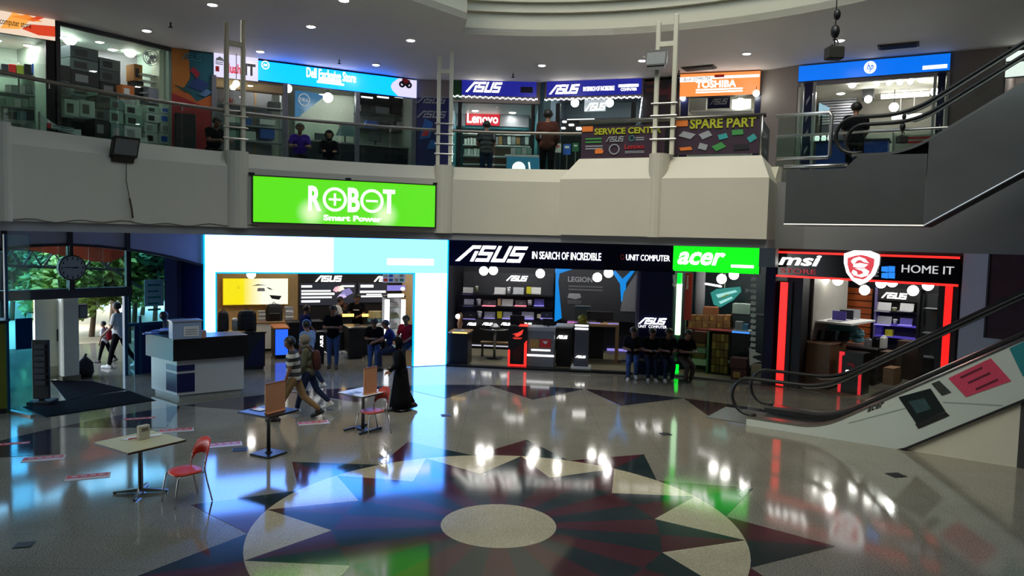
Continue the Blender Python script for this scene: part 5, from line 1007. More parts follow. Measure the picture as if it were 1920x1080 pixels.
t = T('entrance_pillar', 'square off-white pillar in the middle of the entrance', 'pillar', fr=F0); x0, x1, z0, z1 = F0.rect(117, 561, 149, 706, .2); t.p('shaft', B(F0).box(x0, x1, .2, .75, 0, hd0[2], .03), mat('off_white_pillar', (232, 230, 218), .5, vary=.05)); t.p('base_board', B(F0).box(x0 - .02, x1 + .02, .18, .77, 0, .12), mat('pillar_foot', (120, 112, 96), .6)); t.done()
t = T('door_control', 'small grey control box on the right face of the pillar', 'box', fr=F0); t.p('case', B(F0).box(x1 + .001, x1 + .22, .25, .4, 1.5, 1.85, .015), mat('grey_box', (110, 112, 110), .4)); t.p('cover', B(F0).box(x1 + .03, x1 + .19, .235, .25, 1.55, 1.8), mat('grey_box_cover', (140, 142, 140), .4)); t.done()
solo('rubbish_bag', B(F0).lathe([(.15, .0), (.21, .1), (.19, .36), (.08, .47), (.03, .52)], x1 + .23, .5, 14, True, 1, .9).tube([(x1 + .23, .5, .5), (x1 + .26, .48, .58)], .03, 6), blackm, 'dark rubbish bag beside the entrance pillar', 'bag')
# clock
t = T('hanging_clock', 'round grey clock hanging in front of the entrance glass', 'clock', fr=F0); d = -.35; x0, x1, z0, z1 = F0.rect(112, 478, 158, 526, d); cx_, cz_, r = (x0+x1)/2, (z0+z1)/2, (z1-z0)/2
b = B(F0); disc(b, cx_, cz_, r, d + .1, .12, 28); t.p('case', b, bronze); b = B(F0); disc(b, cx_, cz_, r*.9, d - .02, .012, 28); t.p('dial', b, mat('grey_dial', (150, 158, 172), .4))
for k in range(12): a = k*math.pi/6; t.p('hour_mark', B(F0).box(cx_ + r*.75*math.sin(a) - .012, cx_ + r*.75*math.sin(a) + .012, d - .036, d - .032, cz_ + r*.75*math.cos(a) - .03, cz_ + r*.75*math.cos(a) + .03), blackm)
t.p('hour_hand', B(F0).tube([(cx_, d - .045, cz_), (cx_ + r*.4, d - .045, cz_ + r*.02)], .015, 6), blackm); t.p('minute_hand', B(F0).tube([(cx_, d - .05, cz_), (cx_ - r*.6, d - .05, cz_ + r*.05)], .01, 6), blackm); t.p('pole', B(F0).tube([(cx_, d + .05, cz_ + r*.9), (cx_, d + .05, ZF0)], .045, 8), bronze); t.p('tail', B(F0).box(cx_ - .06, cx_ + .06, d, d + .1, hd0[3] - .02, cz_ - r*.9), bronze); t.done()
# things in front of the glass
pz = lambda px, py, z=0.: onz(px, py, z)
p0 = pz(-30, 778); p1 = pz(13, 775); fy = Fr(p0, p1); t = T('yellow_column', 'yellow green cabinet column cut by the left picture edge', 'column', fr=fy); zt_ = fy.at(5, 601, 0)[1]
t.p('body', B(fy).box(-1, fy.L, 0, .5, 0, zt_ - .06), mat('mustard_panel', (120, 122, 30), .5)); t.p('cap', B(fy).box(-1, fy.L + .03, -.03, .53, zt_ - .06, zt_), bronze); t.p('foot', B(fy).box(-1, fy.L, -.01, .5, 0.001, .1), bronze); t.done()
p0 = pz(16, 772); p1 = pz(60, 782); fg = Fr(p0, p1); t = T('glass_screen', 'tall cyan glass screen left of the black floor stand', 'glass screen', fr=fg); zt_ = fg.at(40, 440, 0)[1]
t.p('pane', B(fg).box(0, fg.L, 0, .02, .04, min(zt_, 3.7)), cyanpane); t.p('floor_channel', B(fg).box(0, fg.L, -.03, .05, 0, .04), chrome); t.p('edge_post', B(fg).box(-.05, 0, -.02, .04, 0, min(zt_, 3.7)), mat('teal_frame')); t.done()
p0 = pz(61, 757); p1 = pz(92, 757); fk = Fr(p0, p1); t = T('floor_stand', 'black floor stand with grey leaflets in front of the doors', 'stand', fr=fk); zt_ = fk.at(76, 638, 0)[1]
t.p('panel', B(fk).box(0, fk.L, 0, .08, .1, zt_, .01), blackm); t.p('base', B(fk).box(-.05, fk.L + .05, -.15, .3, 0, .06), blackm); t.p('upright', B(fk).box(fk.L/2 - .05, fk.L/2 + .05, .02, .07, .06, .12), black)
for k in range(7): za = .4 + .13*k; t.p('leaflet', B(fk).box(.06, fk.L - .06, -.03, .0, za, za + .09), mat('grey_leaflet', (58, 62, 74), .5))
t.done()
# mats
def mat_poly(pts, lab):
    q = [onz(*p, 0) for p in pts]; c = sum(q, Vector())/len(q); t = T('floor_mat', lab, 'mat', 'dark entrance mats'); t.p('pile', B().slab([((p.x-c.x)*.97 + c.x, (p.y-c.y)*.97 + c.y) for p in q], .004, .016), mat('charcoal_mat', (9, 9, 17), 1., vary=.3, scale=60, ior=1.15)); t.p('rubber_edge', B().slab([(p.x, p.y) for p in q], .001, .008), rubber); t.done()
mat_poly([(39, 764), (84, 783), (293, 751), (244, 733)], 'long dark entrance mat nearest the hall')
mat_poly([(94, 714), (172, 715), (238, 731), (124, 752)], 'dark entrance mat directly in front of the pillar')
# ------------------------------------------------------------------ outdoors
struct('floor.001', B().box(-400, -9.2, 20.2, 500, -.22, -.02).box(-400, -19, -60, 20.2, -.22, -.02), mat('pale_pavement', (200, 188, 160), .5, vary=.1, scale=1))
def leaves(b, c, r, n, s, rr, sz=1.):
    for _ in range(n):
        u = rr.uniform(-1, 1); a = rr.uniform(0, 6.283); q = math.sqrt(1 - u*u); k = r * rr.uniform(.72, 1.05)
        p = Vector((c[0] + k*q*math.cos(a), c[1] + k*q*math.sin(a), c[2] + k*u*sz)); d1 = Vector((rr.uniform(-1, 1), rr.uniform(-1, 1), rr.uniform(-.6, .6))).normalized() * s; d2 = d1.cross(Vector((rr.uniform(-1, 1), rr.uniform(-1, 1), 1))).normalized() * s * .5
        b._add([tuple(p - d1), tuple(p + d2), tuple(p + d1), tuple(p - d2)], [(0, 1, 2, 3)])
def tree(px, Y, zc_, r, lab, m, n=3500, trunk=True):
    rr = random.Random(px); q = ray(px, 500); p = q * (Y / q.y); t = T('tree', lab, 'tree', 'trees outside the entrance'); f = B()
    for k in range(7): leaves(f, (p.x + rr.uniform(-.6, .6)*r, p.y + rr.uniform(-.6, .6)*r, zc_ + rr.uniform(-.4, .5)*r), r*rr.uniform(.45, .7), n // 7, .18 if Y < 45 else .3, rr, .8)
    t.p('foliage', f, m, None, None, 'stuff')
    t.p('trunk', B().tube([(p.x, p.y, -.02), (p.x + .1, p.y, zc_*.5), (p.x, p.y, zc_)], [.1, .08, .05], 8), mat('bark', (84, 70, 54), .9)); t.done()
leafm = mat('leaf_green', (120, 146, 66), .6, vary=.4, scale=2.); leafd = mat('leaf_dark', (66, 118, 84), .6, vary=.4, scale=2.)
for a in ((20, 30, 2.7, 2.0, 'broad dark tree outside, behind the cyan glass at far left', leafd), (75, 33, 2.2, 2., 'dark tree outside, above the cream door', leafd), (118, 29, 2.9, 1.6, 'dark tree outside, behind the clock', leafd), (170, 26, 1.7, 2.0, 'light green bush outside, right of the pillar', leafm, 4000), (208, 29, 2.6, 2.4, 'light green tree outside, above the walking man', leafm, 4000), (250, 28, 3.4, 1.9, 'green tree outside, behind the taped notice', leafd), (290, 31, 4.2, 2.2, 'dark tree outside, at the right end of the entrance', leafd), (266, 33, 1.5, 1.7, 'light green bush outside, behind the right entrance pane', leafm), (150, 36, 2.6, 2.6, 'far green tree outside, between pillar and bush', leafm), (-40, 52, 3.6, 3.6, 'tallest dark tree in the back row, at far left', leafd, 5000), (22, 54, 3.4, 3.6, 'big dark tree in the back row, behind the cyan glass screen', leafd, 5000), (72, 55, 3.4, 3.4, 'big dark tree in the back row, above the door leaf', leafd, 5000), (125, 56, 3.4, 3.4, 'big dark tree in the back row, behind the clock', leafd, 5000), (-5, 34, 2.5, 2.3, 'dark tree outside at the far left end of the entrance', leafd), (45, 42, 2.7, 2.8, 'far dark tree outside, behind the two left trees', leafd)): tree(*a)
# canopy: orange awning on a steel truss
fc = Fr(F0.w(-1, 5.0, 0), F0.w(6, 5.0, 0)); t = T('canopy', 'orange red awning on a dark steel truss outside the doors', 'awning', fr=fc)
cl_ = [fc.at(px, py, 0) for px, py in ((44, 466), (80, 473), (110, 478), (140, 483), (175, 490), (205, 492), (232, 480))]
b = B(fc); b.loft([[(x, -1.2, z + .75), (x, -.2, z + .45), (x, 0, z), (x, .1, z), (x, -.1, z + .5), (x, -1.2, z + .8)] for x, z in cl_]); t.p('awning', b, mat('orange_canvas', (220, 74, 34), .6))
tr = [(fc.at(px, 480, .5)[0]) for px in (0, 40, 80, 120, 160, 200, 240)]; zt_ = fc.at(120, 472, .5)[1]; zl = fc.at(120, 502, .5)[1]
for nm, z in (('top_chord', zt_), ('bottom_chord', zl)): t.p(nm, B(fc).tube([(tr[0], .5, z + .1), (tr[3], .5, z), (tr[-1], .5, z - .1)], .05, 6), bronze)
for i in range(6): t.p('brace', B(fc).tube([(tr[i], .5, zl), ((tr[i]+tr[i+1])/2, .5, zt_), (tr[i+1], .5, zl)], .035, 6), bronze)
for i in (0, 6): t.p('post', B(fc).tube([(tr[i], .5, -.02), (tr[i], .5, zt_)], .08, 8), bronze)
t.p('stay', B(fc).tube([(tr[4], .4, zt_), (tr[6] + .3, .2, zl - .7)], .04, 6), bronze); t.done()
# ------------------------------------------------------------------ information desk
c0_, c1_, c2_ = pz(332, 750), pz(457, 737), pz(284, 736)
FD = Fr(c0_, c1_); zt_ = FD.at(332, 634, 0)[1]; zw = FD.at(332, 676, 0)[1]; q2 = c2_ - FD.o; ld = FD.L
# left wing end in desk frame
ex, ey = q2.dot(FD.ux), q2.dot(FD.uy)
t = T('information_desk', 'white angled information desk with navy stripes and thick black top', 'desk', fr=FD); lam = mat('white_laminate', (190, 194, 196), .35, vary=.04); nav2 = mat('navy_laminate', (18, 24, 78), .3)
poly = [(0, 0), (ld, 0), (ld, .6), (.45, .6), (ex + .5, ey + .25), (ex, ey)]
t.p('body', B(FD).slab(poly, .1, zw), lam); t.p('plinth', B(FD).slab([(.05, .04), (ld - .05, .04), (ld - .05, .55), (.5, .55), (ex + .45, ey + .25), (ex + .08, ey)], 0, .1), mat('pale_plinth', (150, 152, 152), .5))
poly2 = [(-.1, -.1), (ld + .06, -.1), (ld + .06, .7), (.4, .7), (ex + .45, ey + .4), (ex - .12, ey - .02)]
t.p('black_top', B(FD).slab(poly2, zw, zt_ - .05), mat('jet_laminate', (9, 9, 15), .3)); t.p('counter_top', B(FD).slab([(x*1.0, y - .02) for x, y in poly2], zt_ - .05, zt_), black)
for z0, z1, nm in ((.16, zw*.66, 'navy_panel'), (zw*.72, zw*.87, 'navy_stripe')):
    t.p(nm, B(FD).box(-.005, FD.at(365, 700, 0)[0], -.012, .02, z0, z1), nav2)
    k = .42; t.p(nm, B(FD).slab([(0, -.012), (ex*k, ey*k - .012), (ex*k + .02, ey*k + .02), (0.02, .02)], z0, z1), nav2)
t.done()
ZD = zt_
def on_desk(px, py): p = onz(px, py, ZD); v = p - FD.o; return v.dot(FD.ux), v.dot(FD.uy)
x, y = on_desk(333, 637); t = T('box_case', 'pale acrylic suggestion box on the corner of the information desk', 'box', fr=FD); t.p('box', B(FD).box(x - .1, x + .5, y, y + .35, ZD + .001, ZD + .38, .01), mat('pale_blue_box', (150, 170, 200), .4)); t.p('lid', B(FD).box(x - .12, x + .52, y - .02, y + .37, ZD + .38, ZD + .41), silver); t.p('paper_sign', B(FD).box(x + .12, x + .44, y - .012, y - .002, ZD + .06, ZD + .28), white)
for k in range(3): t.p('print_line', B(FD).box(x + .16, x + .4, y - .016, y - .012, ZD + .2 - .05*k, ZD + .22 - .05*k), greyl)
t.done()
x, y = on_desk(376, 633); carton(FD, (374, 620, 387, 634), y, y + .12, mat('peach_card', (190, 140, 120), .6), 'small peach card box at the right of the suggestion box')
x, y = on_desk(305, 625); t = T('papers_heap', 'untidy blue papers and folders on the left end of the desk', 'papers', fr=FD)
for k in range(5): a = k*.5; cx_, cy_ = x - .25 + .1*k, y + .08*(k % 3); b = B(FD); b.slab([(cx_ + .2*math.cos(a + u), cy_ + .15*math.sin(a + u)) for u in (.6, 2.5, 3.7, 5.7)], ZD + .001 + .02*k, ZD + .02 + .02*k); t.p('folder', b, mat('blue_folder', (70, 100, 200), .4) if k % 2 == 0 else mat('pale_folder', (150, 170, 220), .4))
t.done()
t = T('office_chair', 'dark chair back and bag behind the left end of the desk', 'chair', fr=FD); x, y = ex + .75, ey + .85
t.p('backrest', B(FD).box(x - .22, x + .22, y, y + .08, .75, 1.6, .06), blackm); t.p('seat', B(FD).box(x - .24, x + .24, y - .45, y, .5, .58, .03), blackm); t.p('stem', B(FD).tube([(x, y - .2, .05), (x, y - .2, .5)], .03, 8), chrome); t.p('foot', B(FD).lathe([(.28, 0.), (.28, .03), (.05, .07)], x, y - .2, 10), black); t.p('back_stem', B(FD).box(x - .04, x + .04, y + .02, y + .06, .5, .76), chrome); t.done()
solo('desk_ball_lamp', B(FD).lathe([(.08, ZD + .001), (.08, ZD + .02), (.02, ZD + .04), (.015, ZD + .25), (.03, ZD + .27), (.09, ZD + .33), (.1, ZD + .4), (.06, ZD + .47)], ex + .3, ey + .12, 14), bronze, 'dark round desk lamp at the far left end of the desk', 'lamp')
# ------------------------------------------------------------------ tables and chairs on the hall floor
TH = .75
def table_top(corners, px_list):
    q = [onz(*c, TH) for c in px_list]; return q
def pedestal_table(name, label, px, topm, edgem, base_px, foot):
    q = [onz(*c, TH) for c in px]; c = sum(q, Vector()) / 4; c.z = 0
    # square the measured corners: centre, mean edge lengths, direction of the first edge
    d = ((q[1] - q[0]) + (q[2] - q[3])); d.z = 0; a = (d.length) / 2; d.normalize(); n = Vector((-d.y, d.x, 0)); e = ((q[3] - q[0]) + (q[2] - q[1])); wd = abs(e.dot(n)) / 2
    f = Fr(c, c + d); t = T(name, label, 'table', fr=f); w2, h2 = a/2, wd/2
    t.p('tabletop', B(f).box(-w2, w2, -h2, h2, TH - .03, TH, .006), topm); t.p('edge_band', B(f).box(-w2 - .004, w2 + .004, -h2 - .004, h2 + .004, TH - .034, TH - .008), edgem)
    t.p('column', B(f).lathe([(.035, .04), (.032, TH - .06), (.09, TH - .036)], 0, 0, 12), chrome)
    if foot == 'cross':
        for k in range(4):
            an = math.pi/4 + k*math.pi/2; b = B(f); b.loft([[(.03*math.cos(an) + s*.03*math.sin(an), .03*math.sin(an) - s*.03*math.cos(an), z) for s, z in ((-1, .02), (1, .02), (1, .07), (-1, .07))], [(.36*math.cos(an) + s*.022*math.sin(an), .36*math.sin(an) - s*.022*math.cos(an), z) for s, z in ((-1, .012), (1, .012), (1, .03), (-1, .03))]]); t.p('foot_bar', b, chrome); t.p('glide', B(f).lathe([(.02, 0), (.02, .012)], .34*math.cos(an), .34*math.sin(an), 8), black)
    elif foot == 'plate': t.p('base_plate', B(f).box(-.22, .22, -.22, .22, .0, .03, .012), black); t.p('base_collar', B(f).lathe([(.07, .03), (.05, .05)], 0, 0, 12), black)
    else:
        b = B(f)
        for s in (-1, 1): b.box(-.3, .3, s*.2 - .03, s*.2 + .03, .012, .045, .01)
        t.p('base_bar', b.box(-.05, .05, -.2, .2, .012, .04), mat('dark_steel_base', (50, 52, 56), .3, .7))
        for sx in (-.27, .27):
            for sy in (-.2, .2): t.p('glide', B(f).lathe([(.02, 0), (.02, .012)], sx, sy, 8), black)
    t.done(c); return f, w2, h2
creamtop = mat('cream_tabletop', (206, 196, 150), .35, vary=.04)
f1, a1_, b1_ = pedestal_table('cafe_table', 'cream rectangular cafe table with cross foot nearest the camera at left', [(235.6, 850), (346, 824), (286, 806), (180.5, 828)], creamtop, mat('dark_edge', (60, 44, 34), .5), None, 'cross')
f2, a2_, b2_ = pedestal_table('cafe_table', 'black square cafe table with square base plate in front of the striped man', [(499, 784), (556, 768), (508, 757), (451, 770)], black, black, None, 'plate')
f3, a3_, b3_ = pedestal_table('cafe_table', 'white cafe table with dark barred base behind the black one', [(679, 744), (728, 733), (683, 725), (634, 735)], mat('white_tabletop', (214, 216, 222), .3, vary=.03), mat('dark_edge'), None, 'bars')
def on(fr, px, py, z=TH): p = onz(px, py, z) - fr.o; return p.dot(fr.ux), p.dot(fr.uy)
perf = mat('pale_perforated_board', (196, 190, 168), .5, vary=.1, scale=40); tan = mat('tan_board', (196, 136, 100), .6, vary=.12, scale=30)
x, y = on(f1, 269, 823); t = T('napkin_box', 'pale upright box standing on the cream cafe table', 'box', fr=f1); t.p('box', B(f1).box(x - .08, x + .08, y - .04, y + .04, TH + .001, TH + .2, .008), perf); t.p('slot', B(f1).box(x - .05, x + .05, y - .042, y - .04, TH + .12, TH + .17), mat('slot_dark', (120, 116, 100), .6)); t.done()
for k, (px, py, an, lab) in enumerate(((243, 822, .3, 'folded white sheet lying left of the pale box on the cream table'), (288, 818, -.5, 'white leaflet leaning right of the pale box on the cream table'))):
    x, y = on(f1, px, py); b = B(f1); b.slab([(x + .13*math.cos(an + u), y + .09*math.sin(an + u)) for u in (.6, 2.5, 3.75, 5.7)], TH + .001, TH + .006 + .012*k); solo('leaflet', b, white, lab, 'paper')
x, y = on(f1, 250, 823.5); solo('pen', B(f1).tube([(x - .06, y + .02, TH + .013), (x + .06, y - .02, TH + .013)], .008, 6), redp, 'red pen lying on the folded sheet of the cream table', 'pen')
def board(fr, px, py, w_, h_, lab, m, yaw=0.):
    x, y = on(fr, px, py); t = T('notice_board', lab, 'board', 'tan table boards', fr=fr); t.p('sheet', B(fr).box(x - w_/2, x + w_/2, y - .008, y + .008, TH + .012, TH + h_), m); t.p('foot', B(fr).box(x - w_/2 + .02, x + w_/2 - .02, y - .05, y + .05, TH + .001, TH + .014), m)
    t.p('rim', B(fr).box(x - w_/2 - .008, x + w_/2 + .008, y - .012, y + .012, TH + h_ - .012, TH + h_ + .004), mat('dark_tan_rim', (150, 96, 70), .6)); t.done()
board(f2, 516, 772, .44, .5, 'tan upright board standing on the black cafe table', tan)
board(f3, 694, 738, .34, .5, 'tan upright board standing on the white cafe table', tan)
x, y = on(f2, 486, 768); t = T('clipboard', 'small clipboard with white paper left of the tan board on the black table', 'clipboard', fr=f2); t.p('board', B(f2).box(x - .1, x + .1, y - .13, y + .13, TH + .001, TH + .008), blackm); t.p('paper', B(f2).box(x - .08, x + .08, y - .12, y + .09, TH + .008, TH + .011), white); t.p('clip', B(f2).box(x - .04, x + .04, y + .09, y + .12, TH + .008, TH + .02), redp); t.done()
x, y = on(f3, 664, 737); t = T('form_sheets', 'printed forms lying on the left half of the white table', 'papers', fr=f3)
for k in range(2): t.p('sheet', B(f3).box(x - .17 + .17*k, x - .02 + .17*k, y - .1, y + .1, TH + .001, TH + .004), mat('pale_form', (170, 176, 186), .5)); t.p('print_block', B(f3).box(x - .15 + .17*k, x - .05 + .17*k, y - .08, y + .04, TH + .004, TH + .005), greyd)
t.done()
redpl = mat('red_plastic', (226, 58, 34), .35, vary=.04); redpl2 = mat('brick_red_plastic', (170, 62, 48), .4, vary=.05)
def chair(p, yaw, m, label):
    """moulded seat and back on thin bent tube legs; faces +y"""
    f = Fr(p, p + Vector((math.cos(yaw), math.sin(yaw), 0))); t = T('cafe_chair', label, 'chair', fr=f)
    n = 20; rings = []
    for s, z in ((.9, .425), (1., .44), (.98, .455), (.6, .448), (.1, .444)):
        rings.append([(.215*s*math.copysign(abs(math.cos(a))**.7, math.cos(a)), .02 + .2*s*math.copysign(abs(math.sin(a))**.7, math.sin(a)), z - .02*max(0, math.sin(a))**2*s) for a in [2*math.pi*k/n for k in range(n)]])
    b = B(f); b.smooth = True; b.loft(rings); t.p('seat', b, m)
    # backrest: curved shell with an arched cut at its foot
    b = B(f); b.smooth = True; cols = 11; out = []; 
    for i in range(cols):
        u = -1 + 2*i/(cols-1); xo = .215*u; yb = -.21 + .075*u*u; lo = .52 + .12*(1 - u*u)**.5 if abs(u) < .99 else .47; hi = .66 + .2*(1 - abs(u)**2.6)**.5
        lean = lambda z: -(z - .45)*.22
        out.append([(xo, yb + lean(lo), lo), (xo, yb + lean(hi), hi), (xo, yb + lean(hi) - .014, hi), (xo, yb + lean(lo) - .014, lo)])
    b.loft(out); t.p('backrest', b, m)
    r = .011
    for s in (-1, 1):
        t.p('leg', B(f).tube([(s*.17, .15, .43), (s*.185, .2, .4), (s*.2, .235, .2), (s*.21, .25, .006)], r, 8), chrome)
        t.p('leg', B(f).tube([(s*.195, -.168, .6), (s*.2, -.16, .47), (s*.205, -.19, .3), (s*.215, -.26, .006)], r, 8), chrome)
        t.p('seat_rail', B(f).tube([(s*.17, .15, .43), (s*.2, -.16, .43)], r, 8), chrome)
    t.p('cross_rail', B(f).tube([(-.17, .1, .425), (.17, .1, .425)], r, 8), chrome); t.done(p)
cpos = onz(350, 882, .44); cpos.z = 0; chair(cpos, math.radians(138), redpl, 'bright red chair with thin metal legs at the cream cafe table')
cpos = onz(700, 770, .44); cpos.z = 0; chair(cpos, math.radians(135), redpl2, 'brick red chair pushed to the white cafe table, beside the robed woman')
# floor stickers
stw = mat('white_sticker', (190, 178, 174), .4); strd = mat('red_sticker', (190, 56, 62), .4, vary=.1)
for px, py, lab in ((20, 834, 'red and white floor sticker at the left picture edge'), (82, 860, 'red and white floor sticker, second from the left edge'), (165, 894, 'red and white floor sticker nearest the camera'), (263, 786, 'red and white floor sticker above the pale box of the cream table'), (331, 807, 'red and white floor sticker right of the cream tabletop'), (420, 834, 'red and white floor sticker behind the bright red chair'), (588, 793, 'red and white floor sticker at the heel of the striped man')):
    p = onz(px, py, 0); f = Fr(p, p + Vector((math.cos(.42), math.sin(.42), 0))); t = T('floor_sticker', lab, 'sticker', 'distance stickers on the floor', fr=f)
    t.p('sheet', B(f).box(-.3, .3, -.14, .14, .001, .0035), stw); t.p('red_field', B(f).box(-.29, .27, -.02, .13, .0035, .005), strd); b = B(f)
    for k in range(4): b.box(-.22 + .12*k, -.14 + .12*k, .03, .08, .005, .006)
    t.p('print', b, stw, None, None, 'stuff'); t.done()
for px, py, lab, s in ((450, 843, 'dark floor box lid left of the black table base', 1), (836, 779, 'dark floor box lid in front of the cyan reflection', .8), (1680, 891, 'dark floor box lid in front of the escalator side', 1), (1248, 814, 'dark floor box lid in the middle right of the hall', .8), (45, 1022, 'dark floor box lid in the lower left corner', .8)):
    p = onz(px, py, 0); f = Fr(p, p + Vector((1, .25, 0))); t = T('floor_box', lab, 'floor box', 'dark floor box lids', fr=f); t.p('lid', B(f).box(-.11*s, .11*s, -.1*s, .1*s, .0045, .009), blackm); t.p('rim', B(f).box(-.125*s, .125*s, -.115*s, .115*s, .0042, .0065), mat('dark_steel_base')); t.done()
# bench in front of the navy panel
_xa = F2.at(1166, 690, -.75)[0]; _xb = F2.at(1300, 690, -.75)[0]; fb = Fr(F2.w(_xa, -.8, 0), F2.w(_xb, -.8, 0))
t = T('bench', 'low dark bench under the four seated men', 'bench', fr=fb); t.p('seat', B(fb).box(0, fb.L, 0.05, .45, .44, .5, .015), blackm)
for x in (.15, fb.L/2, fb.L - .15): t.p('leg', B(fb).box(x - .03, x + .03, .1, .4, .0, .44), black)
t.done()
for k, (px, py) in enumerate(((702, 688), (758, 688), (738, 692))):
    p = onz(px, py, 0); v = p - F1.o; stool(F1, v.dot(F1.ux), v.dot(F1.uy), ['black stool under the man sitting with a phone', 'black stool under the man in the red shirt', 'black stool under the leaning man in profile'][k], .55)
# ------------------------------------------------------------------ upper-floor shops
cz8 = lambda px, py: onz(px, py, UC)
K = [cz8(-40, 14), cz8(103, 38), cz8(320, 89), cz8(401, 99), cz8(782, 148), cz8(848, 150), cz8(1014, 155), cz8(1018, 154), cz8(1207, 147), cz8(1275, 140), cz8(1430, 133), cz8(1497, 122), cz8(1783, 97), cz8(1886, 88), cz8(2010, 74)]
G0, G1, G2, G3, G4, G5, G6, G7, G8, G9, G10, G11, G12, G13 = [Fr(K[i], K[i+1]) for i in range(14)]
UN = iter(('the orange and white sign shop', 'the glass shop of boxes', 'the cyan sign shop', 'the red logo shop', 'the right blue sign shop', 'the orange sign shop', 'the azure sign shop', 'the shop at the right edge'))
def uroom(fr, dep, wm, cm=None, z1=UC):
    room(fr, .03, fr.L - .03, dep, z1, wm, cm, UF); shop_fill_lights(fr, ((.25, dep*.5), (.7, dep*.55)), z1, next(UN))
UGL = 'globe lamps of the upper shops'
uglobe = glow('upper_globe', (.95, 1., .92), 24.)
def ulamp(fr, px, d, r, lab, z1=UC):
    x, z = fr.at(*px, d); t = T('globe_lamp', lab, 'lamp', UGL, fr=fr); t.p('globe', B(fr).ball((x, d, z), r, 14, 10), uglobe); t.p('cord', B(fr).tube([(x, d, z + r), (x, d, max(z1 - .01, z + r + .1))], .01, 6), black); t.done()
mint = mat('mint_wall', (170, 190, 176), .6)
# --- far left shop with orange sign
uroom(G0, 1.8, mint, white, 8.2)
t, _ = signbox(G0, (-30, 12, 103, 66), -.05, glow('sunset_sign', (1., .78, .6), .9), 'sign_board', 'orange and white shop sign with red strokes at the top left corner', .15)
for q, m, p in (((0, 20, 60, 62), glow('sign_amber', (1., .42, .08), 1.), [(0, .1), (.4, .9), (1, .75), (.6, .2)]), ((40, 30, 103, 66), glow('sign_red', (.7, .06, .02), 1.), [(0, .2), (.3, .5), (1, .6), (1, .05), (.5, .0)]), ((20, 22, 80, 50), glow('sign_orange', (.9, .25, .03), 1.), [(0, .5), (.5, .8), (1, .5), (.6, .4)]), ((50, 24, 90, 44), glow('sign_red', (.7, .06, .02), 1.), [(0, .2), (.9, 1), (1, .8), (.3, .1)])): sub(G0, t, 'brush_stroke', q, -.055, m, 'poly', p)
sub(G0, t, 'lettering', (0, 40, 58, 53), -.075, blackp, 'text', 'computer store'); t.done()
t = T('shopfront', 'glass front of the far left upper shop', 'shopfront', fr=G0); t.p('pane', B(G0).box(.05, G0.L - .1, 0, .02, UF + .02, 7.6), pane); t.p('post', B(G0).box(G0.L - .2, G0.L - .02, -.03, .1, UF, UC - .02), blackm); t.done()
ulamp(G0, (84, 84), 1., .17, 'globe lamp in the far left upper shop', 8.2)
r3 = random.Random(11)
def shelfrow(fr, pxs, py0, py1, d, dep, mats, lab, grp, n, z_on=None):
    """row of n cartons on the plane d"""
    a, c = pxs
    for k in range(n):
        q = (a + (c-a)*k/n + .6, py0 + r3.uniform(0, (py1-py0)*.2), a + (c-a)*(k+1)/n - .6, py1)
        carton(fr, q, d, d + dep, mats[k % len(mats)], lab % ORD[k], grp)
t = T('display_shelf', 'steel goods shelf in the far left upper shop', 'shelf', fr=G0); d = .9
for y in (140, 176, 202, 226): z = G0.at(50, y, d)[1]; t.p('board', B(G0).box(G0.at(-20, y, d)[0], G0.at(92, y, d)[0], d, d + .6, z - .03, z), silver)
for px in (-18, 40, 90): x = G0.at(px, 180, d)[0]; t.p('upright', B(G0).box(x - .02, x + .02, d + .56, d + .6, UF, G0.at(px, 110, d)[1]), silver)
t.done()
shelfrow(G0, (2, 88), 118, 139, d + .05, .3, [greyd, redp, mat('lime_box', (150, 170, 60), .5), blackm, bluep], '%s gadget carton from the left on the top shelf, far left shop', 'gadget cartons in the far left shop', 6)
shelfrow(G0, (10, 86), 158, 175, d + .05, .3, [white, silver], '%s pale carton from the left on the second shelf, far left shop', 'gadget cartons in the far left shop', 6)
shelfrow(G0, (10, 84), 182, 201, d + .05, .3, [mint, white, mat('mint_box')], '%s mint carton from the left on the third shelf, far left shop', 'gadget cartons in the far left shop', 5)
shelfrow(G0, (12, 70), 206, 225, d + .05, .3, [greyd, mat('teal_box')], '%s dark carton from the left on the bottom shelf, far left shop', 'gadget cartons in the far left shop', 3)
FBn = Fr(cyl(76, 230, 9.6), cyl(152, 243, 9.6)); t = T('hanging_banner', 'white banner with a red tag behind the left glass railing', 'banner', fr=FBn); x0, x1, z0, z1 = FBn.rect(76, 220, 152, 250, 0); b = B(FBn); b.prism([(x0, z0 + .1), (x0, z1), (x0 + (x1-x0)*.5, z1 - .2), (x1, z0 + .12), (x1, z0)], 0, .02); t.p('cloth', b, white); sub(FBn, t, 'red_tag', (88, 231, 95, 240), -.002, redp, 'box'); sub(FBn, t, 'print', (100, 237, 138, 245), -.002, greyl, 'bars', n=2); t.p('pole', B(FBn).box(x0 - .02, x0, 0, .03, UF, z1 + .05), chrome); t.done()
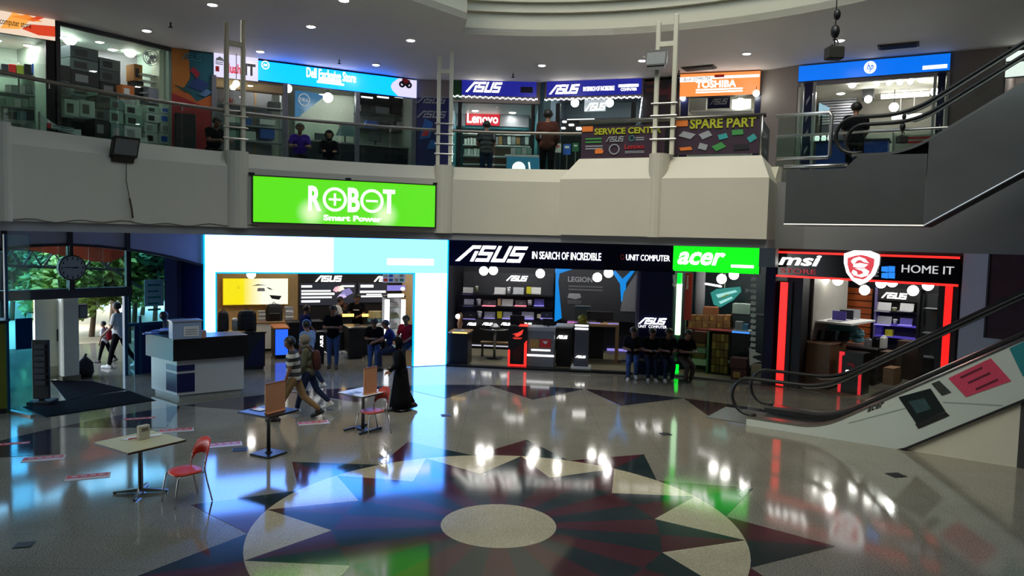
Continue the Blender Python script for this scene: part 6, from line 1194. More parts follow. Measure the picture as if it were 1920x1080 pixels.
# --- glass shop full of boxes
uroom(G1, 2.4, mint, mat('pale_mint_ceiling', (190, 205, 192), .6), 8.6)
t = T('shopfront', 'large glass front with dark frame, full of stacked boxes', 'shopfront', fr=G1); t.p('pane', B(G1).box(.06, G1.L*.7, 0, .02, UF + .02, 8.58), pane); t.p('pane', B(G1).box(G1.L*.7 + .01, G1.L - .02, 0, .02, UF + .02, 8.58), pane); t.p('top_frame', B(G1).box(0, G1.L, -.04, .06, 8.58, 8.67), blackm); t.p('side_frame', B(G1).box(0, .1, -.04, .06, UF, 8.58), blackm); t.done()
ulamp(G1, (131, 73), 1.2, .16, 'left globe lamp among the stacked boxes', 8.6); ulamp(G1, (244, 97), 1.2, .15, 'right globe lamp among the stacked boxes', 8.6)
pb_ = [mat('printer_box_dark', (74, 84, 90), .6), mat('printer_box_grey', (100, 112, 116), .6), blackm, mat('printer_box_teal', (96, 132, 128), .6)]
pw = [mat('printer_box_pale', (180, 200, 192), .6), mat('printer_box_mint', (140, 176, 164), .6), mat('printer_box_white', (200, 208, 204), .6)]
GB = 'printer boxes stacked in the glass shop'
def stack(fr, a, c, ys, d, dep, mats, where, mk_=blackp, jit=2.):
    n = len(ys) - 1
    for k in range(n):
        j = r3.uniform(-jit, jit); carton(fr, (a + j, ys[k] + .8, c + j, ys[k+1]), d, d + dep, mats[k % len(mats)], '%s box from the top in %s' % (ORD[k], where), GB, None, mark=mk_ if k % 3 != 2 else greyl)
stack(G1, 133, 186, [88, 111, 134, 160, 182, 206, 230, 252], .9, .5, pb_, 'the tall dark printer box stack')
stack(G1, 187, 226, [110, 132, 155, 180, 206, 228, 254], .9, .5, [pb_[1], pb_[0], pb_[2]], 'the dark stack right of the tallest one')
stack(G1, 110, 132, [122, 150, 182, 212, 246], .7, .4, [blackm, pb_[0]], 'the low black stack at the left glass edge')
stack(G1, 119, 147, [186, 218], .12, .35, [pw[0]], 'the tablet box pair, left one'); stack(G1, 149, 177, [188, 220], .12, .35, [pw[0]], 'the tablet box pair, right one')
stack(G1, 179, 206, [180, 204, 226, 256], .12, .5, [blackm, pb_[0]], 'the black stack behind the handrail')
stack(G1, 207, 233, [186, 206, 232, 262], .12, .5, [pb_[3], pw[1]], 'the teal stack behind the handrail')
stack(G1, 234, 266, [196, 216, 236, 262], .1, .5, pw, 'the mint stack left of the handrail bend', mk_=blackp)
stack(G1, 273, 298, [199, 212, 230, 249, 268], .1, .5, [pw[0], pw[2]], 'the pale inkjet box stack'); stack(G1, 299, 324, [200, 213, 231, 250, 270], .1, .5, [pw[2], pw[0]], 'the pale box stack with blue pictures', mk_=bluep)
stack(G1, 253, 269, [120, 152, 184], .6, .4, [mat('amber_box', (176, 120, 50), .6), blackm], 'the amber and black pair at the right'); carton(G1, (229, 160, 252, 184), .5, .8, orap, 'orange and white box behind the handrail in the glass shop', None, mark=whitep)
carton(G1, (280, 168, 318, 196), .3, .8, mat('lilac_box', (150, 150, 170), .6), 'lilac printer box on top of the pale stacks')
t = T('rack', 'white wire rack at the right end of the glass shop', 'rack', fr=G1); x0, x1, z0, z1 = G1.rect(268, 140, 296, 198, .35)
for px in (268, 296): x = G1.at(px, 170, .35)[0]; t.p('upright', B(G1).box(x - .02, x + .02, .66, .7, UF, z1), white)
for k in range(6): z = z0 + (z1-z0)*k/5; t.p('wire_shelf', B(G1).box(x0, x1, .35, .7, z - .012, z), white)
t.done()
t = T('round_fan', 'round wall fan near the right end of the glass shop', 'fan', fr=G1); d = .4; x, z = G1.at(282, 108, d); b = B(G1)
for r in (.1, .16, .22): ringp(b, x, z, r - .012, r, d, .03)
t.p('grille', b, white); b = B(G1); disc(b, x, z, .06, d - .03, .03); t.p('hub', b, silver); b = B(G1)
for k in range(3): a = k*2.09; b.prism([(x, z), (x + .19*math.cos(a), z + .19*math.sin(a)), (x + .19*math.cos(a + .7), z + .19*math.sin(a + .7))], d + .01, d + .02)
t.p('blades', b, silver); t.p('arm', B(G1).tube([(x, d + .02, z), (x + .35, .75, z - .1)], .03, 6), silver); t.done()
t = T('white_cabinet', 'tall white cabinet at the right end of the glass shop', 'cabinet', fr=G1); x0, x1, z0, z1 = G1.rect(299, 92, 317, 198, .25); t.p('body', B(G1).box(x0, x1, .25, .65, UF, z1), mat('ivory_cabinet', (210, 220, 196), .5)); t.p('door_line', B(G1).box((x0+x1)/2 - .008, (x0+x1)/2 + .008, .24, .25, UF + .1, z1 - .05), greyl); t.done()
# --- mural
t = T('wall_mural', 'colourful wall mural with red, orange and teal paint shapes', 'mural', fr=G2); x0, x1 = .02, G2.L - .02; z0, z1 = UF, UC - .03
t.p('sheet', B(G2).box(x0, x1, .0, .08, z0, z1), mat('mural_teal', (18, 88, 104), .5, vary=.2, scale=1.))
for q, m, p in (((322, 92, 356, 180), mat('mural_amber', (166, 100, 24), .5, vary=.2), [(0, 0), (0, 1), (.95, 1), (1, .4), (.7, .2)]), ((322, 168, 400, 212), mat('mural_orange', (170, 84, 26), .5, vary=.2), [(0, .1), (0, .8), (.3, 1), (.6, .5), (1, .9), (1, 0)]), ((322, 178, 400, 280), mat('mural_red', (138, 24, 30), .5, vary=.2), [(0, 0), (0, 1), (.4, .9), (1, .75), (1, 0)]), ((352, 145, 392, 172), mat('mural_blue', (20, 50, 110), .5), [(0, .3), (.4, 1), (1, .6), (.7, 0)]), ((355, 126, 375, 148), mat('mural_rose', (150, 30, 50), .5), [(0, .7), (.4, 1), (1, .5), (.7, 0), (.4, .4)]), ((326, 160, 360, 176), mat('mural_green', (30, 70, 50), .5), [(0, 1), (.5, .7), (1, .1), (.6, .2)]), ((372, 165, 398, 182), mat('mural_sky', (70, 110, 150), .5), [(0, .2), (.6, .9), (1, .6), (.5, 0)])): sub(G2, t, 'paint_shape', q, -.002 - .003*len(t.ps), m, 'poly', p)
sub(G2, t, 'faint_lettering', (341, 101, 378, 113), -.03, mat('faint_cyan', (50, 120, 140), .5, vary=0), 'asus'); t.done()
t = T('speaker_box', 'tall dark loudspeaker box in front of the mural', 'speaker', fr=G2); x0, x1, z0, z1 = G2.rect(328, 212, 368, 276, -.7); t.p('case', B(G2).box(x0, x1, -.7, -.2, UF, z1, .02), blackm); b = B(G2); disc(b, (x0+x1)/2, UF + .4, .18, -.7, .02); t.p('cone', b, black); t.done()
# --- white sign and long cyan sign
uroom(G3, 3.2, mat('ivory_wall', (176, 180, 168), .6), white, UC)
t, _ = signbox(G3, (401, 104, 484, 148), -.03, glow('lilac_white_face', (.75, .72, 1.), 1.05), 'sign_board', 'white lit shop sign with red and black lettering and a cap picture', .2)
sub(G3, t, 'red_lettering', (420, 120, 458, 138), -.04, glow('sign_red2', (.7, .02, .06), 1.), 'text', 'Muaha', bold=.03); sub(G3, t, 'black_lettering', (459, 120, 479, 142), -.04, blackp, 'text', 'IT', bold=.04)
sub(G3, t, 'cap_picture', (404, 106, 420, 118), -.04, greyl, 'poly', [(0, .2), (.1, .7), (.5, 1), (.9, .7), (1, .2), (.8, .35), (.2, .35)]); sub(G3, t, 'small_print', (404, 116, 418, 121), -.04, greyl, 'bars', n=2); sub(G3, t, 'red_mark', (404, 124, 411, 134), -.04, redp, 'bars', n=1); t.done()
t, qy = signbox(G3, (484, 134, 781, 158), -.04, glow('cyan_lit_face', (.0, .52, 3.4), 1.3), 'sign_board', 'long cyan lit shop sign with white lettering and a motorbike picture', .2, 0, None, None) if False else (None, None)
xa = G3.at(484, 128, -.04)[0]; xb = G3.at(781, 158, -.04)[0]; zt1 = G3.at(640, 133, -.04)[1]; zt0 = G3.at(640, 168, -.04)[1]
t, _ = signbox(G3, None, -.04, glow('cyan_lit_face', (.0, .52, 3.4), 1.3), 'sign_board', 'long cyan lit shop sign with white lettering and a motorbike picture', .2, 0, None, (xa, xb, zt0, zt1))
sub(G3, t, 'lettering', (575, 132, 667, 150), -.05, wl3, 'text', 'Dell Exclusive Store', bold=.008); sub(G3, t, 'small_lettering', (597, 148, 640, 153), -.05, wl, 'bars', n=1); sub(G3, t, 'small_lettering', (594, 154, 645, 158), -.05, wl, 'bars', n=1); sub(G3, t, 'ring_mark', (490, 114, 505, 130), -.05, wl, 'ring'); sub(G3, t, 'ring_bar', (494, 120, 501, 124), -.05, wl, 'bars', n=1)
xm = G3.at(733, 150, -.05)[0]; b = B(G3); b.prism([(xm + .25, zt0), (xb, zt0), (xb, zt1), (xm + .25, zt1), (xm + .05, (zt0*.3 + zt1*.7)), (xm, (zt0 + zt1)/2), (xm + .05, zt0*.7 + zt1*.3)], -.055, -.04); t.p('white_field', b, glow('lilac_white_face', (.75, .72, 1.), 1.05))
mb = B(G3); s0, s1, v0, v1 = G3.rect(748, 145, 772, 165, -.06); ringp(mb, s0 + .1, v0 + .1, .04, .1, -.06); ringp(mb, s1 - .1, v0 + .1, .04, .1, -.06); mb.prism([(s0 + .08, v0 + .12), (s0 + .12, v1 - .02), (s0 + .28, v1 - .06), (s1 - .05, v0 + .24), (s1 - .1, v0 + .08), (s0 + .2, v0 + .06)], -.072, -.06); t.p('motorbike_picture', mb, blackp); sub(G3, t, 'red_fairing', (753, 147, 768, 157), -.073, redp, 'poly', [(0, .6), (.4, 1), (1, .5), (.5, 0)]); t.done()
t = T('shopfront', 'glass front below the cyan sign with slim grey frames', 'shopfront', fr=G3)
for px in (401, 535, 670, 776): x = G3.at(px, 220, 0)[0]; t.p('frame_post', B(G3).box(x - .06, x + .06, -.05, .06, UF, zt0), mat('grey_frame', (96, 98, 108), .4))
xs_ = [G3.at(p, 220, 0)[0] for p in (404, 533, 537, 668, 672, 774)]
for k in range(3): t.p('pane', B(G3).box(xs_[2*k] + .06, xs_[2*k+1] - .06, 0, .015, UF, zt0), pane)
t.done()
t = T('panel_board', 'light wooden fascia board below the white and red sign', 'board', fr=G3); x0, x1, z0, z1 = G3.rect(402, 147, 533, 162, .08); t.p('board', B(G3).box(x0, x1, .08, .2, z0 - .1, z1), wood); t.p('lower_edge', B(G3).box(x0, x1, .07, .2, z0 - .14, z0 - .1), mat('dark_wood_edge', (110, 80, 52), .5)); t.done()
ulamp(G3, (443, 157), -.3, .09, 'spot globe on the wooden board below the white and red sign'); ulamp(G3, (540, 166), .9, .12, 'globe lamp left of the round blue poster'); ulamp(G3, (615, 183), 1.4, .15, 'globe lamp in front of the white wall below the cyan sign')
tb = glow('poster_blue', (.03, .16, .34), .9)
t = T('wall_poster', 'blue triangular poster with a ring logo in the cyan sign shop', 'poster', fr=G3); d = 2.6; sub(G3, t, 'sheet', (553, 172, 612, 222), d, tb, 'poly', [(0, 0), (0, 1), (1, .95), (.15, .05)]); sub(G3, t, 'ring_mark', (559, 175, 581, 199), d - .02, whitep, 'ring', inner=.84); sub(G3, t, 'ring_lettering', (562, 184, 578, 190), d - .02, whitep, 'text', 'DELL', bold=.03); sub(G3, t, 'small_mark', (562, 203, 569, 214), d - .02, greyl, 'ring'); t.p('backing', B(G3).box(*G3.rect(553, 165, 668, 262, d + .03)[:2], d + .03, d + .08, UF, UC - .3), mat('white_green_wall', (196, 206, 190), .6)); t.done()
for q, m, lab in (((421, 183, 433, 197), redp, 'red carton on the upper shelf left of the cyan sign shop'), ((437, 184, 443, 197), white, 'white lamp box beside the red carton'), ((504, 191, 527, 206), blackm, 'black monitor box on the upper shelf'), ((423, 216, 450, 230), white, 'wide white carton below the red one'), ((487, 224, 516, 234), white, 'flat white carton right of the posts'), ((462, 222, 472, 234), bluep, 'small blue carton right of the post pair'), ((416, 244, 448, 262), pw[1], 'mint carton on the lowest shelf'), ((452, 246, 480, 262), pw[2], 'pale carton on the lowest shelf'), ((488, 242, 515, 260), bluep, 'dark blue carton on the lowest shelf')): carton(G3, q, 1.5, 1.8, m, lab, 'cartons on the left shelves of the cyan sign shop')
t = T('display_shelf', 'pale shelving behind the left post pair in the cyan sign shop', 'shelf', fr=G3)
for y in (197.5, 234.5, 262.5):
    z = G3.at(465, y, 1.45)[1]; t.p('board', B(G3).box(G3.at(410, y, 1.45)[0], G3.at(532, y, 1.45)[0], 1.45, 1.9, z - .03, z), silver)
for px in (411, 483, 531): x = G3.at(px, 220, 1.45)[0]; t.p('upright', B(G3).box(x - .03, x + .03, 1.85, 1.9, UF, G3.at(px, 170, 1.45)[1]), wood if px == 483 else silver)
t.done()
t = T('dark_display', 'dark framed display shelf with boxes at the right of the cyan sign shop', 'shelf', fr=G3); d = 1.2; x0, x1, z0, z1 = G3.rect(672, 176, 768, 272, d); t.p('back', B(G3).box(x0, x1, d + .5, d + .55, UF, z1), mat('pale_back', (150, 160, 160), .5)); t.p('top', B(G3).box(x0, x1, d, d + .55, z1 - .35, z1), blackm); t.p('side', B(G3).box(x1 - .06, x1, d, d + .5, UF, z1), mat('teal_side', (70, 100, 110), .4))
for y in (213, 243): z = G3.at(720, y, d)[1]; t.p('shelf', B(G3).box(x0, x1 - .06, d, d + .5, z - .035, z), blackm)
for a in (677, 707, 740): sub(G3, t, 'light_slot', (a, 181, a + 22, 184), d - .002, wl, 'box')
t.done()
for q, m, lab in (((677, 197, 697, 212.5), greyd, 'grey box, left on the upper dark shelf'), ((704, 200, 730, 212.5), silver, 'silver box, middle of the upper dark shelf'), ((735, 199, 752, 212.5), blackm, 'black box, right on the upper dark shelf'), ((688, 226, 708, 242.5), bluep, 'blue box, left on the lower dark shelf'), ((711, 224, 733, 242.5), greyd, 'grey box, middle of the lower dark shelf'), ((744, 228, 766, 242.5), silver, 'silver box, right on the lower dark shelf')): carton(G3, q, d + .06, d + .35, m, lab, 'boxes on the dark display shelf')
def desk_monitor(fr, q, d, lab, lit=None):
    x0, x1, z0, z1 = fr.rect(*q, d); t = T('monitor', lab, 'monitor', 'monitors in the cyan sign shop', fr=fr); t.p('screen', B(fr).box(x0, x1, d, d + .04, z0, z1, .01), blackm); t.p('display', B(fr).box(x0 + .02, x1 - .02, d - .006, d, z0 + .02, z1 - .02), lit or mat('grey_screen', (70, 80, 84), .2)); t.p('stand', B(fr).box((x0+x1)/2 - .03, (x0+x1)/2 + .03, d + .01, d + .05, z0 - .12, z0), black); t.p('foot', B(fr).box((x0+x1)/2 - .12, (x0+x1)/2 + .12, d - .06, d + .1, z0 - .14, z0 - .12), black); t.done()
x0, x1, z0, z1 = G3.rect(540, 268, 770, 300, .6); zt9 = G3.at(655, 268, .6)[1]; t = T('sales_counter', 'glass fronted sales counter behind the railing below the cyan sign', 'counter', fr=G3); t.p('top', B(G3).box(x0, x1, .55, 1.15, zt9 - .04, zt9), mat('pale_counter_top', (150, 160, 156), .3)); t.p('body', B(G3).box(x0 + .05, x1 - .05, .65, 1.1, UF, zt9 - .04), mat('dark_glass_body')); t.p('edge', B(G3).box(x0, x1, .53, .55, zt9 - .04, zt9), chrome); t.done()
for q, lab in (((590, 250, 615, 264), 'dark monitor in the middle of the sales counter'), ((693, 250, 716, 265), 'dark monitor right of the glass post')): desk_monitor(G3, q, .85, lab)
t = T('tilted_sheet', 'large tilted glossy leaflet stand on the sales counter', 'stand', fr=G3); x0, x1, z0, z1 = G3.rect(628, 230, 666, 256, .9); t.p('sheet', B(G3).loft([[(x0, .8, z0), (x1, .8, z0), (x1, .82, z0), (x0, .82, z0)], [(x0 + .25, 1.05, z1), (x1 + .1, 1.05, z1), (x1 + .1, 1.07, z1), (x0 + .25, 1.07, z1)]]), mat('teal_sheet', (110, 140, 136), .3, vary=.4, scale=5)); t.p('leg', B(G3).box((x0+x1)/2, (x0+x1)/2 + .04, .95, 1., zt9, (z0+z1)/2), black); t.done()
# --- navy banner wall
t = T('wall_banner', 'navy wall banner with repeated white slanted logos behind the middle posts', 'banner', fr=G4); t.p('sheet', B(G4).box(.0, G4.L, -.02, .06, UF, 8.1), mat('navy_blue_print', (14, 22, 84), .5)); struct('wall_back.001', B(G4).box(0, G4.L, .06, .3, UF, UC), pinkw)
for y in (181, 208): sub(G4, t, 'logo', (781, y, 838, y + 13), -.03, greyl, 'asus', sh=.5)
for q, m in (((786, 222, 812, 262), mat('azure_print', (20, 90, 160), .5, vary=.5)), ((790, 240, 806, 256), redp), ((800, 262, 820, 280), mat('azure_print'))): sub(G4, t, 'colour_patch', q, -.03 - .004*(m is redp), m, 'poly', [(0, 0), (.4, 1), (1, .8), (.8, .1)])
t.done()
# --- red logo shop and its neighbour
blue_l = glow('blue_lit_face', (.007, .01, .21), 1.3); tealw = mat('teal_shop_wall', (60, 140, 150), .5)
uroom(G5, 3.0, tealw, white, 8.0)
struct('wall_front.004', B(G5).box(0, G5.L, .0, .15, 8.0, UC), pinkw)
t, _ = signbox(G5, (866, 149, 1006, 180), -.06, blue_l, 'sign_board', 'left one of two blue lit signs with a white slanted logo', .2); sub(G5, t, 'logo_lettering', (873, 154, 942, 173), -.07, wl3, 'asus', sh=.5); sub(G5, t, 'dark_patch', (976, 163, 999, 174), -.07, mat('navy_patch', (8, 10, 40), .5), 'box'); t.done()
t, _ = signbox(G5, (848, 150, 865, 186), -.03, mat('green_board', (20, 70, 34), .5, vary=.5), 'panel_board', 'narrow green board at the left of the left blue sign', .06); t.done()
t, _ = signbox(G5, (874, 211, 937, 235), 2.2, glow('red_lit_logo', (.72, .01, .03), 1.1), 'sign_board', 'red lit sign with white rounded lettering inside the middle upper shop', .08); sub(G5, t, 'lettering', (876, 214, 934, 231), 2.19, wl3, 'text', 'Lenovo', bold=.015); t.p('silver_band', B(G5).box(*G5.rect(938, 213, 992, 238, 2.24)[:2], 2.24, 2.3, *G5.rect(938, 213, 992, 238, 2.24)[2:]), silver); t.p('silver_band', B(G5).box(*G5.rect(852, 211, 873, 236, 2.24)[:2], 2.24, 2.3, *G5.rect(852, 211, 873, 236, 2.24)[2:]), silver); t.p('back_plate', B(G5).box(*G5.rect(852, 235, 992, 240, 2.24)[:2], 2.3, 2.98, *G5.rect(852, 235, 992, 240, 2.24)[2:]), tealw); t.done()
t = T('shopfront', 'framed glass front of the shop with the red logo', 'shopfront', fr=G5)
for px in (862, 999): x = G5.at(px, 230, 0)[0]; t.p('frame_post', B(G5).box(x - .06, x + .06, -.03, .06, UF, 8.0), blackm)
t.p('pane', B(G5).box(G5.at(866, 230, 0)[0], G5.at(996, 230, 0)[0], 0, .015, UF, 8.), pane); t.done()
for px, lab in (((857, 190), 'globe lamp at the left edge of the red logo shop'), ((932, 194), 'globe lamp above the red lit logo'), ((995, 193), 'globe lamp at the right edge of the red logo shop')): ulamp(G5, px, .8, .13, lab, 8.)
t = T('display_shelf', 'white shelves with small goods under the red logo', 'shelf', fr=G5); d = 2.2
for y in (251, 272, 292, 308): z = G5.at(930, y, d)[1]; t.p('board', B(G5).box(G5.at(868, y, d)[0], G5.at(995, y, d)[0], d, d + .5, max(UF + .005, z - .03), max(UF + .035, z)), white)
t.p('back', B(G5).box(G5.at(868, 250, d)[0], G5.at(995, 250, d)[0], d + .5, d + .54, UF, G5.at(930, 244, d)[1]), mat('warm_back', (150, 110, 90), .5)); t.done()
shelfrow(G5, (870, 898), 258, 271, d + .05, .25, [white], '%s white packet from the left on the shelf left of the striped visitor', 'packets under the red logo', 5)
shelfrow(G5, (926, 992), 254, 271, d + .05, .25, [silver, mat('bronze_item'), greyd, white], '%s packet from the left on the shelf right of the striped visitor', 'packets under the red logo', 8)
shelfrow(G5, (870, 900), 278, 291, d + .05, .25, [mint, white], '%s small packet from the left on the lower left shelf', 'packets under the red logo', 5)
t, _ = signbox(G5, (950, 290, 1015, 318), -.9, glow('teal_counter_face', (.02, .12, .2), 1.), 'reception_counter', 'blue front counter with a white disc mark in the red logo shop', .5); sub(G5, t, 'disc_mark', (960, 303, 985, 328), -.92, wl, 'disc'); sub(G5, t, 'white_strokes', (990, 304, 1000, 318), -.92, wl, 'poly', [(0, 1), (.3, 1), (.5, 0), (.2, 0)]); t.p('white_top', B(G5).box(*G5.rect(947, 290, 1017, 294, -.95)[:2], -.95, -.35, *G5.rect(947, 290, 1017, 294, -.95)[2:]), white); zlow = G5.rect(950, 290, 1015, 318, -.9)[2]; x0, x1 = G5.rect(950, 290, 1015, 318, -.9)[:2]; t.p('base', B(G5).box(x0, x1, -.88, -.4, UF, max(UF + .01, zlow)), blackm); t.done()
for k in range(4): q = (958 + 10*k, 277, 967 + 10*k, 289.5); carton(G5, q, -.75, -.5, [pw[2], pw[1]][k % 2], '%s pale carton from the left on the white counter top' % ORD[k], 'cartons on the blue front counter')
uroom(G7, 3.2, mat('slate_teal_wall', (90, 110, 122), .5), mat('grey_ceiling', (130, 134, 140), .6), 8.56); struct('wall_front.005', B(G7).box(0, G7.L, .0, .15, 8.12, UC), pinkw); struct('wall_front.006', B(G6).box(-.1, G6.L + .05, .0, .3, UF, UC), mat('teal_post', (50, 90, 96), .5))
t, _ = signbox(G7, (1025, 150, 1203, 179), -.06, blue_l, 'sign_board', 'right one of two blue lit signs with tagline and shop name', .2); sub(G7, t, 'logo_lettering', (1030, 159, 1087, 176), -.07, wl3, 'asus', sh=.5); sub(G7, t, 'tagline', (1094, 162, 1152, 170), -.07, wl3, 'text', 'IN SEARCH OF INCREDIBLE'); sub(G7, t, 'shop_name', (1160, 158, 1197, 163), -.07, wl3, 'bars', n=1); sub(G7, t, 'shop_name', (1164, 165, 1194, 170), -.07, wl3, 'text', 'COMPUTER'); t.done()
t = T('shopfront', 'framed glass front of the right blue sign shop', 'shopfront', fr=G7)
for px in (1046, 1187): x = G7.at(px, 230, 0)[0]; t.p('frame_post', B(G7).box(x - .07, x + .07, -.03, .06, UF, 8.), blackm)
t.p('pane', B(G7).box(G7.at(1050, 230, 0)[0], G7.at(1184, 230, 0)[0], 0, .015, UF, 8.), pane); t.done()
ulamp(G7, (1078, 193), .8, .13, 'globe lamp left of the white cutout logo', 8.55); ulamp(G7, (1143, 193), .8, .13, 'globe lamp right of the white cutout logo', 8.55)
t = T('hanging_logo', 'white glowing logo hanging inside the right blue sign shop', 'sign', fr=G7); sub(G7, t, 'lettering', (1098, 193, 1136, 207), 1.4, wl3, 'asus', sh=.4); t.p('halo_board', B(G7).box(*G7.rect(1096, 182, 1136, 209, 1.43)[:2], 1.41, 1.44, *G7.rect(1096, 182, 1136, 209, 1.43)[2:]), glow('halo_board', (.45, .5, .55), 1.)); t.p('hanger', B(G7).box(*G7.rect(1114, 180, 1117, 184, 1.43)[:2], 1.42, 1.43, G7.at(1115, 183, 1.43)[1], 8.55), chrome); t.done()
t = T('gadget_counter', 'dark display counter with white goods in the right blue sign shop', 'counter', fr=G7); x0, x1, z0, z1 = G7.rect(1052, 222, 1184, 300, 1.); t.p('body', B(G7).box(x0, x1, 1., 1.8, UF, z1 - .06), blackm); t.p('top', B(G7).box(x0 - .05, x1 + .05, .95, 1.85, z1 - .06, z1), greyd); t.p('white_strip', B(G7).box(x0 + .2, x0 + 1.1, .93, .95, z1 - .04, z1 - .01), wl); t.done()
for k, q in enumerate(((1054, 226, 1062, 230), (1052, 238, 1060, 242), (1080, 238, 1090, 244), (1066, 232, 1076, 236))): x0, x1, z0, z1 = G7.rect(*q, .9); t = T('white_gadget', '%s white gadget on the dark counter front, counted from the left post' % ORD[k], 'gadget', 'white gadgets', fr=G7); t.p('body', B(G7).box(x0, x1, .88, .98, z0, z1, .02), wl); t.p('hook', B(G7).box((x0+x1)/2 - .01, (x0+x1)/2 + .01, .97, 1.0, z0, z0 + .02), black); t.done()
# string of fairy lights round both shop fronts
b = B(G5); fl = []
def run(fr, p, q, n, d=-.12):
    for i in range(n): x, z = fr.at(p[0] + (q[0]-p[0])*i/n, p[1] + (q[1]-p[1])*i/n + 1.2*math.sin(i*1.7), d); bb = B(fr); bb.box(x - .015, x + .015, d - .015, d + .015, z - .022, z + .022); fl.append(bb)
run(G5, (848, 302), (848, 182), 50); run(G5, (850, 180), (1010, 187), 56); run(G7, (1022, 187), (1203, 182), 62); run(G7, (1204, 184), (1199, 222), 16)
tl = T('fairy_lights', 'string of white fairy lights edging the twin blue sign shops', 'lights', fr=G5)
allb = B(); 
for bb in fl: o = len(allb.v); allb.v += bb.v; allb.f += [[i + o for i in f_] for f_ in bb.f]; allb.mi += bb.mi; allb.sm += bb.sm
tl.p('bulbs', allb, glow('fairy_bulb', (.95, .97, 1.), 2.2), None, None, 'stuff')
pts = [G5.w(*(lambda q: (q[0], -.1, q[1]))(G5.at(px, py, -.1))) for px, py in ((848, 302), (848, 181), (1010, 187))] + [G7.w(*(lambda q: (q[0], -.1, q[1]))(G7.at(px, py, -.1))) for px, py in ((1022, 187), (1204, 182), (1199, 222))]
tl.p('wire', B().tube(pts, .006, 5), black); tl.done()
# small standing things by the railing
for k, (q, m, lab) in enumerate((((1030, 269, 1052, 286), white, 'white notice board with red print leaning by the railing'), ((1056, 270, 1070, 290), bluep, 'blue roll-up stand beside the purple banner'), ((1073, 268, 1085, 284), mat('green_stand', (30, 90, 60), .5), 'green leaflet stand at the left of the purple banner'))):
    Fq = Fr(cyl(q[0], 280, 10.2), cyl(q[2], 280, 10.2)); x0, x1, z0, z1 = Fq.rect(*q, 0); t = T('leaflet_stand', lab, 'stand', fr=Fq); t.p('panel', B(Fq).box(x0, x1, 0, .03, z0, z1), m); t.p('print', B(Fq).box(x0 + .04, x1 - .04, -.004, 0, z0 + (z1-z0)*.6, z1 - .05), redp if k == 0 else whitep); t.p('foot', B(Fq).box(x0, x1, -.1, .15, UF, UF + .03), black); t.p('pole', B(Fq).box((x0+x1)/2 - .015, (x0+x1)/2 + .015, .03, .05, UF + .03, z1), chrome); t.done()
# --- dark panel with arrow, orange sign shop
t = T('arrow_board', 'dark painted panel with a dim red arrow left of the orange sign', 'panel', fr=G8); t.p('board', B(G8).box(.0, G8.L, .0, .1, UF, UC - .1), mat('dark_maroon_panel', (40, 24, 28), .5, vary=.5, scale=2)); sub(G8, t, 'red_arrow', (1235, 158, 1272, 188), -.004, mat('dim_red_arrow', (96, 26, 36), .5), 'poly', [(0, .35), (.5, .35), (.5, 0), (1, .5), (.5, 1), (.5, .7), (0, .7)]); sub(G8, t, 'orange_mark', (1212, 152, 1240, 172), -.004, mat('dim_orange', (90, 44, 24), .5, vary=.4), 'bars', n=2); t.done()
uroom(G9, 3., mat('cream_shop_wall', (190, 186, 170), .6), white, 8.56); struct('wall_front.007', B(G9).box(0, G9.L, 0, .12, 8.1, UC), pinkw)
t, _ = signbox(G9, (1275, 136, 1425, 179), -.2, glow('orange_lit_face', (1., .27, .06), 1.15), 'sign_board', 'orange lit sign with white lettering on the upper floor', .3)
sub(G9, t, 'white_strip', (1275, 144, 1338, 153), -.215, wl, 'poly', [(0, 0), (0, 1), (1, 1), (.93, 0)]); sub(G9, t, 'strip_lettering', (1282, 145, 1332, 151), -.235, blackp, 'text', 'BLUE COMPUTER', shear=.3); sub(G9, t, 'white_line', (1336, 141, 1424, 146), -.215, wl, 'poly', [(0, 0), (.05, 1), (1, 1), (1, 0)]); sub(G9, t, 'red_box', (1340, 140, 1358, 145), -.23, redp, 'box')
sub(G9, t, 'lettering', (1305, 151, 1380, 164), -.215, wl3, 'text', 'TOSHIBA', bold=.02); sub(G9, t, 'second_lettering', (1305, 166, 1394, 173), -.215, wl3, 'bars', n=2, rnd=random.Random(2)); t.done()
t = T('shopfront', 'open front with navy posters on both jambs below the orange sign', 'shopfront', fr=G9); 
for q in ((1276, 181, 1290, 225), (1415, 178, 1426, 208)): x0, x1, z0, z1 = G9.rect(*q, -.02); t.p('jamb_poster', B(G9).box(x0, x1, -.02, .1, UF, z1), navy)
t.done()
t, _ = signbox(G9, (1327, 180, 1369, 203), .6, navy, 'sign_board', 'navy board with grey slanted logo hanging below the orange sign', .05); sub(G9, t, 'logo_lettering', (1331, 185, 1365, 196), .59, greyl, 'asus', sh=.5); t.p('hanger', B(G9).box(*G9.rect(1346, 178, 1348, 182, .62)[:2], .62, .63, G9.at(1347, 181, .62)[1], 8.55), chrome); t.done()
ulamp(G9, (1388, 194), 1., .16, 'bright globe lamp below the orange sign', 8.55); ulamp(G9, (1280, 183), -.1, .08, 'small spot lamp at the left of the orange sign', 8.1); ulamp(G9, (1418, 175), -.3, .09, 'small spot lamp at the right end of the orange sign', 8.1)
for q, m, lab in (((1292, 184, 1324, 208), mat('grey_goods', (120, 118, 114), .6), 'grey goods pile at the left below the orange sign'), ((1372, 186, 1408, 204), white, 'white goods on the counter below the orange sign')): carton(G9, q, 1.2, 1.6, m, lab)
counter_z = G9.at(1350, 206, 1.)[1]; t = T('sales_counter', 'pale sales counter below the orange sign', 'counter', fr=G9); t.p('body', B(G9).box(.3, G9.L - .3, 1., 1.6, UF, counter_z - .05), pale); t.p('top', B(G9).box(.25, G9.L - .25, .95, 1.65, counter_z - .05, counter_z), white); t.done()
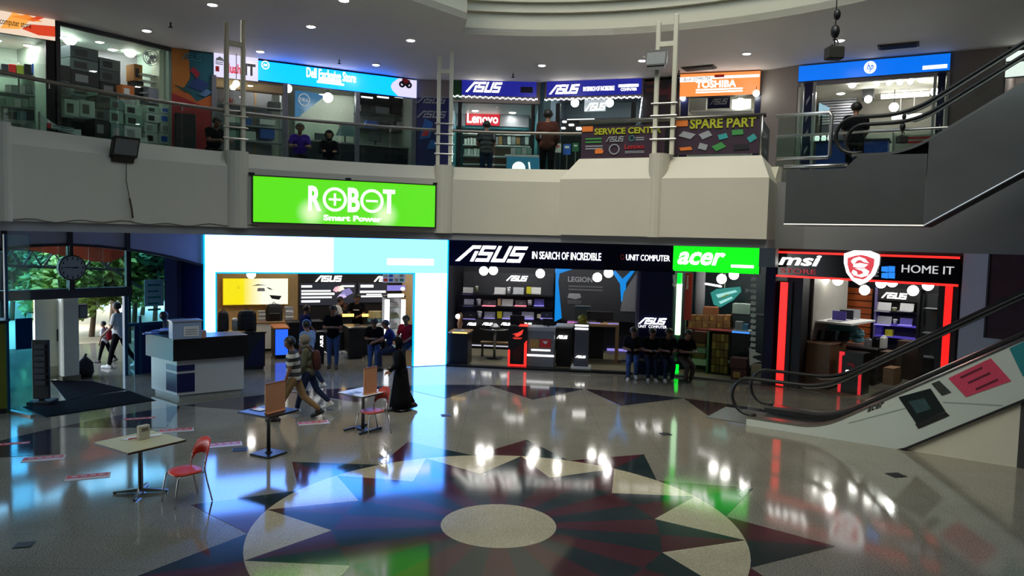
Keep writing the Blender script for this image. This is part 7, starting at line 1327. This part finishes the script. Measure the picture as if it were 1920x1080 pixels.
struct('wall_back.002', B(G10).box(-.05, G10.L, .0, .2, UF, UC), pinkw)
# --- long blue sign shop
uroom(G11, 3.4, mat('pale_wall', (176, 172, 160), .6), mat('warm_ceiling', (200, 196, 180), .6), 8.15); struct('wall_front.008', B(G11).box(0, G11.L, 0, .12, 8.1, UC), pinkw)
t, _ = signbox(G11, (1498, 112, 1781, 142), -.08, glow('azure_lit_face', (.0, .15, .78), 1.15), 'sign_board', 'long azure blue lit sign with a white round mark at the right', .22)
sub(G11, t, 'round_mark', (1620, 115, 1643, 138), -.09, wl, 'disc'); b = B(G11); xa, xb, za, zb_ = G11.rect(1625, 118, 1638, 135, -.112); b.text('hp', xa, xb, za, zb_, -.112, .01, .02, .3); t.p('round_mark_lettering', b, glow('azure_lit_face', (.0, .15, .78), 1.15)); sub(G11, t, 'small_lettering', (1730, 122, 1776, 129), -.09, wl, 'bars', n=1); t.done()
t = T('shopfront', 'front below the azure sign with navy lettered jambs and steel posts', 'shopfront', fr=G11); zj = G11.at(1640, 145, -.05)[1]
for q in ((1507, 1522), (1756, 1770)):
    x0 = G11.at(q[0], 200, -.04)[0]; x1 = G11.at(q[1], 200, -.04)[0]; t.p('jamb_poster', B(G11).box(x0, x1, -.04, .08, UF, zj), navy)
    for x in (x0 - .1, x1 + .02): t.p('steel_post', B(G11).box(x, x + .07, -.06, .08, UF, zj), chrome)
    for k in range(4): t.p('jamb_mark', B(G11).prism([(x0 + .06, zj - .5 - .45*k), (x1 - .06, zj - .35 - .45*k), (x1 - .06, zj - .45 - .45*k), (x0 + .06, zj - .62 - .45*k)], -.052, -.04), greyl)
t.done()
for k, px in enumerate(((1598, 158), (1644, 157), (1667, 155), (1687, 154), (1707, 153), (1729, 148))): ulamp(G11, px, .4, .1 if k in (0, 5) else .07, '%s spot lamp from the left along the azure sign' % ORD[k], 8.1)
ulamp(G11, (1628, 186), 1.2, .1, 'low spot lamp under the dark hanging box', 8.1); ulamp(G11, (1676, 201), 1.4, .12, 'globe lamp between the two tube lights', 8.1); ulamp(G11, (1752, 172), .9, .1, 'globe lamp at the right jamb of the azure sign shop', 8.1)
for px0, px1, d, lab, py in ((1652, 1742, 2., 'upper long white tube light in the azure sign shop', 178), (1672, 1728, 2.4, 'lower white tube light in the azure sign shop', 218)):
    x0 = G11.at(px0, py, d)[0]; x1 = G11.at(px1, py, d)[0]; z = G11.at((px0+px1)/2, py, d)[1]; t = T('tube_light', lab, 'lamp', fr=G11); t.p('tube', B(G11).box(x0, x1, d, d + .1, z - .06, z + .06), wl3); t.p('rod', B(G11).box(x0 + .2, x0 + .22, d + .04, d + .06, z + .06, 8.15), white); t.p('rod', B(G11).box(x1 - .22, x1 - .2, d + .04, d + .06, z + .06, 8.15), white); t.done()
t = T('ceiling_box', 'dark box hanging from the ceiling in the azure sign shop', 'box', fr=G11); x0, x1, z0, z1 = G11.rect(1617, 154, 1638, 184, 1.3); t.p('box', B(G11).box(x0, x1, 1.3, 1.6, z0, z1), blackm); t.p('hanger', B(G11).box((x0+x1)/2 - .03, (x0+x1)/2 + .03, 1.42, 1.48, z1, 8.15), chrome); t.done()
t = T('louvre_wall', 'ribbed grey side wall panel at the left of the azure sign shop', 'wall panel', fr=G11); x0, x1, z0, z1 = G11.rect(1536, 173, 1606, 232, 2.6); n = 12
for k in range(n): za = z0 + (z1-z0)*k/n; t.p('rib', B(G11).box(x0, x1, 2.6, 2.64, za, za + (z1-z0)/n*.6), silver)
t.p('back', B(G11).box(x0, x1, 2.64, 2.68, UF, z1), greyd); t.done()
t = T('tilted_screen', 'pale blue tilted screen at the left jamb of the azure sign shop', 'screen', fr=G11); x0, x1, z0, z1 = G11.rect(1535, 192, 1556, 216, 1.); t.p('panel', B(G11).prism([(x0, z0), (x0, z1), (x1, z0 + .2), (x1 - .1, z0)], 1., 1.06), glow('pale_blue_screen', (.3, .5, .6), 1.)); t.p('post', B(G11).box(x0 + .05, x0 + .1, 1.02, 1.05, UF, z0), black); t.done()
t = T('blue_counter', 'blue lit counter with white gadgets in the azure sign shop', 'counter', fr=G11); x0, x1, z0, z1 = G11.rect(1530, 262, 1664, 300, .8); z0 = UF; t.p('body', B(G11).box(x0, x1, .8, 1.5, UF, max(z1, UF + .9) - .05), mat('blue_counter_face', (20, 60, 150), .4)); t.p('top', B(G11).box(x0 - .04, x1 + .04, .76, 1.54, max(z1, UF + .9) - .05, max(z1, UF + .9)), blackm); t.p('lit_strip', B(G11).box(x0 + .1, x0 + .16, .78, .8, UF, UF + .8), glow('blue_strip')); zt7 = max(z1, UF + .9); t.done()
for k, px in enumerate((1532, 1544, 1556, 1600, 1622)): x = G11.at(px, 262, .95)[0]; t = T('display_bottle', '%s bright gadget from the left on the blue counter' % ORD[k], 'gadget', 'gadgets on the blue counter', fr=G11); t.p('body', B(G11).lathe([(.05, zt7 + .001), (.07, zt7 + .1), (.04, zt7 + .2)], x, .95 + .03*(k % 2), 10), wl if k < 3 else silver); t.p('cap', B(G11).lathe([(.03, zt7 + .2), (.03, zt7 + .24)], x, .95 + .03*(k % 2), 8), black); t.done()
t = T('white_banner', 'white banner with red wavy lettering behind the escalator', 'banner', fr=G11); x0, x1, z0, z1 = G11.rect(1675, 252, 1778, 286, -.6); t.p('cloth', B(G11).box(x0, x1, -.6, -.58, max(UF, z0), z1), mat('cream_banner', (190, 186, 168), .6)); sub(G11, t, 'red_lettering', (1702, 256, 1762, 268), -.605, redp, 'bars', n=2, rnd=random.Random(4)); t.p('post', B(G11).box(x0 - .03, x0, -.62, -.57, UF, z1 + .1), chrome); t.done()
struct('wall_back.003', B(G12).box(-.05, G12.L, .0, .2, UF, UC), pinkw)
uroom(G13, 2.6, pinkw, white); t, _ = signbox(G13, (1886, 92, 1990, 140), -.1, glow('white_lit_sign', (.9, 1., .92), 1.1), 'sign_board', 'white lit sign cut by the right picture edge', .2); t.p('grey_line', B(G13).box(*G13.rect(1886, 110, 1990, 113, -.11)[:2], -.11, -.1, *G13.rect(1886, 110, 1990, 113, -.11)[2:]), greyl); t.done()  # thin grey strip across the sign face
# ------------------------------------------------------------------ people
skin = mat('brown_skin', (126, 86, 66), .55, vary=.06); skinl = mat('light_brown_skin', (158, 116, 92), .55, vary=.06); hairm = mat('black_hair', (16, 14, 14), .5, vary=.2, scale=40)
shoem = mat('dark_shoe', (26, 26, 30), .5); soles = mat('white_shoe', (196, 196, 192), .5)
def cap(pts, n=10):
    """tapered limb: list of (point, r across, r deep) -> rings"""
    return pts
def person(pos, yaw, hgt, label, lth=0, lkn=0, rth=0, rkn=0, ls=(0, 12, 0), rs=(0, 12, 0), lean=0, nod=0, turn=0, shirt=None, pants=None, shoe=None, sleeve=.8, hair='short', robe=None, skm=None, hip=None, extra=None, group=None):
    """figure facing +y of its own frame; angles in degrees; ls/rs = (shoulder pitch, elbow flex, inward twist); hip = forced hip height (seated)"""
    k = hgt / 1.7; R_ = math.radians; f = Fr(pos, pos + Vector((math.sin(yaw + math.pi/2), -math.cos(yaw + math.pi/2), 0)))
    fwd = Vector((math.cos(yaw), math.sin(yaw), 0)); f = Fr(pos, pos + Vector((fwd.y, -fwd.x, 0))); skm = skm or skin
    segs = []                                        # (name, p0, p1, r0, r1, flat)
    legs = {}
    for s, th, kn in ((-1, lth, lkn), (1, rth, rkn)):
        h = Vector((s*.09, 0, 0)); d1 = Vector((s*.02, math.sin(R_(th)), -math.cos(R_(th)))); d2 = Vector((0, math.sin(R_(th-kn)), -math.cos(R_(th-kn))))
        kp = h + d1*.43; an = kp + d2*.40; legs[s] = (h, kp, an, th - kn)
    low = min(min(l[2].z for l in legs.values()), 9) - .085
    hz = hip / k if hip else -low
    O = Vector((0, 0, hz)); Lr = R_(lean)
    def tor(x, y, z): return O + Vector((x, y*math.cos(Lr) + z*math.sin(Lr), z*math.cos(Lr) - y*math.sin(Lr)))
    for s in (-1, 1):
        h, kp, an, ft = [O + v if isinstance(v, Vector) else v for v in legs[s]]
        segs += [('thigh', h, kp, .088, .058), ('shin', kp, an, .058, .04)]
        fa = R_(max(-50, min(10, ft*.6))) if an.z > .13 else 0
        toe = an + Vector((s*.02, .17*math.cos(fa), -.05 + .17*math.sin(fa))); heel = an + Vector((0, -.05, -.05))
        fn = 'footL' if s < 0 else 'footR'; segs.append((fn, heel, toe, .04, .034)); segs.append((fn, an, an + Vector((0, .05, -.035)), .042, .04))
    segs += [('torso', tor(-.05, 0, .02), tor(.05, 0, .02), .125, .125), ('torso', tor(-.055, 0, .2), tor(.055, 0, .2), .108, .108), ('torso', tor(-.085, .0, .38), tor(.085, .0, .38), .112, .112), ('torso', tor(0, 0, .03), tor(0, 0, .4), .125, .125),
             ('torso', tor(-.15, -.01, .485), tor(.15, -.01, .485), .062, .062), ('neck', tor(0, -.01, .5), tor(0, .015, .6), .056, .052)]
    hn = R_(lean*.3 + nod); ht = R_(turn); hb = tor(0, .02, .6)
    def hd(x, y, z):
        x, y = x*math.cos(ht) + y*math.sin(ht), y*math.cos(ht) - x*math.sin(ht)
        return hb + Vector((x, y*math.cos(hn) + z*math.sin(hn), z*math.cos(hn) - y*math.sin(hn)))
    segs += [('head', hd(0, -.012, .125), hd(0, .012, .115), .098, .09), ('head', hd(0, .012, .1), hd(0, .042, .03), .078, .05), ('head', hd(0, .09, .09), hd(0, .108, .07), .012, .017), ('head', hd(-.08, -.005, .09), hd(-.088, -.01, .115), .014, .016), ('head', hd(.08, -.005, .09), hd(.088, -.01, .115), .014, .016)]
    hands = []
    for s, (sp, el, tw) in ((-1, ls), (1, rs)):
        sh = tor(s*.185, -.01, .475); a = R_(sp) ; d1 = Vector((s*.16, math.sin(a), -math.cos(a))).normalized(); e = sh + d1*.285
        a2 = R_(sp + el); t2 = R_(tw); d2 = Vector((s*.05 - s*math.sin(t2), math.sin(a2)*math.cos(t2), -math.cos(a2)*math.cos(t2))).normalized(); w_ = e + d2*.245; pm = w_ + d2*.075
        segs += [('arm', sh, e, .052, .041), ('fore', e, w_, .04, .029), ('hand', w_, pm, .03, .036)]; hands.append((s, w_, pm, d2))
    # union of the closed shells -> one surface
    b = B()
    for q in segs:
        nm, p0, p1, r0, r1 = q[:5]; d = (p1 - p0); Ln = d.length; d = d / Ln if Ln > 1e-6 else Vector((0, 0, 1)); u = d.orthogonal().normalized(); v = d.cross(u)
        ys = 1.; pts = []
        for t in (-.98, -.8, -.45, 0): pts.append((p0 + d*r0*t, r0*math.sqrt(1 - t*t)))
        for t in (0, .45, .8, .98): pts.append((p1 + d*r1*t, r1*math.sqrt(1 - t*t)))
        b.loft([[tuple(c + (u*math.cos(2*math.pi*i/12) + v*math.sin(2*math.pi*i/12))*r) for i in range(12)] for c, r in pts])
    me = bpy.data.meshes.new('b'); me.from_pydata([tuple(v) for v in b.v], [], b.f); o = bpy.data.objects.new('b', me); COL.objects.link(o)
    md = o.modifiers.new('r', 'REMESH'); md.mode = 'VOXEL'; md.voxel_size = .0165; sm = o.modifiers.new('s', 'SMOOTH'); sm.iterations = 3; sm.factor = .5
    me2 = bpy.data.meshes.new_from_object(o.evaluated_get(bpy.context.evaluated_depsgraph_get())); bpy.data.objects.remove(o)
    VV = [v.co.copy() for v in me2.vertices]; NN = [v.normal.copy() for v in me2.vertices]; FF = [tuple(p.vertices) for p in me2.polygons]; bpy.data.meshes.remove(me2)
    # flatten the trunk front to back
    tag = []
    for p in VV:
        best = None
        for q in segs:
            d = q[2] - q[1]; t = max(0, min(1, (p - q[1]).dot(d) / max(1e-9, d.length_squared))); dist = (p - q[1] - d*t).length - (q[3] + (q[4] - q[3])*t)
            if best is None or dist < best[0]: best = (dist, q[0], t)
        tag.append(best[1:])
    def shell(sel, off, hem=True):
        fs = [q for q in FF if all(sel(i) for i in q)]; use = sorted({i for q in fs for i in q}); ix = {v: n for n, v in enumerate(use)}; cnt = {}
        for q in fs:
            for a, c in zip(q, q[1:] + q[:1]): e = (min(a, c), max(a, c)); cnt[e] = cnt.get(e, 0) + 1
        rim = {v for e, n in cnt.items() if n == 1 for v in e}; bb = B(f); bb.smooth = True
        return bb._add([tuple((VV[v] + NN[v]*(off if v not in rim else off*.35)) * k) for v in use], [tuple(ix[i] for i in q) for q in fs])
    body = B(f); body.smooth = True; body._add([tuple(p*k) for p in VV], FF)
    for s, w_, pm, d2 in hands:                      # five fingers rooted in the palm
        side = d2.cross(Vector((0, 0, 1))); side = (side if side.length > .1 else Vector((1, 0, 0))).normalized(); up = side.cross(d2).normalized()
        for i, L_ in enumerate((.062, .072, .068, .052)):
            r0 = pm + side*(.024 - .016*i); body.tube([tuple(q*k) for q in (r0, r0 + d2*L_*.55 - up*.008, r0 + d2*L_*.85 - up*.03)], .0085*k, 6)
        r0 = w_ + d2*.03 + side*.028; body.tube([tuple(q*k) for q in (r0, r0 + side*.025 + d2*.03, r0 + side*.03 + d2*.06 - up*.01)], .0095*k, 6)
    t = T('person', label, 'person', group, fr=f)
    t.p('body', body, skm)
    if shirt: t.p('shirt', shell(lambda i: tag[i][0] in ('torso', 'neck') and not (tag[i][0] == 'neck' and tag[i][1] > .25) or tag[i][0] == 'arm' and (sleeve >= 1 or tag[i][1] <= sleeve) or (sleeve > 1 and tag[i][0] == 'fore' and tag[i][1] < sleeve - 1), .016), shirt)
    if pants: t.p('trousers', shell(lambda i: tag[i][0] in ('thigh', 'shin') or (tag[i][0] == 'torso' and (VV[i] - O).dot(tor(0, 0, 1) - O) < .06), .012), pants)
    for fn in ('footL', 'footR'): t.p('shoe', shell(lambda i: tag[i][0] == fn, .008), shoe or shoem)
    inv = lambda p: (p - hb)
    def hl(p):
        q = p - hb; y = q.y*math.cos(hn) - q.z*math.sin(hn); z = q.y*math.sin(hn) + q.z*math.cos(hn); x = q.x
        return x*math.cos(ht) - y*math.sin(ht), x*math.sin(ht) + y*math.cos(ht), z
    if hair:
        def hsel(i):
            if tag[i][0] not in ('head', 'neck'): return False
            x, y, z = hl(VV[i])
            if hair == 'scarf': return y < .055 or z > .15 or (z < .02)
            if hair == 'long': return (z > .14 and y < .1) or y < .0
            return (z > .145 and y < .095) or (z > .05 and y < .0) or (z > .09 and y < .03 and abs(x) > .06)
        t.p('headscarf' if hair == 'scarf' else 'hair', shell(hsel, .018 if hair != 'scarf' else .026), hairm if hair != 'scarf' else (extra or {}).get('scarf', hairm), 0)
    for s in (-1, 1): t.p('eye', B(f).ball(tuple(hd(s*.033, .088, .105)*k), .0105*k, 6, 4), hairm, 0)
    mb = B(f); p = hd(0, .086, .038); t.p('mouth', mb.box((p.x - .02)*k, (p.x + .02)*k, (p.y - .004)*k, (p.y + .004)*k, (p.z - .004)*k, (p.z + .004)*k), mat('lip', (110, 58, 52), .5), 0)
    if robe:
        zt, r_, m = robe; rb = B(f); rb.smooth = True; n = 20; zz = [.02, .25, .5, .75, 1.0]; rings = []
        for z in zz:
            q = z; w0 = r_*(1 - .45*q); rings.append([((w0*math.cos(a)*(1 + .06*math.sin(5*a + 3*q)))*k, (w0*.85*math.sin(a)*(1 + .06*math.cos(4*a)) + lean*.0)*k, (.05 + (zt - .05)*q)*k) for a in [2*math.pi*j/n for j in range(n)]])
        rb.loft(rings); t.p('robe', rb, m)
    if extra:
        P = lambda v: tuple(v*k)
        if 'mask' in extra: mk_ = B(f); mk_.smooth = True; t.p('face_mask', shell(lambda i: tag[i][0] == 'head' and hl(VV[i])[1] > .03 and -.01 < hl(VV[i])[2] < .075, .012), mat('pale_blue_mask', (170, 200, 215), .6))
        if 'backpack' in extra:
            c = tor(0, -.2, .27); bb = B(f); bb.smooth = True; bb.loft([[tuple((tor(u*.15*w2, -.2 + v*.085*w2, .05 + .42*z))*k) for u, v in [(math.cos(a)*min(1, 1.3*abs(math.cos(a))**.5 + .2), math.sin(a)) for a in [2*math.pi*j/14 for j in range(14)]]] for z, w2 in ((0, .8), (.08, 1), (.6, 1.05), (.9, .9), (1, .55))]); t.p('backpack', bb, extra['backpack'])
            for s in (-1, 1): t.p('strap', B(f).tube([P(tor(s*.11, -.15, .44)), P(tor(s*.12, -.06, .57)), P(tor(s*.12, .1, .47)), P(tor(s*.14, .09, .25)), P(tor(s*.15, -.12, .12))], .016*k, 6), extra['backpack'])
        if 'phone' in extra:
            c = (hands[0][2] + hands[1][2]) / 2 + Vector((0, .05, .02)) if extra['phone'] == 2 else hands[1][2] + Vector((0, .03, .03)); t.p('phone', B(f).box((c.x - .035)*k, (c.x + .035)*k, (c.y - .06)*k, (c.y + .06)*k, (c.z - .004)*k, (c.z + .006)*k), mat('phone_screen', (150, 160, 180), .2))
        if 'handbag' in extra:
            c = tor(.2, -.02, -.02); t.p('handbag', B(f).box((c.x - .03)*k, (c.x + .07)*k, (c.y - .14)*k, (c.y + .12)*k, (c.z - .12)*k, (c.z + .06)*k, .02), black); t.p('bag_strap', B(f).tube([P(c + Vector((.03, .1, .05))), P(tor(.1, .12, .4)), P(tor(-.1, 0, .55)), P(tor(0, -.13, .4)), P(c + Vector((.03, -.12, .05)))], .012*k, 6), black)
        if 'print' in extra:
            px = extra['print']; t.p('shirt_print', B(f).box(-.09*k, .09*k, *[v*k for v in (tor(0, .13, .33).y, tor(0, .146, .33).y)], tor(0, .13, .33).z*k, (tor(0, .13, .33).z + .03)*k), px, 1)
        if 'glasses' in extra: p = hd(0, .095, .105)*k; t.p('glasses', B(f).box(p.x - .06*k, p.x + .06*k, p.y, p.y + .01*k, p.z - .012*k, p.z + .012*k), black)
    e = t.done(Vector((pos.x, pos.y, 0))); e.location.z = pos.z; return e
def stripes(name, c0, c1, sc):
    m = bpy.data.materials.new(name); m.use_nodes = True; n = m.node_tree.nodes; l = m.node_tree.links; bs = n['Principled BSDF']; tc = n.new('ShaderNodeTexCoord'); sx = n.new('ShaderNodeSeparateXYZ'); mt = n.new('ShaderNodeMath'); mt.operation = 'MULTIPLY'; mt.inputs[1].default_value = sc; fr_ = n.new('ShaderNodeMath'); fr_.operation = 'FRACT'; gt = n.new('ShaderNodeMath'); gt.operation = 'GREATER_THAN'; gt.inputs[1].default_value = .5
    mx = n.new('ShaderNodeMix'); mx.data_type = 'RGBA'; mx.inputs[6].default_value = (*rgb(*c0), 1); mx.inputs[7].default_value = (*rgb(*c1), 1)
    l.new(tc.outputs['Object'], sx.inputs[0]); l.new(sx.outputs[2], mt.inputs[0]); l.new(mt.outputs[0], fr_.inputs[0]); l.new(fr_.outputs[0], gt.inputs[0]); l.new(gt.outputs[0], mx.inputs[0]); l.new(mx.outputs[2], bs.inputs['Base Color']); bs.inputs['Roughness'].default_value = .8; return m
cloth = lambda nm, c: mat(nm, c, .95, vary=.12, scale=12, ior=1.22)
jeans = cloth('blue_jeans', (52, 74, 122)); djeans = cloth('dark_jeans', (34, 42, 66)); khaki = cloth('khaki_trousers', (128, 104, 74)); blk = cloth('black_cloth', (10, 10, 14)); nvy = cloth('navy_cloth', (26, 34, 84)); wht = cloth('white_cloth', (196, 196, 198)); lbl = cloth('light_blue_cloth', (120, 146, 180)); gry = cloth('grey_cloth', (120, 112, 100)); red_c = cloth('red_cloth', (150, 26, 44)); char_ = cloth('charcoal_cloth', (24, 24, 30)); brn = cloth('brown_cloth', (74, 44, 38)); gtr = cloth('grey_trousers', (84, 78, 74)); olv = cloth('olive_cloth', (84, 84, 66))
g = lambda px, py: onz(px, py, 0)
LEFT = math.pi
# hall
person(g(551, 788), LEFT + .12, 1.72, 'man walking left in a black and white striped shirt and khaki trousers', 26, 6, -24, 26, (6, 14, 8), (-12, 16, 8), 4, 16, 0, stripes('striped_shirt', (24, 24, 28), (178, 178, 172), 6.6), khaki)
person(g(578, 772), LEFT + .05, 1.62, 'woman in a pale headscarf and dark trousers with a brown backpack beside the striped man', 18, 4, -22, 24, (5, 20, 10), (-5, 20, 10), 5, 12, 0, olv, djeans, soles, 1.9, 'scarf', None, skinl, None, {'backpack': brn, 'scarf': gry, 'glasses': 1})
person(g(577, 731), LEFT - .5, 1.66, 'man in a light blue shirt walking behind the woman with the backpack', 14, 4, -20, 22, (0, 20, 6), (8, 20, 6), 3, 8, 0, lbl, djeans, soles, .9)
person(g(751, 769), LEFT + .25, 1.56, 'woman in a long black robe and black headscarf with a face mask and handbag', 14, 2, -16, 14, (14, 40, 14), (6, 30, 8), 6, 8, 0, blk, blk, shoem, 1.95, 'scarf', (.98, .3, blk), skinl, None, {'mask': 1, 'handbag': 1, 'scarf': blk})
# portal shop
person(g(624, 691), -math.pi/2 + .1, 1.74, 'stout standing man in black shirt and blue jeans looking at his phone', 3, 2, -3, 2, (22, 78, 40), (22, 78, 40), 2, 22, 0, blk, jeans, shoem, .85, extra={'phone': 2})
seat = lambda x, y, yaw, h, lab, **k: person(Vector((x, y, 0)), yaw, h, lab, 84, 84, 80, 78, **k)
pq = g(701, 690); person(pq, -math.pi/2 + .15, 1.68, 'seated man in black shirt and jeans bent over his phone on a stool', 70, 74, 64, 60, (30, 66, 36), (30, 66, 36), 12, 30, 0, blk, jeans, shoem, .85, hip=.64, extra={'phone': 2})
pq = g(757, 690) + Vector((.0, .5, 0)); person(pq, -math.pi/2 - .3, 1.68, 'seated man in a dark red shirt behind the woman in black', 72, 76, 68, 70, (20, 50, 20), (20, 50, 20), 4, 10, 0, red_c, djeans, shoem, .85, hip=.64)
pq = g(737, 694); person(pq, LEFT + .3, 1.66, 'man in a dark shirt seated in profile, reaching left with his phone', 70, 74, 66, 66, (50, 22, 4), (24, 50, 10), 16, 20, 0, nvy, djeans, shoem, .85, hip=.63)
def shopman(fr, px, py_head, d, yaw, h, lab, **k):
    x, z = fr.at(px, py_head, d); person(fr.w(x, d, 0.), yaw, h, lab, 2, 2, -2, 2, **k)
shopman(F1, 629, 560, 3.5, .2, 1.72, 'staff man in a white shirt turned right behind the counter', ls=(30, 50, 10), rs=(30, 50, 10), lean=10, nod=14, shirt=wht, pants=blk)
shopman(F1, 670, 556, 3.6, -math.pi/2, 1.78, 'bearded staff man in a black shirt with white print behind the counter', ls=(20, 60, 30), rs=(20, 60, 30), lean=2, nod=20, shirt=blk, pants=blk, extra={'print': wht})
shopman(F1, 646, 576, 4.3, -math.pi/2 + .5, 1.48, 'short dark haired person between the two staff men', ls=(20, 50, 20), rs=(20, 50, 20), nod=15, shirt=char_, pants=blk)
shopman(F1, 571, 578, 1.3, .8, 1.66, 'man in a navy shirt standing turned away near the blue lit counter', ls=(10, 40, 10), rs=(10, 40, 10), lean=3, nod=12, shirt=nvy, pants=djeans, sleeve=.95)
# bench
for k, (px, yaw, sh_, pt_, lab) in enumerate(((1187, -1.75, char_, jeans, 'leftmost seated man on the bench, in blue jeans and white shoes'), (1219, -1.57, blk, djeans, 'second seated man from the left on the bench, looking down at a phone'), (1249, -1.5, char_, djeans, 'third seated man from the left on the bench, leaning to the phone'), (1281, -1.25, blk, gtr, 'rightmost seated man on the bench in grey trousers beside the green neon column'))):
    x = fb.at(px, 660, .28)[0]; person(fb.w(x, .28, 0), yaw, 1.74, lab, 74 - 4*k, 80 if k else 96, 70, 72 + 4*k, (24, 70, 30), (24, 70, 30), 14 + 3*(k % 2), 24, 0, sh_, pt_, soles if k != 3 else shoem, .85, hip=.6, extra={'phone': 2} if k in (1, 3) else None)
# outdoors
person(g(224, 690), LEFT - .1, 1.76, 'man in a white T-shirt and black trousers walking outside the entrance', 18, 6, -20, 22, (10, 40, 10), (-4, 30, 10), 3, 8, 0, wht, blk, soles, .8)
person(g(196, 686) + Vector((-.25, .5, 0)), LEFT, 1.15, 'child in a white shirt with a red backpack outside the entrance', 16, 4, -18, 20, (0, 20, 6), (8, 20, 6), 4, 4, 0, wht, blk, shoem, .8, extra={'backpack': red_c})
# upper floor
U = lambda px, py, R: (lambda p: Vector((p.x, p.y, UF)))(cyl(px, py, R))
def up(px, R, yaw, h, lab, **k): person(U(px, 270, R), yaw, h, lab, **k)
up(912, 9.75, 1.75, 1.6, 'man in a dark striped shirt standing at the upper railing before the red logo shop', lth=2, rth=-3, rkn=2, ls=(16, 60, 30), rs=(16, 60, 30), nod=10, shirt=stripes('dark_striped_shirt', (24, 26, 34), (78, 78, 84), 9.), pants=djeans)
up(1026, 9.7, 1.4, 1.9, 'tall person in a dark red jacket standing with the back to the railing', lth=2, rth=-2, ls=(10, 40, 20), rs=(10, 40, 20), nod=10, shirt=brn, pants=blk, sleeve=1.9)
up(562, 10.4, -1.2, 1.66, 'seated person in a shirt coloured as lit violet, below the cyan sign', lth=80, lkn=84, rth=78, rkn=80, ls=(30, 60, 20), rs=(30, 60, 20), nod=15, shirt=cloth('violet_lit_cloth', (60, 36, 130)), pants=blk, hip=.55)  # purple light on the torso is put into the shirt colour
up(617, 10.5, -1.3, 1.56, 'seated woman in a black headscarf below the cyan sign', lth=80, lkn=84, rth=78, rkn=80, ls=(30, 60, 20), rs=(30, 60, 20), nod=10, shirt=blk, pants=blk, hip=.5, hair='scarf', sleeve=1.9, skm=skinl, extra={'scarf': blk})
up(399, 11.2, -.6, 1.74, 'seated dark haired person in black at the mural edge', lth=80, lkn=84, rth=78, rkn=80, ls=(30, 60, 20), rs=(30, 60, 20), nod=25, lean=10, shirt=blk, pants=blk, hip=.58)
for px, R, lab, hh in ((562, 10.4, 'black stool under the person coloured as lit violet', .44), (617, 10.5, 'black stool under the woman in the black headscarf', .39), (399, 11.2, 'black stool under the person at the mural', .47)):
    p = U(px, 270, R); ff = Fr(p, p + Vector((1, 0, 0))); t = T('stool', lab, 'stool', 'stools of the upper floor', fr=ff); t.p('seat', B(ff).lathe([(.18, UF + hh - .05), (.19, UF + hh)], 0, 0, 14), black); t.p('stem', B(ff).tube([(0, 0, UF + .02), (0, 0, UF + hh - .05)], .025, 8), chrome); t.p('foot', B(ff).lathe([(.19, UF), (.19, UF + .02), (.03, UF + .03)], 0, 0, 14), chrome); t.done()
p = FS.w(FS.at(1606, 205, .45)[0], .45, UF); person(p, 1.2, 1.76, 'dark figure standing behind the upper escalator before the azure sign shop', 2, 2, -2, 2, (14, 50, 20), (14, 50, 20), 2, 10, 0, blk, blk)
